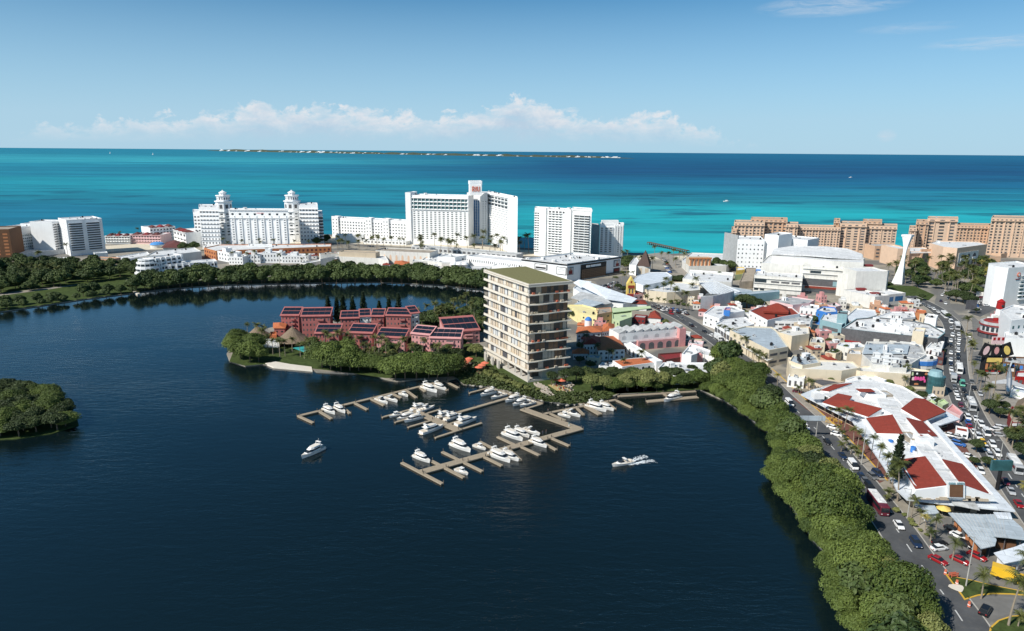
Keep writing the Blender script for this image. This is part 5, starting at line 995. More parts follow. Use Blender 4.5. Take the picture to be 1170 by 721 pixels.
arc = [at(801,339,12), at(808,338.5,12), at(815,338,12), at(822,336.8,12), at(830,335,12), at(839,332.5,12)]; arc2 = [p+Vector((0.3,1.2,0)) for p in arc]; mb = MB(); mb.prism([v2(p) for p in arc]+[v2(p) for p in reversed(arc2)], 0, 12); b.part('fin_wall', mb, 'lightgrey')
b.px([(806,336),(838,333),(866,337),(858,331),(832,327)], 8, wall='grey', roof='metalroof', par=.3); b.px([(838,338),(891,333),(889,331),(840,334.5)], 9, wall='teal', roof='metalroof', par=.2); b.finish()
# ---- orange framed beach building
b = Bld('framed_club', 'flat white beach club with a big orange framed glass front', 'building', (805,305))
A = b.px([(779,297),(787,304),(830,303.5),(838,299),(832,290),(790,288.5)], 7, wall='offwhite', ac=3); P, Q = v2(at(787,293.5,14)), v2(at(813,293.5,14)); n_ = Vector((0,9)); b.vol([P,Q,Q+n_,P+n_], 13, wall='beige', roof='roofwhite'); P2, Q2 = P-Vector((0,.4)), Q-Vector((0,.4)); b.grid(P2, Q2, 1, 12.5, 5, 1, .86, 1, 'cream', name='glass_bay'); b.fins(P2, Q2, 0, 13, 6, .8, 1.2, 'orange', 'frame_post'); b.bands(P2, Q2, 13, 13, 1, 1.4, 1.2, 'orange', 'frame_beam'); b.finish()
# ---- white hotel with dotted windows
b = Bld('dotted_hotel', 'white hotel wall of small square windows above a blue band', 'hotel', (865,312))
H = hgt(843,272.5,309); A = b.front((843,273), (874,274), H, 26, wall='white_clean', trim='darkgrey', ac=3); b.grid(A[0], A[1], 3, H-3, 7, 6, .3, .33, 'glass', alt='lightgrey'); b.bands(A[0], A[1], 1.5, 1.5, 1, 1.2, 2.4, 'blue', 'blue_band')
L = v2(at(838.5,267.5,H+4)); b.vol([v2(A[0])+Vector((-5,22)), A[0], A[0]+Vector((1,1)), v2(A[0])+Vector((-4,24))], H+3, wall='grey'); H2 = hgt(880,267.5,310); C = b.front((874,267.5), (890,269), H2, 26, wall='white_clean', ac=2); C2 = b.front((890,271.5), (923,274.5), H2-5, 26, wall='white_clean', trim='darkgrey', ac=3); b.grid(C2[0], C2[1], H2-16, H2-7, 7, 2, .25, .3, 'lightgrey')
mb = MB(); q = v2(at(844,312)); b.vol(W2([(841,309),(851,308),(850,305),(842,305)], 8), 8, wall='yellow'); b.vol(W2([(840,314),(849,313),(848,310),(841,310)], 5), 5, wall='green'); b.vol(W2([(845,322),(860,321),(864,306),(852,306)], 6), 6, wall='rooftan', roof='rooftan'); b.finish()
# ---- big stepped mall
b = Bld('stepped_mall', 'massive off white stepped shopping centre with curved top roof', 'shopping mall', (940,352))
def blk(pts, H, z0=0, wall='offwhite', **k): return b.px(pts, H, z0=z0, wall=wall, **k)
g = GZ
blk([(870,300),(917,303),(940,303),(978,301),(988,295),(960,289),(900,287),(878,292)], 19, ac=14, seed=3)
sloped(b, [(881,290,24),(884,284,26),(905,281,27.5),(945,281.5,27.5),(968,284,27),(985,290,25),(986,296,23.5),(950,294,24.5),(915,291,24.5)], 'roofwhite', .6, 'top_roof')
b.px([(882,292,),(915,295),(950,298),(987,300),(986,291),(940,286),(890,285)], 23.5, z0=18, wall='offwhite', roof='roofwhite')
A = b.front((862,314), (917,318), 13, 20, wall='offwhite', ac=6); P, Q = lerp(A[0],A[1],.34), lerp(A[0],A[1],.98); b.grid(P, Q, 7.5, 10, 3, 1, .8, .55, 'shade'); b.grid(A[0], lerp(A[0],A[1],.28), 7, 11, 1, 1, .9, .6, 'glass'); b.bands(A[0], A[1], 4, 11, 3, .8, .5, 'offwhite'); b.grid(A[0], lerp(A[0],A[1],.25), 1.5, 4, 2, 1, .7, .7, 'glass')
A = b.front((917.5,304), (964,307), 19, 14, wall='offwhite', ac=4); b.grid(lerp(A[0],A[1],.18), lerp(A[0],A[1],.48), 14, 16.2, 1, 1, .9, .9, 'glass'); b.grid(lerp(A[0],A[1],0.02), lerp(A[0],A[1],.98), 5, 9.5, 1, 1, 1, 1, 'shade', proud=.1); b.grid(lerp(A[0],A[1],.78), lerp(A[0],A[1],.88), 5.5, 9, 1, 1, 1, 1, 'teal', proud=.6, name='awning'); b.bands(A[0], A[1], 10.5, 17.5, 3, .9, .4, 'offwhite'); b.grid(lerp(A[0],A[1],.1), lerp(A[0],A[1],.9), 3.5, 4.6, 1, 1, 1, 1, 'redroof', proud=3, th=3, name='awning')
A = b.front((963.5,305), (979,310), 21, 22, wall='offwhite', name='wedge_tower'); A = b.front((979,315), (1016,309), 17, 14, wall='offwhite', ac=4); b.grid(lerp(A[0],A[1],.3), lerp(A[0],A[1],.6), 6, 12, 1, 1, 1, 1, 'shade')
A = b.front((984,323), (1012,320), 12, 10, wall='offwhite', ac=1); A = b.front((963,331), (1000,339), 9, 14, wall='offwhite', ac=4); A = b.front((1001,338), (1035,334.5), 8, 14, wall='offwhite', ac=2); b.grid(lerp(A[0],A[1],.3), lerp(A[0],A[1],.95), 2.5, 6.5, 2, 1, .8, .8, 'glass_blue')
for x, y, z in ((984,330,9.5),(1000,335,8.6),(992,303,20.5),(905,308,13.5),(894,309,13.5)): c = at(x,y,z); mb = MB(); mb.prism([v2(c)+Vector((-3,-1.6)),v2(c)+Vector((3,-1.6)),v2(c)+Vector((3,1.8)),v2(c)+Vector((-3,1.8))], z-.8, z+.5); b.part('red_awning', mb, 'darkred')
b.finish()
# ---- tan beach hotels
def tanhotel(lab, segs, px):
    b = Bld('tan_hotel', lab, 'hotel', px)
    for (A_, B_, yb, d, cols, rows, tw) in segs:
        H = hgt((A_[0]+B_[0])/2, (A_[1]+B_[1])/2, yb); A = b.front(A_, B_, H, d, yaw=-8, deep=1, wall=tw, roof='rooftan', ac=2, par=1.0)
        b.grid(A[0], A[1], 4, H-4, cols, rows, .52, .5, 'shade', alt='glass'); b.bands(A[0], A[1], H-3, H-3, 1, 1.4, .7, 'tan_light', 'cornice')
        if rows > 4: b.fins(A[0], A[1], 2, H-3, max(2,cols//2), .9, .8, tw)
        b.grid(A[0], A[1], H-3.6, H-1, cols, 1, .5, .5, 'shade', arch=True)
    b.finish(); return b
tanhotel('stepped tan beach hotel behind the dotted white hotel and stepped mall', [((833,270),(838,270),293,30,1,5,'tan'),((836,262),(842,262),293,28,1,7,'tan'),((839,253.5),(874,254),292,24,8,9,'tan_light'),((858,249.5),(900,250),289,20,0+8,9,'tan'),((898,255.5),(912,256),291,22,3,9,'tan_light'),((911,258.5),(961,259.5),290,22,14,8,'tan_light'),((953,251),(960,251),289,20,2,10,'tan'),((960,255),(991,255),290,28,4,9,'tan_light'),((986,252),(1008,252),289,22,4,9,'tan'),((990,257.5),(1025.5,257.5),290,26,7,8,'tan_light')], (930,292))
tanhotel('long tan beach hotel at the right edge behind the arcade mall', [((1039,260),(1048,259.5),291,26,2,7,'tan_light'),((1047,252.5),(1062,252.5),290,24,3,9,'tan'),((1060,249),(1095,249),290,26,3,9,'tan_light'),((1094,256.5),(1134,256.5),291,22,10,8,'tan'),((1133,248.5),(1210,248.5),294,34,15,11,'tan_light')], (1100,293))
b = Bld('arcade_mall', 'tan two winged mall with glass arch entrance and white roofs', 'shopping mall', (1085,310))
A = b.front((1032,287.5), (1078,286.5), 14, 26, wall='tan_light', roof='roofwhite', ac=4); b.grid(lerp(A[0],A[1],.42), lerp(A[0],A[1],.66), 1, 16, 1, 1, 1, 1, 'tan', proud=1.2, name='portal', th=1.4); b.grid(lerp(A[0],A[1],.46), lerp(A[0],A[1],.62), 1, 14, 1, 1, 1, 1, 'glass', proud=1.35, arch=True); b.grid(lerp(A[0],A[1],.7), lerp(A[0],A[1],.85), 1, 6, 1, 1, 1, 1, 'shade', arch=True); b.bands(A[0], A[1], 13, 13, 1, 1.4, 1.2, 'white_clean', 'cornice')
A = b.front((1026,284), (1040,284), 17, 26, wall='tan_light', roof='roofwhite'); b.px([(1062,277.5),(1095,283),(1093,282),(1128,278.5),(1100,275),(1070,274.5)][:1]+[(1078,282),(1094,283.5),(1128,279),(1118,276),(1070,275)], 21, wall='tan_light', roof='roofwhite', ac=3)
P, Q = v2(at(1094,283.5,21)), v2(at(1128,279,21)); b.grid(lerp(P,Q,.06), lerp(P,Q,.72), 4, 16.5, 1, 1, 1, 1, 'offwhite', proud=.5, name='arch_surround'); b.grid(lerp(P,Q,.1), lerp(P,Q,.68), 5, 15, 3, 1, .6, 1, 'shade', proud=.6, arch=True); b.grid(lerp(P,Q,.1), lerp(P,Q,.68), 9, 11.5, 3, 1, .6, 1, 'white_clean', proud=.8, name='awning')
b.front((1128,293), (1144,293), 9, 20, wall='tan', roof='rooftan'); A = b.front((1000,281), (1030,281), 14, 18, wall='tan', roof='roofgrey', ac=2); b.grid(A[0], A[1], 2, 12, 4, 3, .5, .5, 'shade'); b.front((1144,290), (1175,286), 5, 18, wall='tan', roof='rooftan'); b.finish()
# ---- white concave sculpture tower
base = v2(at(1029,324)); zt = hgt(1031,269.5,324); b = Bld('sculpture_tower', 'slender white waisted observation tower in the park', 'tower', (1029,324))
rings = []
for u in [i/14 for i in range(15)]:
    z = g+(zt-g)*u; w = 1.35+4.1*abs(max(0,0.66-u)/0.66)**1.7+3.2*max(0,(u-0.66)/0.34)**1.5; dd = 1.2+3.0*abs(max(0,0.66-u)/0.66)**1.6+2.4*max(0,(u-0.66)/0.34)**1.5
    cx = base.x-2.0*max(0,0.66-u)+0.8*max(0,u-.66)*4; rings.append([(cx-w, base.y+dd*.3, z), (cx, base.y-dd, z), (cx+w, base.y+dd*.3, z), (cx, base.y+dd, z)])
mb = MB(); mb.loft(rings); b.part('shaft', mb, 'white_clean')
mb = MB()
for u0 in range(14):
    r0, r1 = rings[u0][1], rings[u0+1][1]; mb.tube((r0[0],r0[1]-.05,r0[2]), (r1[0],r1[1]-.05,r1[2]), .25, .25, 5)
b.part('edge_strip', mb, 'metalroof'); mb = MB(); top = rings[-1]; mb.prism([(p[0]+(0.5 if i==2 else -0.5 if i==0 else 0), p[1]) for i, p in enumerate(top)], zt-.3, zt+1.2); b.part('crown_ring', mb, 'white_clean')
# ---- white hotel with red emblem
b = Bld('emblem_hotel', 'white curved end hotel tower with red round emblem at the right edge', 'hotel', (1160,352))
H = hgt(1150,304,350); c = v2(at(1151,306,H)); P = v2(at(1146,306,H)); Q = v2(at(1185,304,H)); pl = [Q, Q+Vector((2,22)), P+Vector((4,20)), P+Vector((0,14)), P+Vector((-.5,6)), P+Vector((1,1.5)), P+Vector((3.5,-.3))]; b.vol(pl, H, wall='white_clean', ac=2)
F0 = P+Vector((3.5,-.3)); F1 = Q; d_ = (F1-F0).normalized(); fn = Vector((d_.y,-d_.x)); u_ = lambda px_: (v2(at(px_,305,H))-F0).dot(d_)
mb = MB(); e = F0+d_*u_(1163.5)+fn*.1; E = Vector((e.x,e.y,H-5)); mb.tube(E, E+Vector((fn.x,fn.y,0))*.4, 1.5, 1.5, 14); b.part('red_emblem', mb, 'cloth_coral'); mb = MB(); mb.tube(E+Vector((fn.x,fn.y,0))*.4, E+Vector((fn.x,fn.y,0))*.5, .8, .8, 10); b.part('emblem_centre', mb, 'white_clean'); mb = MB(); mb.box((E.x,E.y,H-8), (4.5,.4,.5), math.atan2(d_.y,d_.x)); b.part('emblem_caption', mb, 'darkred')
P2 = F0+d_*u_(1168); b.grid(P2, F1, 6, H-5, 3, 7, .75, .5, 'glass_teal'); b.bands(P2, F1, 5.5, H-6, 7, 1.0, .3, 'white_clean')
A = b.px([(1143,354),(1156,366),(1175,364),(1180,352),(1158,348)], 17, wall='white_clean', roof='roofwhite', ac=5); P, Q = v2(at(1156,366,17)), v2(at(1175,364,17)); b.grid(P, Q, 3, 15, 3, 3, .3, .4, 'glass_teal'); A = b.px([(1147,386),(1180,388),(1180,379),(1148,379)], 10, wall='white_clean', roof='roofwhite', ac=3); b.finish()
b = Bld('reception_canopy', 'white open fronted pavilion left of the red emblem hotel', 'pavilion', (1135,345)); A = b.px([(1128,335),(1140,335.5),(1142,331),(1130,330.5)], 5, wall='white_clean'); P, Q = v2(at(1128,335,5)), v2(at(1140,335.5,5)); b.grid(P, Q, .6, 3.5, 2, 1, .8, .9, 'shade'); b.grid(P, Q, 3.7, 4.8, 1, 1, .8, .6, 'blue', name='sign'); b.px([(1116,333),(1124,334),(1124,330.5),(1117,330)], 4.5, wall='offwhite'); b.finish()
# ---- red diner, lighthouse, billboards
b = Bld('round_diner', 'round grey and red diner with a red roof sign by the avenue', 'restaurant', (1131,390)); c = v2(at(1134,385)); 
for r0, z0, z1, m_, nm in ((7.2,0,3.4,'darkgrey','ground_floor'),(7.9,3.4,4.2,'darkred','red_band'),(6.6,4.2,7.6,'lightgrey','upper_floor'),(7.4,7.6,8.3,'darkred','red_band'),(7.0,8.3,9.6,'roofgrey','roof_ring')):
    mb = MB(); mb.cyl((c.x,c.y,z0), r0, z1-z0, 20); b.part(nm, mb, m_)
mb = MB(); mb.cyl((c.x,c.y,9.6), 5.6, .8, 20, 4.6); b.part('roof_cap', mb, 'darkred'); mb = MB(); mb.box((c.x-2,c.y-3,11.2), (2.4,.5,2.2)); b.part('roof_sign', mb, 'lamp_red')
for i in range(9): a = math.pi*(1.05+.9*i/8); p = (c.x+6.7*math.cos(a), c.y+6.7*math.sin(a)); b.inst('window', unitbox('window','glass'), (p[0],p[1],5.9), a+math.pi/2, (1.4,.3,2.2)); b.inst('window', unitbox('window','glass'), (p[0]*1.0,p[1]-.6,2), a+math.pi/2, (1.5,.3,2.2))
b = Bld('toy_lighthouse', 'red topped white lighthouse shaped tower beside the round diner', 'lighthouse', (1139,369)); c = v2(at(1140,368))
mb = MB(); mb.cyl((c.x,c.y,0), 2.6, 9, 12, 1.9); b.part('tower', mb, 'white_clean'); mb = MB(); mb.cyl((c.x,c.y,9), 2.3, 4.2, 12, 2.1); b.part('red_drum', mb, 'lamp_red'); mb = MB(); mb.cyl((c.x,c.y,13.2), 2.4, 1.8, 12, .3); b.part('cap', mb, 'lamp_red')
for z in (2.5,5.5,11): mb = MB(); mb.tube((c.x-.2,c.y-2.6,z), (c.x-.2,c.y-1.5,z), .7, .7, 10); b.part('window', mb, 'glass')
b = Bld('billboard_cluster', 'tall cluster of black, pink and yellow billboards on the plaza', 'billboard', (1133,430)); c = v2(at(1133,428)); g0 = c+Vector((-4.0,0)); g1 = c+Vector((4.2,0))
b.vol([g0,g1,g1+Vector((0,3)),g0+Vector((0,3))], 9, wall='black', roof='black'); b.grid(g0, g1, 6.6, 8.6, 1, 1, .85, 1, 'yellow', proud=.2, name='yellow_sign'); b.grid(g0, lerp(g0,g1,.7), 2.8, 6.2, 3, 1, .5, .8, 'orange', proud=.25, name='poster_patch'); b.grid(lerp(g0,g1,.6), lerp(g0,g1,.9), 4, 6.8, 1, 1, .6, .9, 'yellow', proud=.25, name='poster_patch'); b.grid(g0, g1, .8, 1.8, 1, 1, .7, .9, 'lightgrey', proud=.3, name='poster_patch'); b.grid(g0, g1, 1.9, 2.5, 3, 1, .5, .9, 'lamp_red', proud=.3, name='poster_patch')
for dx, rz, zc, w, h, m1, m2 in ((-4.6,-.35,12.2,4.4,6.4,'palepink','black'),(0.2,0,12.2,4.0,5.0,'pink','black'),(4.9,.4,12.4,5.0,6.4,'yellow','black')):
    ctr = Vector((c.x+dx,c.y-.3,zc)); ang = rz; ux = Vector((math.cos(ang),0,math.sin(ang))); uz = Vector((-math.sin(ang),0,math.cos(ang))); mb = MB(); mb.add([ctr+ux*(sx*w/2)+uz*(sz*h/2)+Vector((0,dy,0)) for dy in (0,.6) for sx, sz in ((-1,-1),(1,-1),(1,1),(-1,1))], [(0,1,2,3),(7,6,5,4),(0,4,5,1),(1,5,6,2),(2,6,7,3),(3,7,4,0)]); b.part('billboard', mb, m2)
    if m2: mb = MB(); mb.add([ctr+ux*(w*.28*math.cos(a))+uz*(h*.36*math.sin(a))+Vector((0,-.08,0)) for a in [2*math.pi*i/10 for i in range(10)]]+[ctr+ux*(w*.28*math.cos(a))+uz*(h*.36*math.sin(a))+Vector((0,.02,0)) for a in [2*math.pi*i/10 for i in range(10)]], [tuple(range(10)), tuple(reversed(range(10,20)))]+[(i,10+i,10+(i+1)%10,(i+1)%10) for i in range(10)]); b.part('poster_patch', mb, m1)
mb = MB(); mb.box((c.x+.2,c.y,17.0), (5.6,.6,3.4)); b.part('billboard', mb, 'palepink'); mb = MB(); [mb.box((c.x+.2+dx,c.y-.35,17.8), (1.0,.12,1.3)) for dx in (-2,0,2)]; b.part('poster_patch', mb, 'lamp_red')
for dx in (-3.4,0,3.4): mb = MB(); mb.tube((c.x+dx,c.y+1,9), (c.x+dx,c.y+1,16), .2); b.part('post', mb, 'darkgrey')
b.finish()
b = Bld('display_aeroplane', 'silver aeroplane nose up on display beside the billboard cluster', 'aeroplane', (1154,448)); a0, a1 = at(1152,448,2), at(1160,424,9); a1 = a0+Vector((3.2,6,9.5)); mb = MB()
dv = (a1-a0).normalized(); u_ = dv.cross(Vector((0,0,1))).normalized(); w_ = u_.cross(dv); mb.loft([[a0+dv*s+u_*(r0*math.cos(a))+w_*(r0*math.sin(a)) for a in [2*math.pi*i/10 for i in range(10)]] for s, r0 in ((-1,.3),(0,.9),(2,1.15),(6,1.15),(9,.8),(11.5,.35))]); b.part('fuselage', mb, 'steel')
mb = MB(); m0 = a0+dv*5; mb.slab([m0+dv*1.2, m0+u_*6-dv*1.2, m0+u_*6-dv*2.2, m0-dv*1.2], .2); mb.slab([m0+dv*1.2, m0-dv*1.2, m0-u_*6-dv*2.2, m0-u_*6-dv*1.2], .2); b.part('wing', mb, 'steel'); t0 = a0+dv*10.6; mb = MB(); mb.slab([t0, t0+Vector((.4,.3,3.6)), t0+Vector((1.6,.6,4.2)), t0+dv*2.0], .15); b.part('tail_fin', mb, 'white_clean'); mb = MB(); mb.cyl((a0.x+dv.x*4,a0.y+dv.y*4,0), .4, a0.z+dv.z*4-1, 8); b.part('stand', mb, 'darkgrey')
b = Bld('thatched_restaurant', 'thatched roof restaurant with red and white canopy at the right edge', 'restaurant', (1162,480)); A = b.px([(1152,474),(1157,483),(1180,483),(1180,470),(1156,464)], 4.0, wall='darkred', roof='rooftan', trim='darkred'); P, Q = v2(at(1157,483,4)), v2(at(1180,483,4)); b.grid(P, Q, 2.4, 4.2, 1, 1, 1, .5, 'white_clean', proud=.3, name='white_band'); b.grid(P, Q, .6, 2.2, 4, 1, .8, 1, 'shade'); b.hip(W2([(1160,470),(1178,473),(1184,462),(1166,458)], 6), 5.5, 4.5, 'thatch', 1.0); mb = MB(); c = at(1166,471,4.5); mb.tube(c, c+Vector((0,-.1,0)), 1, 1); b.finish()
b = Bld('market_stall', 'row of dark canvas topped stalls above the aeroplane at the right edge', 'stall', (1160,415)); A = b.px([(1146,413),(1175,417),(1175,408),(1148,407)], 3.4, wall='brown', roof='roofgrey', ac=5); P, Q = v2(at(1146,413,3.4)), v2(at(1175,417,3.4)); b.grid(P, Q, .6, 2.8, 6, 1, .7, .8, 'cream', alt='blue', name='stall_front'); A = b.px([(1150,424),(1160,425),(1160,419),(1151,418)], 3, wall='brown', roof='offwhite'); b.finish()
b = Bld('red_awning_bar', 'bar with bright red awning right of the aeroplane', 'bar', (1168,434)); A = b.px([(1160,430),(1180,431),(1180,424),(1162,424)], 4, wall='lamp_red', roof='roofwhite', trim='darkred'); P, Q = v2(at(1160,430,4)), v2(at(1180,431,4)); b.grid(P, Q, .5, 2.5, 4, 1, .7, .8, 'shade'); A = b.px([(1155,446),(1175,450),(1178,443),(1158,440)], 3.4, wall='white', roof='metalwhite'); b.finish()
b = Bld('green_tent', 'bright green play tent below the aeroplane', 'tent', (1160,452)); P = W2([(1155,452),(1164,454),(1167,450),(1159,449)], 1); b.hip(P, 1.5, 1.8, 'green', .5); mb = MB(); mb.prism(P, 0, 1.5); b.part('side', mb, 'green')
# ------------------------------------------------------------------ red resort on the peninsula
def redblock(lab, A_, B_, yb, d, cols, rows, ac=0, wall='rose', roof='rose', panels=True, wm='glass'):
    b = Bld('resort_block', lab, 'apartment building', ((A_[0]+B_[0])/2, yb)); H = hgt((A_[0]+B_[0])/2, (A_[1]+B_[1])/2, yb); a, c = v2(at(*A_, H)), v2(at(*B_, H)); t = (c-a).normalized(); n = Vector((-t.y,t.x)); n = n if n.dot(a) > 0 else -n
    P = [a, c, c+n*d, a+n*d]; mb = MB(); rise = d*0.30
    mb.add([(p.x,p.y,0) for p in P]+[(a.x,a.y,H),(c.x,c.y,H),(c.x+n.x*d,c.y+n.y*d,H+rise),(a.x+n.x*d,a.y+n.y*d,H+rise)], [(0,1,5,4),(1,2,6,5),(2,3,7,6),(3,0,4,7)]); b.part('wall', mb, wall)
    mb = MB(); e = t*.5; f = n*.6; mb.slab([(a.x-e.x-f.x,a.y-e.y-f.y,H+.15),(c.x+e.x-f.x,c.y+e.y-f.y,H+.15),(c.x+e.x+n.x*d,c.y+e.y+n.y*d,H+rise+.35),(a.x-e.x+n.x*d,a.y-e.y+n.y*d,H+rise+.35)], .3); b.part('roof', mb, roof)
    if panels:
        k = max(2, int((c-a).length/2.6)); 
        for i in range(k):
            for j in range(2):
                u0, u1 = (i+.02)/k, (i+.98)/k; w0, w1 = (0.10,0.46) if j == 0 else (0.52,0.86); mb = MB(); q = lambda u, w: (a.x+(c.x-a.x)*u+n.x*d*w, a.y+(c.y-a.y)*u+n.y*d*w, H+rise*w+.42); mb.slab([q(u0,w0),q(u1,w0),q(u1,w1),q(u0,w1)], .1); b.part('solar_panel', mb, 'solar')
    b.grid(a, c, .8, H-.5, cols, rows, .34, .42, wm, alt='shade'); b.bands(lerp(a,c,.55), lerp(a,c,.78), 3.4, H-2.4, max(1,rows-1), 1.1, .25, wall, 'balcony', rail=.5)
    b.grid(lerp(a,c,.55), lerp(a,c,.78), .8, H-.5, 1, rows, .9, .5, 'shade'); b.finish(); return b
redblock('red resort block with solar roof, far left in the rear row', (321,360.5), (341,360.5), 381, 9, 5, 4)
redblock('long red resort block with solar roof, behind the big thatched roof', (344,361.5), (377,361), 386, 9, 8, 4)
redblock('red resort block with solar roof, third in the rear row', (389,364), (410,363.5), 384, 8, 5, 4)
redblock('white end resort block between two red blocks in the rear row', (411,362), (423,361.5), 383, 8, 3, 4, wall='white')
redblock('narrow red resort block right of the white block in the rear row', (424,361.5), (438,361.5), 383, 8, 4, 4)
redblock('red resort block with solar roof near the right of the rear row', (441,360.5), (469,361), 384, 8, 7, 4)
redblock('white walled resort block at the right end of the rear row', (469.5,358.5), (479,357.5), 383, 8, 2, 4, wall='white')
redblock('front row resort block with orange tiled ends, leftmost', (360,381), (387,381), 398, 9, 7, 3, wall='rose', panels=True, roof='rose')
redblock('front row pink resort block, second from the left', (398,380), (425,381), 399, 9, 7, 3, roof='rose')
redblock('front row pink resort block, third from the left', (430,385), (462,386.5), 403, 9, 8, 3, wall='pink', roof='rose')
redblock('front row pink resort block left of the dark solar roofs', (470,381), (491,383), 406, 8, 5, 4, wall='pink', roof='pink')
redblock('tall pink resort block with solar roof nearest the tower', (491,386), (526,387), 408.5, 9, 8, 4, wall='pink', roof='pink')
redblock('broad pink resort block under a large solar roof nearest the tower', (510,380), (548,377), 393, 15, 6, 3, wall='pink', roof='rose')
simple('tiled_lodge', 'low lodge with an orange tiled roof at the left of the red resort', 'lodge', [(313,375),(325,375),(327,369),(313,369)], 6, 'rose', 'terracotta', [(0,2,2,.4,.4)], hip=(1.0,'terracotta'))
simple('pool_house', 'orange red hut beside the small thatched roof', 'hut', [(308,383),(316,383),(316,379),(309,379)], 4.5, 'terracotta', 'terracotta', ())
def palapa(lab, cx, cy, r0, h0, h1, m='thatch', name='palapa'):
    c = v2(at(cx, cy)); t = thing(name, lab, 'thatched shelter', (c.x,c.y,GZ)); mb = MB()
    mb.loft([[(c.x+r*math.cos(a)*(1+.03*math.sin(a*5)), c.y+r*math.sin(a), z) for a in [2*math.pi*i/16 for i in range(16)]] for r, z in ((r0,h0),(r0*.97,h0+.4),(r0*.62,h0+(h1-h0)*.38),(r0*.3,h0+(h1-h0)*.74),(r0*.05,h1))]); mb.build('roof', m, t)
    for i in range(8): a = 2*math.pi*i/8; mb = MB(); mb.tube((c.x+r0*.8*math.cos(a),c.y+r0*.8*math.sin(a),0), (c.x+r0*.8*math.cos(a),c.y+r0*.8*math.sin(a),h0+.5), .15); mb.build('post', 'bark', t)
palapa('large conical thatched roof beside the resort pool', 335, 393, 8.6, 2.8, 9.5); palapa('smaller conical thatched roof at the left tip of the resort', 295, 387, 6.2, 2.6, 7.5)
mb = MB(); mb.prism(W2([(335,398),(352,404),(358,401),(357,394),(350,394)]), 0, GZ+.25); o = mb.build('pool', 'teal'); tag(o, 'turquoise swimming pool beside the large thatched roof', 'swimming pool')
MATS['teal'].node_tree; mat('poolwater', (0.06,0.42,0.42), 0.1, 0.1, .5, spec=.5); o.data.materials[0] = MATS['poolwater']
simple('pool_pavilion', 'flat white pavilion roof left of the large thatched roof', 'pavilion', [(300,391),(319,391.5),(320,387.5),(302,387)], 3.2, 'white', 'roofwhite', ())
# ------------------------------------------------------------------ old town right of the tower
b = Bld('tiled_villa', 'large villa of several orange and red tiled roofs right of the tower', 'villa', (690,412))
for pts, H, m in (([(659,381),(687,379),(686,372.5),(661,374)], 5.5, 'terracotta'),([(688,379),(701,377),(701,370.5),(690,371)], 5.0, 'terracotta'),([(684,400),(714,398.5),(704,384),(682,385)], 6, 'terracotta'),([(667,393.5),(685,393),(684,385),(668,385.5)], 6.8, 'redroof'),([(655,404),(672,404),(672,400.5),(655,401)], 3.6, 'terracotta')):
    pl = W2(pts, H); b.vol(pl, H, wall='white_clean', roof='roofwhite', par=.5); b.hip(pl, H+.03, 2.0, m, .6); b.grid(v2(at(*pts[0],H)), v2(at(*pts[1],H)), .8, H-.6, 5, 1 if H < 5 else 2, .45, .5, 'shade', arch=True)
c = at(672,373,5.5); mb = MB(); mb.cyl((c.x,c.y,4), 2.0, 5.2, 14); b.part('round_turret', mb, 'white_clean'); mb = MB(); mb.loft([[(c.x+r*math.cos(a), c.y+r*math.sin(a), z) for a in [2*math.pi*i/12 for i in range(12)]] for r, z in ((2.1,9.2),(1.7,10.1),(.9,10.8),(.1,11.1))]); b.part('dome', mb, 'blue'); b.finish()
b = Bld('pink_arcade', 'pink and white arcade building with a saw toothed grey roof', 'building', (745,402))
H = 9.5; A = b.front((707,381.5), (781,375.5), H, 11, wall='white', roof='roofgrey', ac=0); F0, F1 = A[0], A[1]; n_ = (A[3]-A[0]).normalized()
for k in range(8):
    P, Q = lerp(A[0],A[1],(k+.04)/8), lerp(A[0],A[1],(k+.9)/8); mb = MB(); d3 = n_*9; mb.add([(P.x,P.y,H),(Q.x,Q.y,H),(Q.x+d3.x,Q.y+d3.y,H),(P.x+d3.x,P.y+d3.y,H),(P.x,P.y,H+.2),(P.x+d3.x,P.y+d3.y,H+.2),(Q.x,Q.y,H+1.9),(Q.x+d3.x,Q.y+d3.y,H+1.9)], [(4,6,7,5),(0,1,6,4),(2,3,5,7),(1,2,7,6),(3,0,4,5)]); b.part('saw_tooth', mb, 'roofgrey')
b.grid(A[0], A[1], H-4.0, H-.8, 6, 1, .4, .6, 'lightgrey', arch=True); b.bands(A[0], A[1], 4.9, 4.9, 1, .6, .3, 'lightgrey', 'ledge'); P, Q = lerp(A[0],A[1],.27), lerp(A[0],A[1],1); b.vol([P-n_*2.2,Q-n_*2.2,Q+n_*.2,P+n_*.2], 5.2, wall='pink', roof='pink', par=.4); b.grid(P-n_*2.2, lerp(P,Q,.93)-n_*2.2, .7, 4.4, 5, 1, .62, .95, 'shade', arch=True); b.vol([lerp(A[0],A[1],.90)-n_*2.6, A[1]-n_*2.6, A[1]+n_*11.3, lerp(A[0],A[1],.9)+n_*11.3], H+.8, wall='pink', roof='rooftan'); b.finish()
b = Bld('white_arcade_wing', 'white sloping arcade wing running towards the lagoon from the pink building', 'building', (735,412)); A = b.px([(713,392),(720,390.5),(751,409),(757,412),(750,413),(741,409)], 5, wall='white_clean', roof='white', par=.3); P, Q = v2(at(713,392,5)), v2(at(741,409,5)); b.grid(P, Q, .6, 4, 6, 1, .5, .9, 'shade', arch=True); b.finish()
simple('courtyard', 'maroon canvas covered courtyard inside the pink arcade', 'canopy', [(752,404),(779,402),(778,408),(760,411)], 3.4, 'maroon', 'darkred', ())
simple('tiled_arcade', 'low house with patchy orange tiled roof behind the feathery trees', 'house', [(700,412),(711,419),(752,413.5),(749,407.5),(724,409)], 4.2, 'white_clean', 'terracotta', [(1,6,1,.4,.6)], arch=True, par=.2)
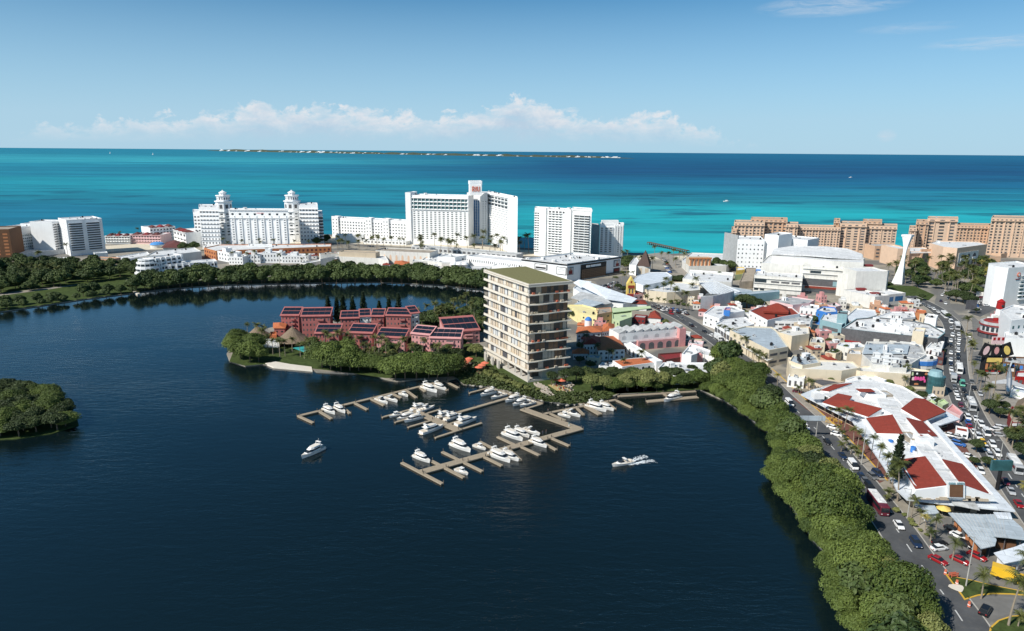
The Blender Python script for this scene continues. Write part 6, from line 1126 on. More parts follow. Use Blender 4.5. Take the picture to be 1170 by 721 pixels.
b = Bld('white_gable_house', 'white stepped gable house with a pink side wall next to the boulevard', 'house', (790,418)); b.px([(779,404.5),(786,396.5),(795,396.5),(797,403.5),(790,406)], 6.5, wall='white_clean', roof='white', ac=1); A = b.front((780,406), (803,405), 5, 3, wall='pink', roof='pink', par=.3); b.px([(781,402),(789,393),(800,396),(825,405),(822,409),(800,404)], 3.6, wall='white', roof='roofwhite', ac=3); b.finish()
b = Bld('low_white_house', 'low white house with four dark windows behind the shoreline bushes', 'house', (780,432)); A = b.px([(752,420),(768,431)][:1]+[(753,421),(770,429.5),(812,426),(808,414),(758,414)][1:], 4.6, wall='white_clean', roof='roofwhite', ac=5); P, Q = v2(at(770,429.5,4.6)), v2(at(812,426,4.6)); b.grid(P, Q, .8, 3.9, 4, 1, .38, .6, 'glass'); P = v2(at(752,420,4.6)); b.finish()
simple('boundary_wall', 'long white boundary wall by the boulevard parking', 'wall', [(812,416),(826,425),(829,424.5),(815,414)], 2.6, 'white', 'white', ())
simple('garden_hut', 'white and blue huts under the trees left of the tiled arcade', 'hut', [(684,418),(700,419),(703,414),(688,413.5)], 3, 'white_clean', 'roofwhite', [(0,3,1,.4,.5)], ac=3)
# --- east side of the boulevard, top to bottom
T = [
 ('corner_shop','white corner shop with a red and blue roof box beside the fin wall',[(804,358),(822,364),(829,359),(851,355),(838,349.5),(815,350)],7.5,'white_clean','roofwhite',[(0,3,2,.3,.35),(1,1,1,.3,.3)],3,None),
 ('shop','white shop with dark glazed front down the boulevard from the corner shop',[(817,370),(834,380.5),(845,375),(862,370),(852,362),(826,365)],6,'white_clean','roofwhite',[(0,5,1,.85,.6),(2,3,1,.5,.5)],5,None),
 ('red_roofed_house','white house with a peaked dark red roof behind the boulevard shops',[(856,355),(877,366),(893,362),(914,358.5),(905,351),(872,349)],8,'white_clean','redroof',[(0,4,2,.2,.3)],3,(3.2,'redroof')),
 ('strip_shops','long white block with dark and pink shopfronts facing the camera',[(875,366.5),(926,367.5),(929,362),(908,358),(880,362)],6.5,'white_clean','roofgrey',[(0,7,2,.8,.45)],6,None),
 ('pink_trimmed_hall','white hall with a pink band below its grey roof near the stepped mall',[(880,343.5),(906,348.5),(925,346),(931,342.5),(905,338.5)],7,'palepink','roofgrey',[],3,None),
 ('white_hut','small white house with pink window frames right of the pink trimmed hall',[(914,351),(936,353),(936,349),(920,346.5)],6,'white_clean','roofwhite',[(0,4,1,.3,.4)],3,None),
 ('blue_house','bright blue painted house behind the teal building',[(933,354),(944,357),(957,356),(954,351),(940,350)],9,'blue','roofwhite',[(0,2,2,.3,.3)],2,None),
 ('teal_house','pale teal building with a square corner turret',[(937,365),(962,371),(969,366),(966,358),(943,356)],8,'teal','roofwhite',[(0,1,1,.7,.3)],3,None),
 ('white_metal_hall','hall with a broad bluish white sheet roof below the stepped mall',[(966,362),(973,368),(1002,360),(1000,354),(978,352)],6,'offwhite','metalwhite',[(1,8,1,.5,.4)],0,None),
 ('pink_gabled_hut','tiny pink hut beside the stepped mall ramp',[(945,348),(955,350.5),(961,349),(955,345.5)],5,'palepink','roofwhite',[],1,None),
 ('cluttered_house','white roofed house crowded with ducts under the ramp of the stepped mall',[(1000,362),(1030,364),(1046,362),(1044,356),(1018,356)],6,'white_clean','roofwhite',[(0,6,1,.5,.5)],9,None),
 ('cream_shops','long cream shopping building with a row of upper windows along the boulevard',[(834,377),(879,400),(901,396),(887,377),(882,373.5),(852,372.5)],9,'cream','metalroof',[(0,9,1,.5,.28),(1,2,2,.75,.3)],6,None),
 ('cream_block','plain square cream block behind the long cream shops',[(888,379),(905,384),(925,381),(924,373),(905,374)],8.5,'cream','offwhite',[],4,None),
 ('cream_annexe','small cream block with a flat grey roof next to the walled car park',[(925,391),(943,392),(941,386),(927,385)],5.5,'cream','roofgrey',[(0,3,1,.2,.3)],2,None),
 ('cream_hall','long low cream hall with a blank front facing the camera',[(902,418),(904,421),(962,423.5),(983,420),(975,413),(935,411),(900,408)],8,'cream','offwhite',[],4,None),
 ('red_cluttered_roof_shop','shop whose pale roof holds a cluster of dark red machines',[(902,412),(917,417.5),(938,414),(930,404.5),(906,405.5)],9,'cream','metalroof',[(0,3,1,.3,.3)],12,None),
 ('arched_white_shop','white shop with arched doors under the cream hall at the boulevard',[(900,431),(919,433),(921,427),(903,425.5)],5,'white_clean','roofwhite',[(0,3,1,.4,.7)],2,None),
 ('brown_porch_shop','brown brick shop with a dark sloping roof right of the arched white shop',[(920,432.5),(940,441),(965,436),(940,432)],4.6,'beige','darkgrey',[(0,4,1,.4,.5)],0,None),
 ('beige_store','beige store block with a stained top right of the walled car park',[(968,404),(985,405),(984,400),(970,399)],9,'beige','roofwhite',[],1,None),
 ('white_store','white store under a plain sheet roof left of the grey metal complex',[(956,394),(972,398),(990,396),(982,391),(960,391)],7,'offwhite','metalwhite',[(0,2,1,.4,.3)],2,None),
 ('cream_yard_block','cream yard block with a long red fence behind it',[(943,402),(955,404),(962,401),(952,398)],5,'cream','roofgrey',[],3,None),
 ('emblem_block','cream cube with a pink emblem on the roof of the dark edged mall',[(1043,378),(1056,379.5),(1058,375),(1046,374)],11.5,'cream','offwhite',[],0,None),
 ('white_block','white roof block between the cream cube and the crowded avenue',[(1057,362),(1070,364),(1072,360),(1060,358)],9,'white_clean','roofwhite',[],2,None),
 ('orange_roofed_kiosk','kiosk with a bright orange roof by the bend of the avenue',[(1046,357),(1059,358.5),(1058,354.5),(1047,353.5)],5,'orange','terracotta',[],0,None),
 ('bluewhite_roof_shop','shop under striped blue and white awnings beside the avenue queue',[(1056,379),(1078,383),(1080,376),(1058,372.5)],6,'white_clean','metalwhite',[(0,5,1,.6,.5)],2,None),
 ('avenue_shop','low white shop with an orange side wall beside the avenue queue',[(1058,397),(1076,399),(1079,390),(1066,389)],5.5,'white_clean','roofwhite',[(0,4,1,.5,.5)],6,None),
 ('dark_canopy_bar','bar under a dark brown canopy left of the avenue queue',[(1061,406),(1078,409),(1079,401),(1063,400)],4.5,'maroon','darkgrey',[(0,3,1,.7,.5)],2,None),
 ('brown_tiled_kiosk','kiosk with a brown tiled roof below the green cylinder',[(1066,442),(1080,443),(1080,434.5),(1066,434.5)],4.6,'beige','maroon',[(0,3,1,.4,.5)],0,None),
 ('white_gable_hall','white gabled house in front of the long beige blank wall',[(966,433),(973,438),(1003,438),(1013,434),(996,428),(975,430)],5.2,'white_clean','white',[(1,3,1,.25,.35)],2,None),
]
for i, (nm, lab, pts, H, w, rf, ed, ac, hp) in enumerate(T):
    simple(nm, lab, 'shop' if 'shop' in nm or 'store' in nm else 'building', pts, H, w, rf, ed, ac=ac, hip=None, seed=i+10, wm='shade')
b = Bld('red_peak_roof', 'peaked dark red canopy roof above the white strip shops', 'roof pavilion', (890,358)); b.hip(W2([(871,356),(902,357),(900,351),(876,350)], 9), 9.2, 3.6, 'redroof', 0); mb = MB(); mb.prism(W2([(872,356),(901,357),(899,352),(877,351)], 9), 8, 9.2); b.part('base', mb, 'redroof')
b = Bld('corner_turret', 'square teal turret standing on the pale teal building', 'turret', (962,368)); b.px([(957,358),(968,359),(969,355.5),(959,355)], 13, wall='teal', roof='darkgrey', trim='darkgrey')
b = Bld('roof_box', 'red and blue painted box on the white corner shop roof', 'roof box', (831,362)); b.px([(827,354),(834,354.5),(835,351),(829,351)], 10.5, z0=6.8, wall='blue', roof='pink', trim='pink')
b = Bld('arcade_canopy', 'cream pillared arcade roof along the pavement before the cream shops', 'arcade', (866,412)); 
pl = [at(x, y, 4.4) for x, y in [(833,386),(841,388),(885,409),(877,412)]]; mb = MB(); mb.slab(pl, .4); b.part('roof', mb, 'offwhite')
for k in range(8): q = pl[0]+(pl[3]-pl[0])*((k+.2)/8)+Vector((.5,.3,0)); mb = MB(); mb.box((q.x,q.y,2.2), (.6,.6,4)); b.part('pillar', mb, 'cream')
simple('red_fence', 'long red fence behind the cream yard block', 'fence', [(922,379.5),(960,384.5),(975,386),(974,385),(950,381.5),(923,378.5)], 2.4, 'lamp_red', 'lamp_red', ())
b = Bld('dark_edged_mall', 'very long flat white roof with a dark front edge across the town', 'shopping mall', (1020,385))
pts = [(962,374.5),(988,378),(1072,386.5),(1080,380),(1062,370),(1040,366),(1000,362),(978,364)]; H = 8; A = b.px(pts, H, wall='shade', roof='roofwhite', trim='teal', ac=34, seed=77, pt=.5)
for u0, u1, H2 in ((.25,.42,10.2),(.5,.6,9.8)): P = at(985+90*u0,372,H2); Q = at(985+90*u1,373.5,H2); b.vol([v2(P),v2(Q),v2(Q)+Vector((0,7)),v2(P)+Vector((0,7))], H2, z0=7, wall='white_clean', roof='roofwhite', ac=2)
P, Q = v2(at(962,374.5,H)), v2(at(1072,386.5,H)); b.grid(lerp(P,Q,.24), lerp(P,Q,.96), .6, 4.2, 8, 1, .8, 1, 'offwhite', alt='shade', proud=1.2, th=1.2, name='shop_front'); b.bands(lerp(P,Q,0), lerp(P,Q,.22), 1.2, 1.2, 1, 2.5, .9, 'lamp_red', 'red_awning'); b.finish()
c = at(1049.5,374,12.3); mb = MB(); mb.tube((c.x,c.y-3.4,10), (c.x,c.y-3.8,10), 1.0, 1.0, 12); tag(mb.build('heart_emblem', 'cloth_coral'), 'round pink emblem on the cream cube', 'emblem')
b = Bld('metal_roof_complex', 'large building with ribbed grey sheet roofs and a rounded white corner', 'shopping mall', (1020,432))
pts = [(984,404),(997,416),(1020,418),(1042,415),(1058,405),(1054,394),(1040,391),(990,390)]; H = 9; b.px(pts, H, wall='offwhite', roof='roofgrey', ac=30, seed=31, pt=.5)
for k in range(12):
    for (x0, x1) in ((989,1009),(1015,1037)):
        x = x0+(x1-x0)*k/11; a0 = at(x,393.5,9.4); a1 = at(x-3.5+(k*.1),404,9.0); mb = MB(); mb.slab([a0, a0+Vector((.9,0,0)), a1+Vector((.9,0,0)), a1], .25); b.part('roof_sheet', mb, 'metalroof')
b.px([(1009,400),(1014,400),(1014,394),(1009.5,394)], 10.5, z0=8, wall='white_clean', roof='white'); b.px([(986,406),(993,412),(1003,418),(1015,419),(1018,412),(1000,408)], 7, wall='white', roof='roofgrey', ac=5, seed=4)
A = b.px([(1016,420),(1036,420.5),(1040,411),(1022,408.5)], 8.5, wall='offwhite', roof='metalwhite', ac=2); c = v2(at(1051,408,8)); pl = [c+Vector((7.5*math.cos(a), 6*math.sin(a))) for a in [2*math.pi*i/16 for i in range(16)]]; b.vol(pl, 8.5, wall='offwhite', roof='roofwhite', ac=2); mb = MB(); mb.prism([c+(p-c)*1.04 for p in pl], 5.6, 7.6); b.part('blue_band', mb, 'blue')
P, Q = v2(at(996,417,7)), v2(at(1018,419,7)); b.grid(P, Q, 1, 6, 3, 1, .7, .6, 'shade', alt='glass_teal'); b.finish()
b = Bld('blank_wall_hall', 'long plain beige wall carrying the pink graffiti mural', 'building', (1010,442)); A = b.px([(957,419),(983,424),(1040,427.5),(1066,429),(1066,424),(1040,420),(985,418)], 7, wall='cream', roof='offwhite', ac=6, seed=6)
P, Q = v2(at(1040,427.5,7)), v2(at(1064,428.8,7)); P = P-Vector((0,.35)); Q = Q-Vector((0,.35)); b.grid(P, Q, 2.2, 8.6, 1, 1, 1, 1, 'black', proud=.2, name='mural')
for u0, u1, a, c_, m_ in ((.08,.2,4.5,6.0,'palepink'),(.18,.3,4.6,6.3,'cloth_pink'),(.31,.43,4.8,6.2,'cloth_pink'),(.44,.56,4.5,6.3,'cloth_pink'),(.57,.68,4.7,6.5,'cloth_pink'),(.66,.74,3.8,5.2,'cloth_pink'),(.04,.12,6.6,8.2,'green'),(.66,.80,7.2,8.2,'orange'),(.22,.42,2.5,3.3,'orange'),(.25,.33,7.2,8.0,'white'),(.82,.9,6.6,7.6,'green')):
    if m_ == 'cloth_pink': mat('cloth_pink', (0.75,0.10,0.32), .7, .1, 1)
    b.grid(lerp(P,Q,u0), lerp(P,Q,u1), a, c_, 1, 1, 1, 1, m_, proud=.28, name='mural_shape', arch=True)
c = v2(at(1070,433,7)); mb = MB(); mb.cyl((c.x,c.y,0), 3.4, 8.4, 16); b.part('green_cylinder', mb, 'glass_teal'); mb = MB(); mb.cyl((c.x,c.y+1,8.4), 3.0, 2.0, 16, 2.2); b.part('teal_cap', mb, 'teal'); b.finish()
# small houses filling the blocks between the named buildings
LM = [((752,400),'the pink arcade'),((690,395),'the tiled villa'),((745,372),'the saw toothed roof'),((700,358),'the green canopy'),((790,412),'the gabled white house'),((860,362),'the peaked red roof'),((905,345),'the pink trimmed hall'),((950,365),'the teal building'),((975,350),'the stepped mall'),((915,385),'the cream block'),((945,400),'the walled yard'),((930,415),'the cream hall'),((975,400),'the stained beige store'),((1020,400),'the grey sheet roofs'),((1030,375),'the dark edged mall'),((1050,355),'the avenue bend'),((1068,395),'the avenue shops'),((1125,380),'the round diner'),((1150,405),'the canvas stalls'),((1160,440),'the aeroplane'),((820,345),'the fin wall'),((770,315),'the crescent mall'),((1010,425),'the pink mural'),((300,300),'the orange arcade building'),((420,296),'the brown roofed shopping hall'),((500,300),'the glass cafe'),((150,290),'the curved lagoon building')]
LMW = [(v2(at(*p)), n) for p, n in LM]; SEEN = {}
rr = random.Random(44); lines = [p for R0 in (R1, R2, R3) for p in R0[::3]]; placed = [v2(at(x, 404)) for x in range(700,800,9)]+[v2(at(x, 438)) for x in range(1030,1080,8)]+[v2(at(x, 340)) for x in range(728,800,9)]
for zone, sp, nmax in (([(655,372),(790,356),(830,400),(835,412),(800,424),(757,408),(700,424),(655,404)], 11, 10),([(770,350),(800,340),(900,330),(960,345),(1010,345),(1060,350),(1085,372),(1083,425),(1045,428),(1000,428),(900,440),(845,405)], 9.5, 55),([(1112,365),(1175,360),(1175,460),(1150,462),(1122,420)], 11, 14),([(240,305),(256,300),(520,312),(520,292),(370,284),(240,288)], 17, 16),([(720,320),(790,300),(835,305),(835,318),(800,345),(745,330)], 14, 6)):
    k = 0
    for q in scatter(W2(zone), sp, .4, rr.randrange(999)):
        if k >= nmax: break
        w, d = rr.uniform(3.0,6.5), rr.uniform(3.0,6); a = rr.choice((-.35,-.2,.1)); H = rr.uniform(3.2,6.5)
        P = [q+Vector((x*w*math.cos(a)-y*d*math.sin(a), x*w*math.sin(a)+y*d*math.cos(a))) for x, y in ((-.6,-.6),(.6,-.6),(.6,.6),(-.6,.6))]
        if any(inpoly(p, F0) for F0 in FOOT for p in P+[q]) or any((q-p).length < 11.5 for p in lines) or any((q-p).length < 8 for p in placed): continue
        wc, wl = rr.choice((('white','white'),('white_clean','white'),('offwhite','off white'),('cream','cream'),('palepink','pale pink'),('beige','beige'),('peach','peach'),('pink','pink'))); rc, rl = rr.choice((('roofwhite','white flat'),('roofgrey','grey flat'),('metalroof','bluish sheet'),('terracotta','orange tiled'),('redroof','red'),('rooftan','tan flat'),('roofwhite','white flat')))
        lm_ = min(LMW, key=lambda t: (t[0]-q).length)[1]; lab = 'small %s house with a %s roof near %s' % (wl, rl, lm_); b = Bld('house', lab, 'house', (0,300)); b.t.location = (q.x,q.y,GZ); g = SEEN.get(lab)
        if g is None: SEEN[lab] = b.t
        else: g['group'] = b.t['group'] = '%s roofed %s houses near %s' % (rl, wl, lm_)
        b.vol(P, H, wall=wc, roof=rc, ac=rr.choice((1,2,3)), par=.5, seed=k)
        if rc in ('terracotta','redroof'): b.hip(P, H+.02, 1.3, rc, .4)
        b.grid(P[0], P[1], .8, H-.7, 2, 1 if H < 5 else 2, .4, .5, 'shade'); b.grid(P[3], P[0], .8, H-.7, 2, 1, .3, .5, 'shade')
        if H > 4.5 and rr.random() < .5: c_ = sum(P, Vector((0,0)))/4; b.vol([c_+(p-c_)*.45 for p in P], H+2, z0=H-.6, wall=wc, roof=rc, par=.3)
        placed.append(q); k += 1
# ------------------------------------------------------------------ flat white mall with red roofs
b = Bld('red_roofed_mall', 'sprawling low white mall with sloped brick red roofs between the two roads', 'shopping mall', (1030,560))
def Z(x, y): return (880+x/4.007, 420+y/4.007)
CAN = [Z(140,122),Z(375,243),Z(520,452),Z(580,560),Z(625,602),Z(850,628),Z(1122,656),Z(905,420),Z(768,266),Z(870,235),Z(705,142),Z(640,105),Z(475,62),Z(375,66),Z(200,98)]
Zc = 4.2; pl = W2(CAN, Zc); mb = MB(); mb.prism(pl, Zc-.45, Zc); b.part('canopy', mb, 'metalwhite')
inn = inset(pl, 3.0); mb = MB(); mb.prism(inn, 0, Zc-.4); b.part('wall', mb, 'beige')
for i in range(len(inn)):
    P, Q = inn[i], inn[(i+1) % len(inn)]
    if (Q-P).length > 6: b.grid(P, Q, .8, 3.4, max(2,int((Q-P).length/4.5)), 1, .7, .95, 'shade', alt='glass', proud=.15, name='shop_front')
up = inset(pl, 4.2); b.vol(up, 6.6, z0=4.0, wall='white_clean', roof='roofwhite', par=.4)
spine = [Z(470,100),Z(520,90),Z(600,160),Z(730,345),Z(885,545),Z(818,560),Z(690,395),Z(560,215),Z(505,185)]; sp = W2(spine, 7.6); b.vol(sp, 7.6, z0=6, wall='white_clean', roof='roofwhite', par=.25)
for (pp, zi) in (([Z(240,157),Z(310,117),Z(375,130),Z(362,148),Z(512,186),Z(450,223)], (6.9,7.5,8.4,8.4,8.8,6.9)),([Z(600,186),Z(662,138),Z(707,142),Z(806,200),Z(700,245)], (8.6,8.4,8,6.9,6.9)),([Z(440,230),Z(560,214),Z(607,300),Z(487,297)], (7,9,9,7)),([Z(623,228),Z(700,246),Z(767,313),Z(690,310)], (9,7,7,9)),([Z(583,421),Z(710,405),Z(817,548),Z(672,562)], (6.5,7.9,7.9,6.5)),([Z(788,418),Z(880,440),Z(1017,590),Z(885,547)], (7.9,6.5,6.5,7.9)),([Z(232,102),Z(290,77),Z(375,70),Z(270,107)], (6.9,7,7.2,6.9))):
    P3 = [at(x, y, z) for (x, y), z in zip(pp, zi)]; mb = MB(); mb.slab([p+Vector((0,0,0)) for p in P3], .3); b.part('red_roof', mb, 'redroof')
    mb = MB(); n = len(P3); vs = [(p.x,p.y,6.0) for p in P3]+[(p.x,p.y,p.z-.28) for p in P3]; mb.add(vs, [(i,(i+1) % n,n+(i+1) % n,n+i) for i in range(n)]); b.part('roof_base', mb, 'white_clean')
y0 = min(at(*Z(672,562),6.5).y, at(*Z(817,548),7.9).y, at(*Z(885,547),7.9).y, at(*Z(1017,590),6.5).y)-.5
def onp(x, y, o=0): r = ray(*Z(x,y)); k = (y0-o)/r.y; return Vector((r.x*k, y0-o, CAMH+r.z*k))
def face(pts, o, th, nm, m): P = [onp(x, y, o) for x, y in pts]; n = len(P); mb = MB(); mb.add(P+[p+Vector((0,th,0)) for p in P], [tuple(range(n)), tuple(reversed(range(n,2*n)))]+[(i,n+i,n+(i+1) % n,(i+1) % n) for i in range(n)]); b.part(nm, mb, m)
face([(640,598),(1045,614),(1022,588),(890,541),(815,543),(668,561)], 0, .5, 'gable', 'white_clean')
rr = random.Random(3)
for k in range(40):
    x = 700+290*rr.random(); yt = 600-26*(1-abs(x-850)/190)*rr.random(); 
    if 808 < x < 892: continue
    face([(x-12,604+(x-700)*.03),(x+12,605+(x-700)*.03),(x+11,yt+6),(x-10,yt+5)], .12+.01*(k % 7), .1, 'stone_cladding', 'beige')
face([(812,596),(892,599),(892,527),(812,525)], .6, .5, 'sign_frame', 'white_clean'); face([(822,592),(883,594),(884,538),(823,536)], .75, .1, 'sign_screen', 'brown')
o_ = onp(816,534.5,.72); text_mb('CORAL NEGRO', o_, Vector((1,0,0)), Vector((0,0,1)), .62, (onp(888,534,.7)-o_).x, .1).build('sign_letters', 'teal', b.t)
mb = MB(); mb.slab([at(*Z(805,586),5.2), at(*Z(920,590),5.0), at(*Z(960,652),4.4), at(*Z(845,628),4.6)], .2); b.part('entrance_canopy', mb, 'roofgrey')
for i, (x, y, w, d, h, m_) in enumerate(((465,125,14,8,2.0,'white_clean'),(520,128,9,5,1.6,'rooftan'),(218,128,8,3,1.6,'white_clean'),(700,340,10,4,2.4,'white_clean'),(640,320,7,6,1.2,'rooftan'),(560,350,6,5,1.2,'white_clean'))):
    c = at(*Z(x,y),7); d_ = -.1; P = [v2(c)+Vector((sx*w/4, sy*d/2)) for sx, sy in ((-1,-1),(1,-1),(1,1),(-1,1))]; b.vol(P, 6.6+h, z0=6, wall=m_, roof='roofwhite' if m_ != 'rooftan' else 'roofgrey', par=.3)
c = at(*Z(435,112),8.6); mb = MB(); mb.box((c.x,c.y,9.3), (6,3.5,.2)); b.part('hatch_roof', mb, 'redroof')
for x, y in ((535,250),(560,285),(622,258),(735,378),(795,468),(835,515),(650,160),(555,175),(700,290)): c = at(*Z(x,y),7.6); b.inst('skylight', unitbox('skylight','lightgrey'), (c.x,c.y,7.5), -.1, (4.2,1.0,.35))
for i in range(26):
    u = random.random(); c = at(*Z(300+560*u+random.uniform(-30,60), 125+380*u+random.uniform(-20,20)), 6.6)
    if inpoly(c, inset(pl, 6)) and not inpoly(c, sp): nm, me = ACM[random.choice((0,0,3))]; b.inst(nm, me, (c.x,c.y,6.2), random.random()*3, (1,1,1))
for x, y in ((655,370),(552,340)): c = at(*Z(x,y),7.5); mb = MB(); mb.cyl((c.x,c.y,6.3), .8, 1.8, 12); b.part('water_tank', mb, 'blue')
b.finish()
# forecourt walkway roof left of the mall
# ------------------------------------------------------------------ sheet roofed stalls bottom right
b = Bld('sheet_roofed_market', 'open market under overlapping grey corrugated sheet roofs', 'market hall', (1130,625))
def Y(x, y): return (860+x/3.774, 540+y/3.774)
for pts, H, m in (([Y(843,172),Y(990,180),Y(1052,290),Y(1045,315),Y(985,328)], 4.4, 'metalroof'),([Y(990,180),Y(1095,178),Y(1165,240),Y(1180,290),Y(1100,280),Y(1040,275)], 4.8, 'metalroof'),([Y(1038,170),Y(1110,172),Y(1120,200),Y(1055,195)], 5.2, 'metalwhite')):
    P3 = [at(x, y, H) for x, y in pts]; mb = MB(); mb.slab(P3, .2); b.part('sheet_roof', mb, m); p2 = inset([v2(p) for p in P3], 1.0)
    L_ = (P3[0]-P3[1]).length; k = int(L_/1.1)
    for j in range(1, k):
        a0 = P3[0]+(P3[1]-P3[0])*(j/k); a1 = P3[-1]+(P3[-2]-P3[-1])*(j/k); a0 = a0+Vector((0,0,.06)); a1 = a1+Vector((0,0,.06)); mb = MB(); mb.tube(a0, a1, .07, .07, 4); b.part('roof_rib', mb, 'lightgrey')
    for q in p2: mb = MB(); mb.tube((q.x,q.y,0), (q.x,q.y,H-.1), .12); b.part('post', mb, 'darkgrey')
    c = sum(p2, Vector((0,0)))/len(p2); mb = MB(); mb.prism([c+(q-c)*.8 for q in p2], 0, 2.6); b.part('stall_wall', mb, 'brown')
P, Q = v2(at(*Y(850,186),4)), v2(at(*Y(980,322),4)); b.grid(P+Vector((1,-.5)), Q+Vector((1,.5)), .6, 3, 7, 1, .6, .8, 'orange', alt='shade', name='stall_front'); b.finish()
b = Bld('white_shed', 'white walled shed with a sloping sheet roof at the right edge', 'shed', (1150,647)); pl3 = [at(*Y(1040,345),4), at(*Y(1085,392),3.6), at(*Y(1180,372),3.6), at(*Y(1180,300),4.4), at(*Y(1130,320),4.4)]; mb = MB(); mb.slab(pl3, .2); b.part('sheet_roof', mb, 'metalwhite'); p2 = inset([v2(p) for p in pl3], .7); mb = MB(); mb.prism(p2, 0, 3.5); b.part('wall', mb, 'white_clean'); b.grid(v2(at(*Y(1092,400),3)), v2(at(*Y(1170,390),3)), 1, 3, 3, 1, .6, .6, 'shade')
b.finish()
b = Bld('small_shed', 'small sheet roofed shed between the mall canopy and the parasols', 'shed', (1062,604)); pl3 = [at(*Y(722,140),3.4), at(*Y(785,142),3.4), at(*Y(805,175),3.0), at(*Y(745,180),3.0)]; mb = MB(); mb.slab(pl3, .15); b.part('sheet_roof', mb, 'metalroof'); mb = MB(); mb.prism(inset([v2(p) for p in pl3], .4), 0, 2.9); b.part('wall', mb, 'white_clean')
simple('guard_kiosk', 'small white kiosk with a red roof among the cars right of the mall', 'kiosk', [Z(850,285),Z(908,297),Z(905,275),Z(850,265)], 3.2, 'white_clean', 'redroof', [(0,2,1,.6,.5)])
simple('red_shop_awning', 'pink red awning between the mall and the crowded avenue', 'awning', [Z(805,190),Z(870,222),Z(885,205),Z(835,165)], 3.4, 'palepink', 'pink', ())
for i, (x, y, m_) in enumerate(((735,160,'green'),(790,160,'green'),(740,135,'white_clean'))): 
    simple('stall_tent', ['green tent at the top right corner of the flat mall','bright green awning next to the pink red awning','white tent behind the green tents of the flat mall'][i], 'tent', [Z(x-22,y-8),Z(x,y+14),Z(x+28,y+2),Z(x+5,y-18)], 3.6, m_, m_, ())
for i, (x, y) in enumerate(((800,158),(815,178),(818,186))):
    c = at(*Y(x,y)); t = thing('parasol', ['pale yellow parasol, rear of the three by the market','bright yellow parasol, largest of the three by the market','yellow parasol nearest the car park'][i], 'parasol', c); mb = MB(); mb.tube((c.x,c.y,GZ), (c.x,c.y,GZ+2.6), .05); mb.build('pole', 'pole', t); mb = MB(); mb.cyl((c.x,c.y,GZ+2.2), 1.9, .8, 8, .05); mb.build('canopy', 'paleyellow' if i == 0 else 'yellow', t)
# ------------------------------------------------------------------ the tall tower
TH = 44.3; b = Bld('tower_block', 'tall ten storey apartment tower with a grassed roof and white balcony slabs', 'apartment building', (604,439)); FH = 4.28; Z1 = 5.8
rf = [v2(at(x, y, TH)) for x, y in ((604,326.3),(654.5,322.3),(601,305.3),(552.5,309))]; F, R, K, L = rf
gl = inset(rf, 1.5); F_, R_2, K_, L_ = [min(gl, key=lambda p: (p-q).length) for q in (F, R, K, L)]
def slabpoly(k, amp=0.9):
    out = []; d = (R-F); n = Vector((d.y,-d.x)).normalized(); n = n if n.y < 0 else -n
    for i in range(13): u = i/12; out.append(F+d*u+n*(amp*math.sin(u*math.pi*2+k*.9)*.8*math.sin(u*math.pi)))
    d2 = (K-R); out += [R+d2*u for u in (.25,.5,.75)]; out += [K, L]; return out
for k in range(10):
    z = Z1+FH*k; mb = MB(); th = .42 if k < 9 else .9; mb.prism(slabpoly(k) if k < 9 else [F,R,K,L], z-th, z); b.part('floor_slab' if k < 9 else 'roof_slab', mb, 'concrete_pale')
mb = MB(); mb.prism([F,R,K,L], TH-.3, TH+.5); mb2 = inset([F,R,K,L], .8); b.part('roof_parapet', mb, 'concrete_pale'); mb = MB(); mb.prism(mb2, TH+.3, TH+.62); b.part('green_roof', mb, 'grass_roof')
rr = random.Random(12)
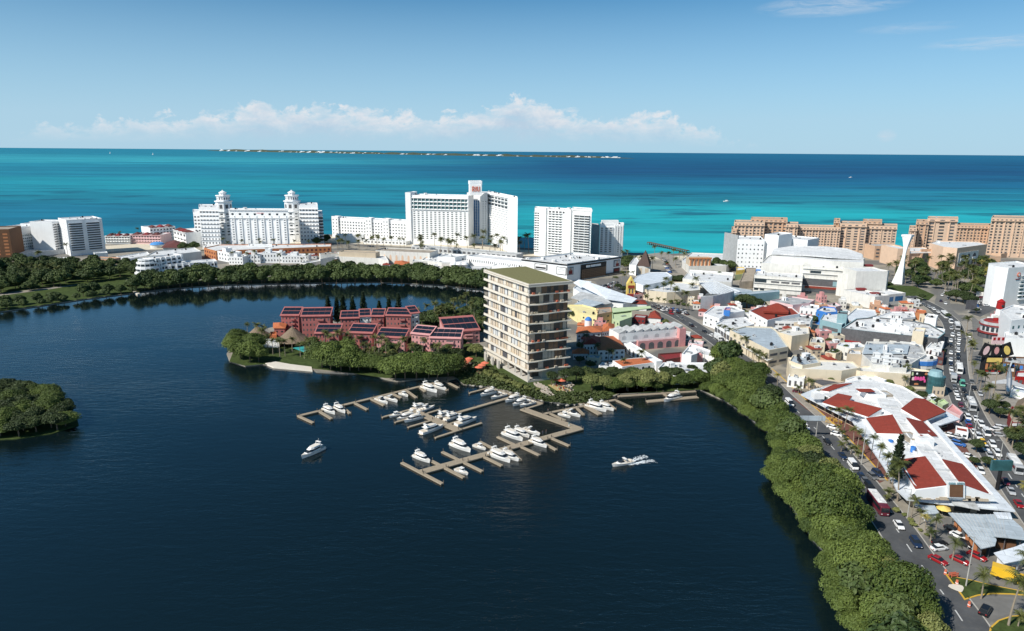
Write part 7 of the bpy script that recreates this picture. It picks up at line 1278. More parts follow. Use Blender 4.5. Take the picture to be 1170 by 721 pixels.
for k in range(9):
    z0 = Z1+FH*k; z1 = z0+FH-.42
    core = inset([F_,R_2,K_,L_], .0); ci = inset(core, .35); mb = MB(); mb.prism(ci, z0-.05, z1+.05); b.part('interior_wall', mb, 'wood')
    for (P, Q, side) in ((F_, R_2, 0), (L_, F_, 1), (K_, L_, 2), (R_2, K_, 2)):
        d = Q-P; Ln = d.length; t = d/Ln; n = Vector((t.y,-t.x)); n = n if n.dot((F_+R_2+K_+L_)/4-P) < 0 else -n; mb = MB(); x = 0; rz = math.atan2(t.y, t.x)
        while x < Ln-.3:
            w = min(rr.choice((1.6,2.2,2.8)), Ln-x); r_ = rr.random(); q = P+t*(x+w/2)-n*.15
            mi = (0 if r_ < .42 else (1 if r_ < .68 else (2 if r_ < .88 else 3))) if side != 1 else (2 if r_ < .42 else (4 if r_ < .56 else (3 if r_ < .80 else 6)))
            mb.box((q.x,q.y,(z0+z1)/2), (w-.10,.1,z1-z0), rz, mi)
            e = P+t*x-n*.05; mb.box((e.x,e.y,(z0+z1)/2), (.12,.22,z1-z0), rz, 4)
            if side == 0 and rr.random() < .5: s_ = P+t*(x+w*.5)+n*.7; mb.box((s_.x,s_.y,z0+.45), (rr.uniform(.7,1.8),.7,.8), rz, rr.choice((5,3,2,5)))
            x += w
        b.part('window_wall', mb, ['roomdark','wood','curtain','beige','darkgrey','cloth_coral','lightgrey'])
    d = F-L; n = Vector((d.y,-d.x)).normalized(); n = n if n.x < 0 else -n; rz = math.atan2(d.y, d.x)
    if k < 9:
        for u, w in ((.10,2.2),(.33,2.0),(.56,3.4),(.86,4.2)) if k < 8 else ((.1,2),(.26,3),(.45,2.5),(.66,3.2),(.9,3.4)):
            q = L+d*u-n*1.42; b.inst('pier', unitbox('pier','concrete_pale'), (q.x,q.y,(z0+z1)/2), rz, (w*.85,.5,z1-z0+.02))
        q = L+d*.5-n*.12; b.inst('parapet', unitbox('parapet','concrete_pale'), (q.x,q.y,z0+.32), rz, (d.length-.1,.14,.74))
    mb = MB(); sl2 = slabpoly(k); ring = inset(sl2, .15); m_ = len(ring)
    for i in range(m_):
        P, Q = ring[i], ring[(i+1) % m_]; mb.add([(P.x,P.y,z0),(Q.x,Q.y,z0),(Q.x,Q.y,z0+1.05),(P.x,P.y,z0+1.05)], [(0,1,2,3)])
    if k == 0:
        mm = bpy.data.materials.new('rail_glass'); mm.use_nodes = True; nt = mm.node_tree; nt.nodes.clear(); o_ = nt.nodes.new('ShaderNodeOutputMaterial'); a_ = nt.nodes.new('ShaderNodeBsdfTransparent'); g_ = nt.nodes.new('ShaderNodeBsdfGlossy'); g_.inputs['Roughness'].default_value = .1; x_ = nt.nodes.new('ShaderNodeMixShader'); x_.inputs[0].default_value = .12; a_.inputs[0].default_value = (.93,.95,.94,1); nt.links.new(a_.outputs[0], x_.inputs[1]); nt.links.new(g_.outputs[0], x_.inputs[2]); nt.links.new(x_.outputs[0], o_.inputs[0]); MATS['rail_glass'] = mm
    b.part('glass_railing', mb, 'rail_glass')
# podium
pod = inset([F,R,K,L], 1.2); Fp, Rp, Kp, Lp = [min(pod, key=lambda p: (p-q).length) for q in (F, R, K, L)]
mb = MB(); mb.prism(inset(pod, 3.2), 0, Z1-.3); b.part('lobby_wall', mb, 'roomdark'); mb = MB(); c_ = lerp(Lp,Fp,.42); mb.prism([Lp+(Kp-Lp)*.1, Lp, c_, c_+(Kp-Lp)*.3], 0, Z1-.35); b.part('wall', mb, 'concrete_pale')
mb = MB(); mb.prism(inset(pod, -0.6), -0.5, 1.5); b.part('podium', mb, 'concrete_side'); c_ = lerp(Fp,Rp,.35); mb = MB(); mb.prism([c_,Rp,Rp+(Kp-Rp)*.6,c_+(Kp-Rp)*.6], 0, Z1-.35); b.part('wall', mb, 'concrete_side')
for u in (0.0,.16,.3,.46,.62): q = Fp+(Lp-Fp)*u; b.inst('column', unitbox('column','concrete_side'), (q.x,q.y,Z1/2), 0, (.9,.9,Z1-.2))
for u in (.2,.5,.85): q = Fp+(Lp-Fp)*(.5+u*.5)-Vector((2.0,1.0)); b.inst('fin_wall', unitbox('fin_wall','concrete_side'), (q.x,q.y,2.2), .3, (.8,3.2,4.4))
b.finish()
# sun loungers and tables on the lawn
lm = {}
def lounger(m):
    if m not in lm: mb = MB(); mb.box((0,0,.32), (.75,1.3,.12)); mb.add([(-.37,.65,.3),(.37,.65,.3),(.37,1.15,.8),(-.37,1.15,.8)], [(0,1,2,3)]); mb.add([(-.37,.72,.3),(.37,.72,.3),(.37,1.22,.78),(-.37,1.22,.78)], [(3,2,1,0)]); [mb.box((x,y,.13), (.07,.07,.26)) for x in (-.3,.3) for y in (-.5,.5)]; lm[m] = mb.mesh('sun_lounger', m)
    return lm[m]
for k in range(14):
    c = at(612.5+k%7*1.0+k*1.35*.5, 441+k*.85+(k%2)*.6)
    for j in range(2): tag(link('sun_lounger', lounger('curtain'), None, (c.x+j*1.5,c.y+j*.8,GZ+.02), .5, 1.35), 'beige lounger in the double row on the lawn at the foot of the tower', 'lounger', 'beige loungers on the tower lawn')
for k in range(9):
    c = at(645+k%5*2.3, 438.5+k*.55); tag(link('sun_lounger', lounger('curtain'), None, (c.x,c.y,GZ+.02), .5, 1.35), 'beige lounger at the right side of the tower lawn', 'lounger', 'beige loungers right of the lawn tables')
mb = MB(); mb.prism(W2([(626,440),(640,449),(654,446.5),(640,439)]), GZ, GZ+.12); tag(mb.build('deck', 'yellow'), 'yellowish timber deck under the lawn tables by the tower', 'deck'); mat('yellow_deck', (0.42,0.33,0.15), .8, .2, 2); bpy.data.objects['deck.001' if 'deck.001' in bpy.data.objects else 'deck'].data.materials[0] = MATS['yellow_deck']
for k, (x, y) in enumerate(((634,440.5),(640,440),(640,444),(646,443.5),(646,447),(652,446))):
    c = at(x, y, GZ+.12); t = thing('table_set', 'dark round table with stools on the yellowish deck by the tower', 'table', c, k*1.1, 'lawn tables on the deck'); mb = MB(); mb.cyl((0,0,.7), .7, .06, 12); mb.cyl((0,0,0), .06, .7, 6); 
    o = link('tabletop', mb.mesh('tabletop', 'darkgrey'), t)
    for j in range(4): a = 1.57*j+.7; mb = MB(); mb.cyl((1.1*math.cos(a),1.1*math.sin(a),0), .25, .45, 8); link('stool', mb.mesh('stool', 'lamp_red' if (k+j) % 3 == 0 else 'curtain'), t)
def parasol(x, y, lab, s=1.0, g=None):
    c = at(x, y); t = thing('parasol', lab, 'parasol', c, 0, g); mb = MB(); mb.tube((0,0,0), (0,0,2.6*s), .05); link('pole', mb.mesh('pole', 'pole'), t); mb = MB(); mb.cyl((0,0,2.2*s), 1.7*s, .7*s, 8, .05); link('canopy', mb.mesh('canopy', 'cloth_coral'), t)
parasol(634.5,438.5,'coral parasol above the lawn tables, left of two',.8); parasol(641.5,441,'coral parasol above the lawn tables, right of two',1.2)
for k, (x, y, lab) in enumerate(((531,420,'coral parasol at the left row of the stone terrace, nearest the water'),(533.5,418,'coral parasol in the middle of the left terrace row'),(536,415.5,'coral parasol at the far end of the left terrace row'),(547,425.5,'coral parasol at the right row of the terrace, nearest the water'),(550.5,423,'coral parasol in the middle of the right terrace row'),(554,420.5,'coral parasol at the far end of the right terrace row'))): parasol(x, y, lab, 1.15)
for k in range(10):
    x, y = ((532+k*1.0, 422-k*1.35) if k < 5 else (548+(k-5)*1.7, 427-(k-5)*1.3)); c = at(x, y, GZ+.02); tag(link('sun_lounger', lounger('wood'), None, (c.x,c.y,c.z), .9, 1.3), 'dark lounger under the coral parasols on the stone terrace', 'lounger', 'loungers on the stone terrace')
# ------------------------------------------------------------------ docks
def dock(lab, spine, fingers, w=2.0, fw=1.15):
    c = at(*spine[0][0], .6); t = thing('floating_dock', lab, 'dock', (c.x,c.y,0))
    def seg(p, q, w, name, z=.55, m='dock'):
        P, Q = v2(at(*p, .6)), v2(at(*q, .6)); d = (Q-P).normalized(); n = Vector((-d.y,d.x))*w/2; mb = MB(); mb.prism([P-n,Q-n,Q+n,P+n], z-.35, z); o = mb.build(name, m, t); mb = MB(); mb.prism([P-n*.9,Q-n*.9,Q+n*.9,P+n*.9], -.3, z-.36); mb.build('float', 'dock_dark', t)
        k = max(1, int((Q-P).length/8))
        for i in range(k+1):
            q_ = P+(Q-P)*(i/k)+n*.8; mb = MB(); mb.cyl((q_.x,q_.y,-.5), .14, 1.9, 6); mb.build('piling', 'dock_dark', t)
    z = .55
    for i, s in enumerate(spine): seg(s[0], s[1], s[2] if len(s) > 2 else w, 'walkway', z+.004*i)
    for i, f in enumerate(fingers): seg(f[0], f[1], fw, 'finger', z-.03-.002*i)
    return t
dock('long thin jetty furthest left, joined to the bank below the stone terrace', [((340,475),(522,431),1.7)], [((341,474.8),(358,482.5)),((365,469.5),(379,478)),((391,464),(400,472)),((405,459.8),(420,467.5)),((424,455.3),(439,462.7)),((448,449),(458.5,454)),((464,445.3),(476,454)),((479,441.5),(486,447)),((500,437),(511.5,445.5)),((509,435),(524,442.7))])
dock('middle marina dock with a wide diagonal walkway and long cross arms', [((470,467.5),(525,491.5),3.2),((500,477.5),(583,453.6),1.7)], [((436.4,476.3),(474,466)),((451,482),(486,472.5)),((486,472.5),(503.5,467)),((466,487.7),(495,479.2)),((512,484.3),(532,478)),((497,499.6),(550.5,482.6))])
dock('largest marina dock, running along the bank and out to the lower left', [((557,442.6),(620,460.8),1.6),((597,466.5),(662,489.5),3.2),((664,488.5),(481.5,538.8),3.2)], [((536,448.5),(558,442.8)),((619.5,460.8),(598,467.5)),((459,527.8),(505.5,552)),((493,525.8),(530,545)),((505.3,515.5),(551.3,538)),((548,503.8),(566,513)),((553.4,521.5),(573.7,531.5)),((582,513),(595,525.3)),((568.4,498.4),(588,507.5)),((594,509),(616.5,519.4)),((617,503),(635.7,513.4)),((629,499.5),(650.6,508.7))])
dock('short marina dock right of the tower lawn with a gangway to the bank', [((655,455.5),(686,473),2.2),((621,472.5),(667,463.3),1.6),((667,463.3),(704,456.3),1.6)], [((629,472),(646,480)),((659,465.5),(667,473.5)),((694,459.5),(703,467)),((704,456.8),(722,465))])
dock('separate quay strip at the right with one long yacht', [((706,452.3),(795,446.6),1.4),((739,458.3),(797,453),2.4)], [((756.5,448),(767,455.5))])
# ------------------------------------------------------------------ yachts
def hullrings(Lh, B, fb, sheer=0.7, flare=1.0):
    R = []
    for i in range(11):
        u = i/10; x = -Lh/2+Lh*u; b = B/2*(0.90+0.10*min(1,u*4) if u < .35 else max(0.02, (1-((u-.35)/.65)**2.3))); h = fb+sheer*max(0,u-.3)**1.6*fb; k = .55+.35*(1-u)
        R.append([(x-.0,-b,h),(x-(.6*u),-b*k*1.0,.05),(x-(1.0*u*u),-b*.35,-.45*(1-u*.8)),(x-(1.0*u*u),b*.35,-.45*(1-u*.8)),(x-(.6*u),b*k,.05),(x,b,h)])
    return R
def yacht(kind):
    t = thing('motor_yacht', 'x', 'motor yacht')
    if kind == 'fly': Lh, B, fb = 13, 4.1, 1.45
    elif kind == 'big': Lh, B, fb = 16, 4.8, 1.7
    elif kind == 'small': Lh, B, fb = 8.2, 2.9, .95
    else: Lh, B, fb = 11.5, 3.5, 1.15
    R = hullrings(Lh, B, fb); mb = MB(); mb.loft(R); link('hull', mb.mesh('hull', 'boat_white'), t)
    mb = MB(); D0 = [(r[0][0],r[0][1]*.93,r[0][2]+.02) for r in R]+[(r[5][0],r[5][1]*.93,r[5][2]+.02) for r in reversed(R)]; mb.ngon(D0); link('deck', mb.mesh('deck', 'boat_cream'), t)
    def ring(x0, x1, w, z, taper=.6): return [(x0,-w/2,z),(x1-(x1-x0)*.25,-w/2,z),(x1,-w/2*taper,z),(x1,w/2*taper,z),(x1-(x1-x0)*.25,w/2,z),(x0,w/2,z)]
    if kind in ('fly','big'):
        h0 = fb+.05; s = Lh/13; c0, c1 = -Lh*.28, Lh*.22; mb = MB(); mb.loft([ring(c0,c1+1.4*s,B*.80,h0), ring(c0,c1+.9*s,B*.78,h0+.55*s)]); cb = link('cabin', mb.mesh('cabin', 'boat_white'), t)
        mb = MB(); mb.loft([ring(c0+.2,c1+.85*s,B*.765,h0+.52*s), ring(c0+.3,c1-.5*s,B*.70,h0+1.35*s)]); link('windscreen', mb.mesh('windscreen', 'boat_glass'), cb)
        mb = MB(); mb.loft([ring(c0-1.4*s,c1-.4*s,B*.80,h0+1.32*s), ring(c0-1.5*s,c1-.5*s,B*.82,h0+1.5*s)]); mb.loft([ring(c0-.2,c1-1.1*s,B*.72,h0+1.5*s), ring(c0,c1-1.6*s,B*.70,h0+2.05*s)]); link('flybridge', mb.mesh('flybridge', 'boat_white'), t)
        mb = MB(); mb.loft([ring(c0+.3,c1-2.0*s,B*.55,h0+2.07*s), ring(c0+.4,c1-2.2*s,B*.5,h0+2.12*s)]); link('flybridge_seats', mb.mesh('flybridge_seats', 'boat_cream'), t)
        mb = MB(); ax = c0+.2
        for sy in (-1,1): mb.loft([[(ax-.3,sy*B*.36-.08,h0+1.5*s),(ax+.5,sy*B*.36-.08,h0+1.5*s),(ax+.5,sy*B*.36+.08,h0+1.5*s),(ax-.3,sy*B*.36+.08,h0+1.5*s)],[(ax-1.0,sy*B*.3-.08,h0+2.9*s),(ax-.5,sy*B*.3-.08,h0+2.9*s),(ax-.5,sy*B*.3+.08,h0+2.9*s),(ax-1.0,sy*B*.3+.08,h0+2.9*s)]])
        mb.box((ax-.6,0,h0+3.0*s), (1.3,B*.68,.16)); mb.cyl((ax-.6,0,h0+3.05*s), .32, .3, 10); mb.tube((ax-.6,0,h0+3.2*s),(ax-.9,0,h0+4.6*s), .04); link('radar_arch', mb.mesh('radar_arch', 'boat_white'), t)
        mb = MB(); mb.box((-Lh*.40,0,fb+.08), (Lh*.16,B*.72,.06)); link('cockpit', mb.mesh('cockpit', 'boat_deck'), t); mb = MB(); mb.box((-Lh*.5-.5,0,.35), (1.2,B*.8,.12)); link('swim_platform', mb.mesh('swim_platform', 'boat_deck'), t)
        mb = MB()
        for x_ in (-.28,.02): mb.box((Lh*x_+1,-B*.41-.0,fb+.35), (Lh*.16,.06,.3))
        link('side_window', mb.mesh('side_window', 'boat_glass'), t) if False else None
    elif kind == 'small':
        mb = MB(); mb.loft([ring(-.9,1.6,1.7,fb+.05,.7), ring(-.8,1.2,1.5,fb+.8,.7)]); cb = link('cabin', mb.mesh('cabin', 'boat_white'), t); mb = MB(); mb.loft([ring(-.8,1.15,1.48,fb+.78,.7), ring(-.7,.6,1.3,fb+1.3,.7)]); link('windscreen', mb.mesh('windscreen', 'boat_glass'), cb)
        mb = MB(); mb.box((-.3,0,fb+1.45), (2.2,1.8,.1)); [mb.tube((x,y,fb),(x,y,fb+1.45), .04) for x in (-1.2,.5) for y in (-.75,.75)]; link('hardtop', mb.mesh('hardtop', 'boat_white'), t); mb = MB(); mb.box((-2.5,0,fb+.1), (2.2,2.1,.12)); link('cockpit', mb.mesh('cockpit', 'boat_deck'), t)
    else:
        mb = MB(); mb.loft([ring(-1.2,4.0,2.4,fb+.1,.4), ring(-.9,2.6,2.1,fb+.55,.5)]); cb = link('cabin', mb.mesh('cabin', 'boat_white'), t); mb = MB(); mb.loft([ring(-.6,2.3,2.15,fb+.5,.6), ring(-.3,1.0,1.8,fb+1.15,.7)]); link('windscreen', mb.mesh('windscreen', 'boat_glass'), cb)
        mb = MB(); mb.box((-3.0,0,fb+.1), (3.6,2.6,.1)); link('cockpit', mb.mesh('cockpit', 'boat_deck'), t); mb = MB(); [mb.box((x,0,fb+.35), (.7,2.2,.4)) for x in (-4.2,-2.6)]; link('seat', mb.mesh('seat', 'boat_cream'), t); mb = MB(); mb.box((-1.2,0,fb+1.75), (1.3,2.6,.12)); [mb.tube((-1.3,y,fb+.2),(-1.3,y*.9,fb+1.75), .06) for y in (-1.3,1.3)]; link('radar_arch', mb.mesh('radar_arch', 'boat_white'), t)
    return t
YP = {}
FD = v2(at(505.5,552,.6))-v2(at(459,527.8,.6)); AD = v2(at(550.5,482.6,.6))-v2(at(497,499.6,.6)); aF = math.atan2(FD.y,FD.x); aA = math.atan2(AD.y,AD.x)
def boat(kind, px, py, ang, lab, sc=1.0, deco=None):
    c = at(px, py, 0); c = Vector((c.x,c.y,0))
    if kind not in YP: YP[kind] = yacht(kind); o = YP[kind]; o.location = c; o.rotation_euler = (0,0,ang); o.scale = (sc,)*3
    else: o = dup(YP[kind], c, ang, sc=sc)
    o['label'] = lab; o['category'] = 'motor yacht' if kind != 'small' else 'boat'; o['group'] = 'white boats of the marina'
    return o
BO = [('fly',376.5,471,0,'white flybridge yacht, left of the pair on the outermost left jetty'),('fly',388.5,469.5,0,'white flybridge yacht, right of the pair on the outermost left jetty'),
 ('open',436.5,459.5,0,'white sports boat, left of the pair midway on the left jetty'),('open',447.5,457.5,0,'white sports boat, right of the pair midway on the left jetty'),('small',461.8,452,0,'small white cabin boat alone between two pairs on the left jetty'),
 ('big',491,446,0,'large white yacht, left of the pair nearest the bank on the left jetty'),('fly',503,443.8,0,'white yacht, right of the pair nearest the bank on the left jetty'),
 ('small',452,475.5,2,'small white boat at the left tip of the middle dock'),('fly',463.5,478.3,2,'white yacht, left of the pair on the left side of the middle dock'),('fly',472,480.3,2,'white yacht, right of the pair on the left side of the middle dock'),
 ('fly',480,466.8,1,'white yacht above the wide walkway of the middle dock, rear of the pair'),('open',487,468.4,1,'white open yacht with blue cushions, front of the pair at the middle dock'),('big',494,492.2,1,'white yacht below the wide walkway of the middle dock, bow to the right'),
 ('fly',509,475.7,1,'white yacht, left of the pair right of the middle walkway'),('fly',518,478.0,1,'white yacht, right of the pair right of the middle walkway'),('big',533,483.2,1,'long white yacht over the right arm of the middle dock'),
 ('fly',482.7,525.4,0,'white flybridge yacht at the lower left finger of the largest dock'),('big',527,512.5,0,'large white yacht left of the small boat on the largest dock'),('small',548.5,512.2,0,'small white boat between two large yachts on the largest dock'),
 ('big',571.5,524,0,'large white yacht, left of the pair below the largest dock'),('fly',583,523.6,0,'white yacht, right of the pair below the largest dock'),('big',586.5,500,0,'large white yacht, left of the pair above the largest dock'),('fly',596,497,0,'white yacht squeezed behind the pair above the largest dock'),
 ('open',607.5,494.5,0,'sleek white yacht with black windows near the dock corner'),('fly',615.5,508.3,0,'white yacht below the dock near its right corner'),('small',528,540.3,0,'small open white boat at the lower left end of the largest dock'),
 ('fly',557.3,450.8,2,'white yacht by the bank, leftmost of the five moored there'),('open',569.4,454,2,'white yacht by the bank, second of the five moored there'),('fly',585.5,457.8,2,'white yacht by the bank, third of the five moored there'),('fly',594,461.8,2,'white yacht by the bank, fourth of the five moored there'),('open',602.5,463,2,'white yacht with blue cushions by the bank, fifth of five'),
 ('small',645.5,475.8,0,'small dark windowed boat, left of the pair on the short right dock'),('open',654,474.0,0,'white boat, right of the pair on the short right dock'),('big',681.5,467.5,0,'large white yacht, left of the pair at the end of the short right dock'),('fly',692.5,467,0,'white yacht, right of the pair at the end of the short right dock'),
 ('big',767.5,457,3,'long white yacht at the separate quay strip on the right'),('big',357,518.5,4,'white yacht under way alone at the left of the marina'),('open',711,531,5,'white speedboat racing left across the lagoon with a wake')]
for kind, x, y, a, lab in BO:
    ang = [aF+random.uniform(-.03,.03), aA, aA+math.pi, aA+math.pi-.1, math.atan2(*(lambda d: (d.y,d.x))(v2(at(346,522,0))-v2(at(368,511,0)))), math.atan2(*(lambda d: (d.y,d.x))(v2(at(702,533.5,0))-v2(at(742,524.5,0))))][a]
    boat(kind, x, y, ang, lab, 0.62 if kind in ('fly','big') else .72)
# canvas on some
# wake of the speedboat
P, Q = v2(at(715,530.3,0)), v2(at(743,523.5,0)); d = Q-P; n = Vector((-d.y,d.x)).normalized(); mb = MB(); r = random.Random(2)
for k in range(520):
    u = r.random()**.8; sgn = r.choice((-1,1)); c = P+d*u+n*(sgn*(.7+1.3*u)+r.gauss(0,.25+.45*u)); s = r.uniform(.10,.34)*(1.2-.6*u); mb.add([(c.x-s,c.y-s*.5,.02),(c.x+s*.2,c.y-s*.7,.08),(c.x+s,c.y,.02),(c.x+s*.3,c.y+s*.6,.10),(c.x-s*.6,c.y+s*.5,.04)], [(0,1,2,3,4)])
tag(mb.build('wake', 'foam'), 'white foaming wake behind the racing speedboat', 'wake', kind='stuff')
# small craft far out at sea
for k, (x, y, s, lab) in enumerate([(126,175.5,3.2,'white sailing boat far out near the horizon, left of two'),(175,177,3.2,'white sailing boat far out near the horizon, right of two'),(972,203,1.6,'tiny white boat far out on the dark blue sea at the right'),(830,230.5,1.4,'tiny white boat on the turquoise sea left of the tan hotels')]):
    c = at(x, y, 0); t = thing('sailing_boat' if k < 2 else 'motorboat', lab, 'boat', (c.x,c.y,0)); t.scale = (s,)*3; mb = MB(); mb.loft(hullrings(9,3,1.2)); link('hull', mb.mesh('hull', 'boat_white'), t); mb = MB()
    if k < 2: mb.add([(0,-.1,1.4),(-4,-.1,1.6),(0,-.1,12),(0,.1,1.4),(-4,.1,1.6),(0,.1,12)], [(0,1,2),(5,4,3),(0,2,5,3),(1,4,5,2)]); link('sail', mb.mesh('sail', 'boat_white'), t)
    else: mb.box((0,0,1.9), (3,2,1.2)); cb = link('cabin', mb.mesh('cabin', 'boat_white'), t)
# light masts in the sea
# ------------------------------------------------------------------ people on the docks
def person_mesh(shirt, pants, step=0.15):
    me = bpy.data.meshes.new('person'); J = [(0,0,.95),(0,0,1.25),(0,0,1.47),(0,.02,1.58),(0,.03,1.70),(-.19,0,1.42),(-.25,.03,1.14),(-.22,.12,.92),(.19,0,1.42),(.25,-.03,1.14),(.23,.02,.90),(-.10,0,.88),(-.11,step*.6,.48),(-.11,step*.3,.06),(-.11,step*.3+.12,.04),(.10,0,.88),(.11,-step*.4,.48),(.11,-step,.07),(.11,-step+.12,.04)]
    E = [(0,1),(1,2),(2,3),(3,4),(2,5),(5,6),(6,7),(2,8),(8,9),(9,10),(0,11),(11,12),(12,13),(13,14),(0,15),(15,16),(16,17),(17,18)]; rad = [.15,.14,.13,.06,.11,.07,.05,.04,.07,.05,.04,.10,.07,.05,.04,.10,.07,.05,.04]
    me.from_pydata(J, E, []); o = bpy.data.objects.new('tmp', me); COL.objects.link(o); o.modifiers.new('s','SKIN')
    for v, r_ in zip(me.skin_vertices[0].data, rad): v.radius = (r_, r_*.8)
    me.skin_vertices[0].data[0].use_root = True; sb = o.modifiers.new('d','SUBSURF'); sb.levels = 1; dg = bpy.context.evaluated_depsgraph_get(); m2 = bpy.data.meshes.new_from_object(o.evaluated_get(dg)); bpy.data.objects.remove(o)
    m2.name = 'person'; m2.materials.clear(); [m2.materials.append(MATS[k]) for k in ('skin', shirt, pants)]
    for p in m2.polygons: z = p.center.z; p.material_index = 2 if z < .95 else (1 if z < 1.5 and abs(p.center.x) < .24 else 0)
    return m2
for k, (x, y, sh, pn, lab) in enumerate([(620,497,'navy','darkgrey','person in dark clothes standing on the largest dock near its corner'),(624,495.6,'paint_maroon','paint_grey','person in a maroon top beside the one in dark clothes'),(602,502.5,'boat_cream','paint_navy','person in a pale top next to the large yachts on the dock'),(650,487.2,'poolwater','white','person in a turquoise top at the right corner of the dock'),(626,471.6,'darkgrey','darkgrey','dark dressed person on the gangway of the short right dock')]):
    if sh == 'navy': sh = 'paint_navy'
    c = at(x, y, .57); c.z = .56; o = link('person', person_mesh(sh, pn), None, c, k*1.3, 1.0); tag(o, lab, 'person')
    mb = MB(); bm = bmesh.new(); bmesh.ops.create_icosphere(bm, subdivisions=1, radius=.105); mb.add([(v.co.x,v.co.y+.02,v.co.z*1.1+1.74) for v in bm.verts], [tuple(v.index for v in f.verts) for f in bm.faces]); bm.free(); h = link('hair', mb.mesh('hair', 'black'), o)
# ------------------------------------------------------------------ vehicles
def carmesh(kind):
    """returns dict of part name -> list of (MB, materials); 'P' stands for the body paint"""
    if kind == 'sedan': Lc, Wc, zb, zd, zr, x0, x1, x2, x3 = 4.5, 1.8, .25, .88, 1.42, -1.75, -1.15, .35, 1.15
    elif kind == 'hatch': Lc, Wc, zb, zd, zr, x0, x1, x2, x3 = 4.0, 1.75, .25, .92, 1.5, -1.9, -1.6, .35, 1.1
    elif kind == 'suv': Lc, Wc, zb, zd, zr, x0, x1, x2, x3 = 4.7, 1.9, .32, 1.05, 1.74, -2.25, -2.0, .45, 1.15
    elif kind == 'van': Lc, Wc, zb, zd, zr, x0, x1, x2, x3 = 5.4, 2.0, .3, 1.15, 2.25, -2.62, -2.55, 1.7, 2.35
    elif kind == 'pickup': Lc, Wc, zb, zd, zr, x0, x1, x2, x3 = 5.3, 1.9, .35, 1.0, 1.75, -.75, -.5, .75, 1.3
    out = {}; h = Lc/2; w = Wc/2; mb = MB()
    prof = [(-h,.78,zb+.15,zd-.12),(-h+.12,.96,zb,zd-.02),(x0,1,zb,zd),(0,1,zb,zd+.02),(x3,1,zb,zd),(h-.35,.95,zb,zd-.14),(h-.05,.84,zb+.08,zd-.28),(h,.7,zb+.18,zd-.4)]
    mb.loft([[(x,-w*k,z0),(x,-w*k,z1-.12),(x,-w*k*.9,z1),(x,w*k*.9,z1),(x,w*k,z1-.12),(x,w*k,z0)] for x, k, z0, z1 in prof]); out['body'] = [(mb, ['P'])]
    mb = MB(); ww = w*.86; wr = w*.72; B_ = [(x0,-ww),(x3,-ww),(x3,ww),(x0,ww)]; T_ = [(x1,-wr),(x2,-wr),(x2,wr),(x1,wr)]; mb.loft([[(x,y,zd-.02) for x, y in B_], [(x,y,zr-.06) for x, y in T_]]); out['window'] = [(mb, ['boat_glass'])]
    mb = MB(); mb.loft([[(x*1.0,y*1.03,zr-.07) for x, y in T_], [(x*.96,y*.94,zr) for x, y in T_]])
    out['roof'] = [(mb, ['P'])]; mb = MB()
    if kind == 'van':
        for y in (-w*.90,w*.90): mb.box((-.7,y*.98,1.35), (3.4,.06,.5))
        for y in (-1,1): mb.loft([[(x0,y*w*.99,zd-.02),(x2-.3,y*w*.99,zd-.02),(x2-.3,y*w*.93,zd-.02),(x0,y*w*.93,zd-.02)],[(x1,y*w*.86,zr-.4),(x2-.8,y*w*.86,zr-.4),(x2-.8,y*w*.8,zr-.4),(x1,y*w*.8,zr-.4)]])
        m2 = MB(); T2 = [(x1-.02,-wr*1.1),(x2-.9,-wr*1.1),(x2-.9,wr*1.1),(x1-.02,wr*1.1)]; m2.loft([[(x,y,zr-.55) for x, y in [(x0,-w*.93),(x2-.6,-w*.93),(x2-.6,w*.93),(x0,w*.93)]], [(x,y,zr+.03) for x, y in T2]]); out['roof'] = [(m2, ['P'])]
    if kind == 'pickup': mb = MB(); mb.box((-1.75,0,zd+.03), (1.6,Wc*.8,.04)); out['load_bed'] = [(mb, ['darkgrey'])]
    out['wheel'] = []
    for x in (-h+.85, h-.85):
        for y in (-1,1): mb = MB(); mb.tube((x,y*(w-.16),.33),(x,y*(w+.03),.33), .33, .33, 10); out['wheel'].append((mb, ['tyre']))
    out['headlight'] = []; out['taillight'] = []
    for y in (-1,1):
        mb = MB(); mb.box((h-.06,y*w*.62,zd-.38), (.12,.34,.16)); out['headlight'].append((mb, ['lamp_white'])); mb = MB(); mb.box((-h+.02,y*w*.66,zd-.22), (.1,.3,.2)); out['taillight'].append((mb, ['lamp_red']))
    return out
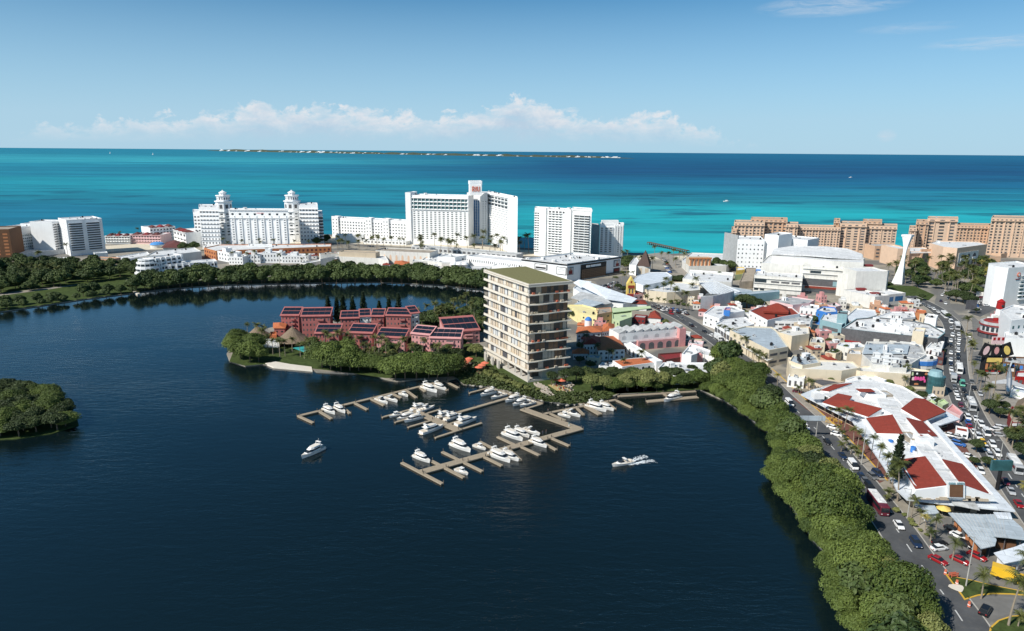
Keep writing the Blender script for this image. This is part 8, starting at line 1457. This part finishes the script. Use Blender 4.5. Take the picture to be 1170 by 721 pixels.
def busmesh(kind):
    out = {}; L2 = 11.0 if kind == 'bus' else 6.6; h = L2/2; mb = MB()
    if kind == 'bus':
        mb.loft([[(x,-1.25*k,.35),(x,-1.25*k,z1-.15),(x,-1.1*k,z1),(x,1.1*k,z1),(x,1.25*k,z1-.15),(x,1.25*k,.35)] for x, k, z1 in ((-h,.96,3.0),(-h+.15,1,3.1),(h-.3,1,3.1),(h,.93,2.9))]); out['body'] = [(mb, ['P'])]
        mb = MB(); mb.box((0,-1.26,2.0), (L2-1.2,.04,.9)); out['window'] = [(mb, ['boat_glass'])]; mb = MB(); mb.box((0,1.26,2.0), (L2-1.2,.04,.9)); out['window'].append((mb, ['boat_glass'])); mb = MB(); mb.box((h+.02,0,2.0), (.05,2.1,1.3)); out['windscreen'] = [(mb, ['boat_glass'])]
        mb = MB(); mb.box((-1,0,3.14), (L2-2.6,2.3,.1)); mb.box((-3,0,3.3), (1.8,1.5,.25)); mb.box((2,0,3.3), (1.2,1.2,.25)); out['roof'] = [(mb, ['roofwhite'])]
    else:
        mb.box((h-.9,0,1.35), (1.8,2.0,1.9)); mb.box((0,0,.6), (L2,1.0,.25)); out['cab'] = [(mb, ['P'])]; mb = MB(); mb.box((-.9,0,1.95), (L2-2.1,2.3,2.4)); out['cargo_box'] = [(mb, ['P'] if kind != 'truck_grey' else ['metalroof'])]; mb = MB(); mb.box((h+.01,0,1.75), (.05,1.8,.8)); out['windscreen'] = [(mb, ['boat_glass'])]
    out['wheel'] = []
    for x in (-h+1.6, h-1.6):
        for y in (-1,1): mb = MB(); mb.tube((x,y*1.0,.45),(x,y*1.22,.45), .45, .45, 10); out['wheel'].append((mb, ['tyre']))
    out['headlight'] = []
    for y in (-1,1): mb = MB(); mb.box((h+.02,y*.8,.8), (.08,.35,.2)); out['headlight'].append((mb, ['lamp_white']))
    return out
GEO = {}; CARS = {}; CNT = {}
NM = {'sedan':'sedan','hatch':'hatchback','suv':'suv','van':'van','pickup':'pickup_truck','bus':'bus','truck':'box_truck'}
R1f = R1; ALL = {'B': R1, 'A': R2, 'F': R3, 'S': R4}
def tangent(line, p):
    i = min(range(len(line)), key=lambda k: (line[k]-p).length_squared); a, b = line[max(i-2,0)], line[min(i+2,len(line)-1)]; d = b-a; return math.atan2(d.y, d.x)
def car(kind, col, px, py, road, where, flip=False, ang=None, z=GZ, sc=1.0):
    p = v2(at(px, py, z+.6)); a = tangent(ALL[road], p) if ang is None else ang
    if flip: a += math.pi
    loc = (p.x,p.y,z+(.02 if road else .02)); key = (kind, col)
    if key not in CARS:
        if kind not in GEO: GEO[kind] = busmesh(kind) if kind in ('bus','truck') else carmesh(kind)
        t = thing(NM[kind], 'x', NM[kind].replace('_',' ').replace('suv','car').replace('sedan','car').replace('hatchback','car'), loc, a)
        for nm, L_ in GEO[kind].items():
            for mb, ms in L_:
                o = link(nm, mb.mesh(nm, ['paint_'+col if m == 'P' else m for m in ms]), t)
                if nm == 'wheel' and kind not in ('bus','truck'):
                    xs = [v[0] for v in mb.v]; yy = max((v[1] for v in mb.v), key=abs); m3 = MB(); m3.tube(((min(xs)+max(xs))/2,yy,.33),((min(xs)+max(xs))/2,yy*1.015,.33), .19, .19, 8); link('rim', m3.mesh('rim', 'rim'), o)
        CARS[key] = t; o = t
    else: o = dup(CARS[key], loc, a)
    o.scale = (sc,)*3
    cn = {'navy':'dark blue'}.get(col, col); kn = {'suv':'SUV','hatch':'hatchback','truck':'box truck','pickup':'pickup truck'}.get(kind, kind)
    if where.startswith('#'):
        g = where[1:]; k = CNT.get((g, cn, kn), 0); CNT[(g, cn, kn)] = k+1; o['label'] = '%s %s %s, counting from the far end, %s' % (ORD[min(k, len(ORD)-1)], cn, kn, g); o['group'] = 'vehicles '+g
    else: o['label'] = ('%s %s %s' % (cn, kn, where)); 
    return o
q1 = '#left queue of the avenue'
for x, y, k, c in [(1062,350.5,'sedan','silver'),(1067,353,'hatch','white'),(1072,356,'sedan','white'),(1079.4,361,'bus','white'),(1086.5,368,'van','white'),(1087,375,'sedan','silver'),(1088.4,383,'suv','white'),(1086.6,389,'sedan','white'),(1086.4,394.5,'hatch','black'),(1086.6,403,'sedan','white'),(1086.4,411,'sedan','white'),(1086.6,415.5,'hatch','navy'),(1086.8,421.6,'sedan','white'),(1087.6,426,'hatch','white'),(1089.4,434,'truck','silver'),(1090.4,442,'sedan','grey'),(1092.7,449,'sedan','white'),(1094.5,455,'sedan','white'),(1098,463,'hatch','maroon'),(1101,469,'sedan','grey'),(1106,477,'suv','white'),(1106.5,483,'hatch','blue'),(1108,488,'hatch','red'),(1112.9,493.3,'sedan','white'),(1118.3,498.8,'suv','white'),(1122.7,505,'hatch','yellow'),(1126,512,'pickup','white'),(1131,520,'hatch','silver'),(1136,528.5,'sedan','yellow'),(1121,538,'hatch','white')]:
    car(k, c, x, y, 'A', q1 if x != 1121 else 'parked at the right side of the flat white mall by the avenue')
q2 = '#right queue of the avenue'
for x, y, k, c in [(1093.5,374,'bus','silver'),(1095.5,382,'sedan','white'),(1096,387.3,'sedan','white'),(1095.3,392,'hatch','white'),(1095,396.5,'sedan','silver'),(1095,401,'hatch','white'),(1094.7,406,'hatch','black'),(1094.8,410,'sedan','black'),(1094.6,414.5,'sedan','white'),(1096,423,'bus','white'),(1095.7,432,'hatch','maroon'),(1099.6,439,'van','green'),(1101.5,446,'sedan','black'),(1104.6,453,'sedan','black'),(1109.5,464,'bus','silver'),(1115,478,'sedan','white'),(1121.3,485,'suv','white'),(1127.2,494.8,'van','white'),(1134.2,508,'suv','white'),(1140,518,'suv','white'),(1148,529.5,'sedan','red'),(1159,533.5,'bus','silver'),(1149,550,'sedan','maroon'),(1155.4,561,'sedan','silver'),(1164,575.5,'sedan','red')]:
    car(k, c, x, y, 'A', q2)
for x, y, k, c, w, f in [(1075,343.5,'sedan','navy','driving up the bend beside the park',True),(1080.5,346.5,'sedan','white','coming down the bend beside the park',False),(1076.6,337,'sedan','white','at the park entrance, front of two white ones',False),(1080,334,'suv','white','at the park entrance behind the white sedan',False),(1083.5,341,'hatch','silver','half hidden under the park trees at the bend',False),
  (1107.5,384,'hatch','white','alone on the frontage road beside the tall palm',False),(1108,392,'van','silver','turning across the frontage road above the plaza palm',False),(1110.5,436,'sedan','grey','rear of the two dark cars on the frontage road',False),(1113,443.5,'pickup','black','front of the two dark cars on the frontage road',False),(1120,450,'hatch','silver','nosing out beside the tallest palm on the avenue',False)]:
    car(k, c, x, y, 'F', w, f)
for x, y, k, c in [(1043,343,'sedan','silver'),(1047,344.6,'hatch','white'),(1051,346,'sedan','white'),(1055,348,'sedan','grey')]: car(k, c, x, y, 'A', '#file before the avenue bend')
pk = '#car park below the park palms'
for x, y, k, c, a in [(1115.5,341,'sedan','white',2.6),(1117.5,343.5,'sedan','silver',2.6),(1115.5,346,'hatch','white',2.7),(1114.4,349.5,'hatch','blue',2.7),(1116.5,353,'sedan','white',2.9),(1127,348.5,'sedan','white',.1),(1120,339.5,'hatch','maroon',2.6)]: car(k, c, x, y, 'F', pk, ang=a)
for x, y, k, c, w, f in [(887,445,'sedan','black','first dark car on the boulevard below the bushy belt start',True),(871,429.5,'van','white','on the boulevard beside the cream hall corner',False),(902,461,'van','white','on the boulevard before the arched white shop',False),(891,471,'sedan','white','at the left kerb of the boulevard under the mangroves',True),(898.5,481,'van','silver','at the left kerb below the white sedan and mangroves',True),(918,480.6,'hatch','grey','right behind a white sedan on the boulevard',False),(921,487.6,'sedan','white','closely ahead of the grey hatchback on the boulevard',False),(914.6,494,'sedan','blue','at the left kerb opposite the forecourt',True),
  (945.4,504.5,'sedan','black','alone on the right lane above the forecourt palms',False),(962.6,520.5,'sedan','navy','behind the white van on the boulevard',False),(974.6,532,'van','white','stopped at the kerb beside the concrete pole',False),(972,545,'sedan','navy','on the left lane opposite the white van',True),(984.5,544.5,'hatch','navy','first of three dark cars below the white van',False),(988.5,549,'sedan','grey','second of three dark cars below the white van',False),(993.5,556,'suv','black','third of three dark cars below the white van',False),
  (1002.5,577.5,'bus','maroon','with a white roof beside the mangrove belt',False),(1013,580.5,'sedan','grey','passing right of the maroon bus',False),(1027.2,599.5,'sedan','white','alone on the boulevard below the maroon bus',False),(1046.5,620,'suv','navy','driving down the boulevard towards the junction',False),
  (805,378.5,'sedan','black','on the upper boulevard beside the pink arcade',False),(820.5,387,'truck','white','on the upper boulevard above the white van',False),(827,396.5,'van','white','on the upper boulevard below the white box truck',False),(790,371.5,'sedan','black','on the upper boulevard near its bend',True),(779,364,'hatch','grey','furthest dark car on the upper boulevard',False),(757,354,'sedan','white','on the far stretch of the boulevard by the red tent shop',True),(767,358,'sedan','red','on the far stretch of the boulevard by the car park hedge',False),(852,418,'sedan','silver','on the boulevard before the cream shops',True),(846,411,'hatch','grey','in the right lane before the cream shops',False),(813,383,'hatch','white','in the left lane beside the pink arcade',True)]:
    car(k, c, x, y, 'B', w, f)
for x, y, k, c, w, a in [(833,412.5,'sedan','black','parked by the long boundary wall, front',-1.0),(826,412.8,'hatch','maroon','parked by the long boundary wall, rear',-1.0),(1072,639.5,'sedan','red','leaving the boulevard into the side road',None),(1097,639.5,'sedan','red','parked along the yellow kerb of the side road',None),(1116.5,635,'sedan','red','parked under the edge of the sheet roofed market',-1.05),(1096,612,'sedan','white','parked beside the sheet roofed market',-1.1),(1089,604.5,'sedan','black','parked behind the white car by the sheet roofed market',-1.1),(1103,621.5,'hatch','black','parked between the white and the red car by the market',-1.1),(1073,625.5,'sedan','white','parked in the shade of the kerb palms',.2),(1074,620,'hatch','black','parked behind the white car in the palm shade',.2),
  (1150,660,'truck','yellow','on the side road at the right edge',None),(1126,697,'suv','black','large and alone at the mouth of the lower side road',.75),(1003,541,'suv','navy','parked at the lower end of the mall forecourt',-1.5),(997,544,'hatch','grey','parked at the lower end of the forecourt beside the dark SUV',-1.5),(952,488,'sedan','white','parked on the mall forecourt beside the yellow barriers',-.7),(956,496,'hatch','white','parked lower on the mall forecourt beside the palms',-.7),
  (1086,497,'sedan','white','parked at the mall side, first of the left row',-.8),(1094,499,'sedan','silver','parked at the mall side by the guard kiosk',-.8),(1090,503,'hatch','navy','parked at the mall side, dark one in the left row',-.8),(1095,507,'suv','blue','parked at the mall side, bright blue one',-.8),(1101,504,'sedan','black','parked at the mall side, black one near the lamp post',.3),(1107,521,'sedan','white','parked alone on the mall side below the bush',-.9),
  (1138,490,'sedan','white','in the cluster of parked cars beside the roadside thicket, leftmost',.2),(1143,488,'hatch','white','in the cluster of parked cars beside the thicket, upper middle',-.3),(1148,488.5,'sedan','silver','in the cluster of parked cars beside the thicket, right',.3),(1142,497,'hatch','silver','parked just below the cluster beside the thicket',-.2),
  (911,447,'hatch','maroon','parked outside the arched white shop',-.4),(931,399,'sedan','black','parked in the walled yard behind the cream shops',0),(915,398,'hatch','white','parked by the palms in the walled yard',1.2),(663,345,'sedan','white','parked by the yellow shop beside the tower',.2)]:
    car(k, c, x, y, 'S' if a is None else None, w, ang=a)
rr = random.Random(6); cc = ['white','silver','white','grey','black','white','red','silver','blue']
for i in range(16): car(rr.choice(('sedan','hatch','suv')), rr.choice(cc), 751+i*2.3, 349.5+i*.5+(i % 2)*1.7, 'B', '#row below the car park hedge', ang=1.1)
for i in range(12): car(rr.choice(('sedan','hatch','suv')), rr.choice(cc), 689+(i % 6)*3.2, 327+(i//6)*3.0-(i % 6)*.9, 'B', '#car park beneath the trimmed mall', ang=.9)
for i in range(10): car(rr.choice(('sedan','hatch')), rr.choice(cc), 759+(i % 5)*1.6, 297+(i//5)*5+(i % 5)*2.2, 'B', '#beach car park by the pyramid', ang=2.2)
for i in range(8): car(rr.choice(('sedan','hatch','suv')), rr.choice(cc), 706+i*3.2, 367-(i*.6), 'B', '#row behind the saw toothed roof', ang=1.3)
# ------------------------------------------------------------------ street furniture
def mast(px, py, h, lab, arm=2.0, name='street_lamp', sign=None):
    c = at(px, py); t = thing(name, lab, 'street lamp' if name == 'street_lamp' else name.replace('_',' '), c); mb = MB(); mb.tube((0,0,0), (0,0,h), .17, .09, 8); link('pole', mb.mesh('pole', 'pole'), t)
    if arm: mb = MB(); mb.tube((0,0,h-.2), (-arm,-.3,h+.4), .06); mb.box((-arm,-.3,h+.38), (.8,.3,.14)); link('lamp_head', mb.mesh('lamp_head', 'pole'), t)
    if sign: mb = MB(); mb.box((sign[0],-.2,h-sign[2]/2-.3), (sign[1],.25,sign[2])); link('sign_panel', mb.mesh('sign_panel', sign[3]), t)
    return t
mast(984,531,13,'tall concrete pole beside the white van on the boulevard',0,'utility_pole'); mast(1036.5,592.5,9,'lamp post on the pavement beside the maroon bus'); mast(1103.5,670,13,'tall lamp post on the triangular lawn',1.5); mast(1112,503,11,'lamp post between mall car park and the crowded avenue'); mast(1141,533,9,'lamp post in the queue near the green billboard')
mast(932,501,9,'pole with a wide pale sign panel across the boulevard',0,'sign_gantry',(-2,9,1.8,'metalroof')); mast(921,500,8,'thin pole left of the wide sign panel',1.2); mast(1105,466,10,'lamp post on the median of the avenue above the mall'); mast(1106,358,9,'pole with a dark square billboard by the park car park',0,'billboard',(1.2,7,6,'darkgrey')); mast(820,404,8,'lamp post beside the gabled white house'); mast(822,405,9,'second lamp post beside the gabled white house, right one'); mast(908,437,7,'lamp post before the arched white shop'); mast(804,420,8,'pole by the low white house')
t = thing('billboard', 'dark green billboard on a thick post in the middle of the avenue', 'billboard', at(1139,560)); mb = MB(); mb.tube((0,0,0),(0,0,6.5), .55, .5, 10); link('post', mb.mesh('post','black'), t); mb = MB(); mb.box((0,0,8.2), (6.2,.8,3.2)); link('panel', mb.mesh('panel','glass_teal'), t)
t = thing('roof_arch', 'long pedestrian canopy over the left pavement by the mall entrance', 'canopy', at(1060,585))
mb = MB(); mb.slab([at(1046,574,3.4),at(1057,578,3.4),at(1055,582,3.4),at(1043,577,3.4)], .15); mb.build('roof', 'roofgrey', t)
for k, (x, y, lab) in enumerate([(1080,656,'orange barrel cone at the tip of the triangular lawn'),(1107,693,'orange barrel cone at the mouth of the lower side road'),(1093,668,'orange barrel cone beside the lawn signs')]):
    c = at(x, y); t = thing('traffic_cone', lab, 'traffic cone', c); mb = MB(); mb.cyl((0,0,0), .36, 1.25, 12, .26); link('barrel', mb.mesh('barrel','cloth_coral'), t); mb = MB(); mb.cyl((0,0,.45), .35, .18, 12, .33); mb2 = mb; link('white_band', mb.mesh('white_band','white'), t)
for k, (x, y) in enumerate([(1087.5,659.5),(1090.5,660.5)]):
    c = at(x, y); t = thing('barrier', ['orange road barrier on the triangular lawn, left of two','orange road barrier on the triangular lawn, right of two'][k], 'barrier', c, .15); mb = MB(); [mb.box((0,0,z), (1.9,.12,.3)) for z in (.7,1.2)]; [mb.box((x_,0,.7), (.12,.12,1.4)) for x_ in (-.8,.8)]; link('boards', mb.mesh('boards','cloth_coral'), t)
c = at(1094,672,GZ+.2); mb = MB(); mb.prism([v2(c)+Vector((1.5*math.cos(a)+.5*math.sin(2*a), 1.5*math.sin(a))) for a in [2*math.pi*i/12 for i in range(12)]], GZ+.15, GZ+.28); tag(mb.build('stone_patch', 'concrete_pale'), 'pale concrete patch on the triangular lawn', 'slab')
for k, (x, y) in enumerate([(944,480),(948,484),(951,480),(954,487),(957,483),(955,491)]):
    c = at(x, y); t = thing('railing', 'yellow crossed railing on the mall forecourt, %s from the left' % ORD[k], 'railing', c, -.6, 'yellow railings on the forecourt'); mb = MB(); mb.box((0,0,.9), (3,.1,.12)); mb.box((0,0,.45), (3,.1,.1)); link('rail', mb.mesh('rail','kerb_yellow'), t)
    for s in (-1.4,1.4): mb = MB(); mb.box((s,0,.5), (.12,.12,1)); link('post', mb.mesh('post','kerb_yellow'), t)
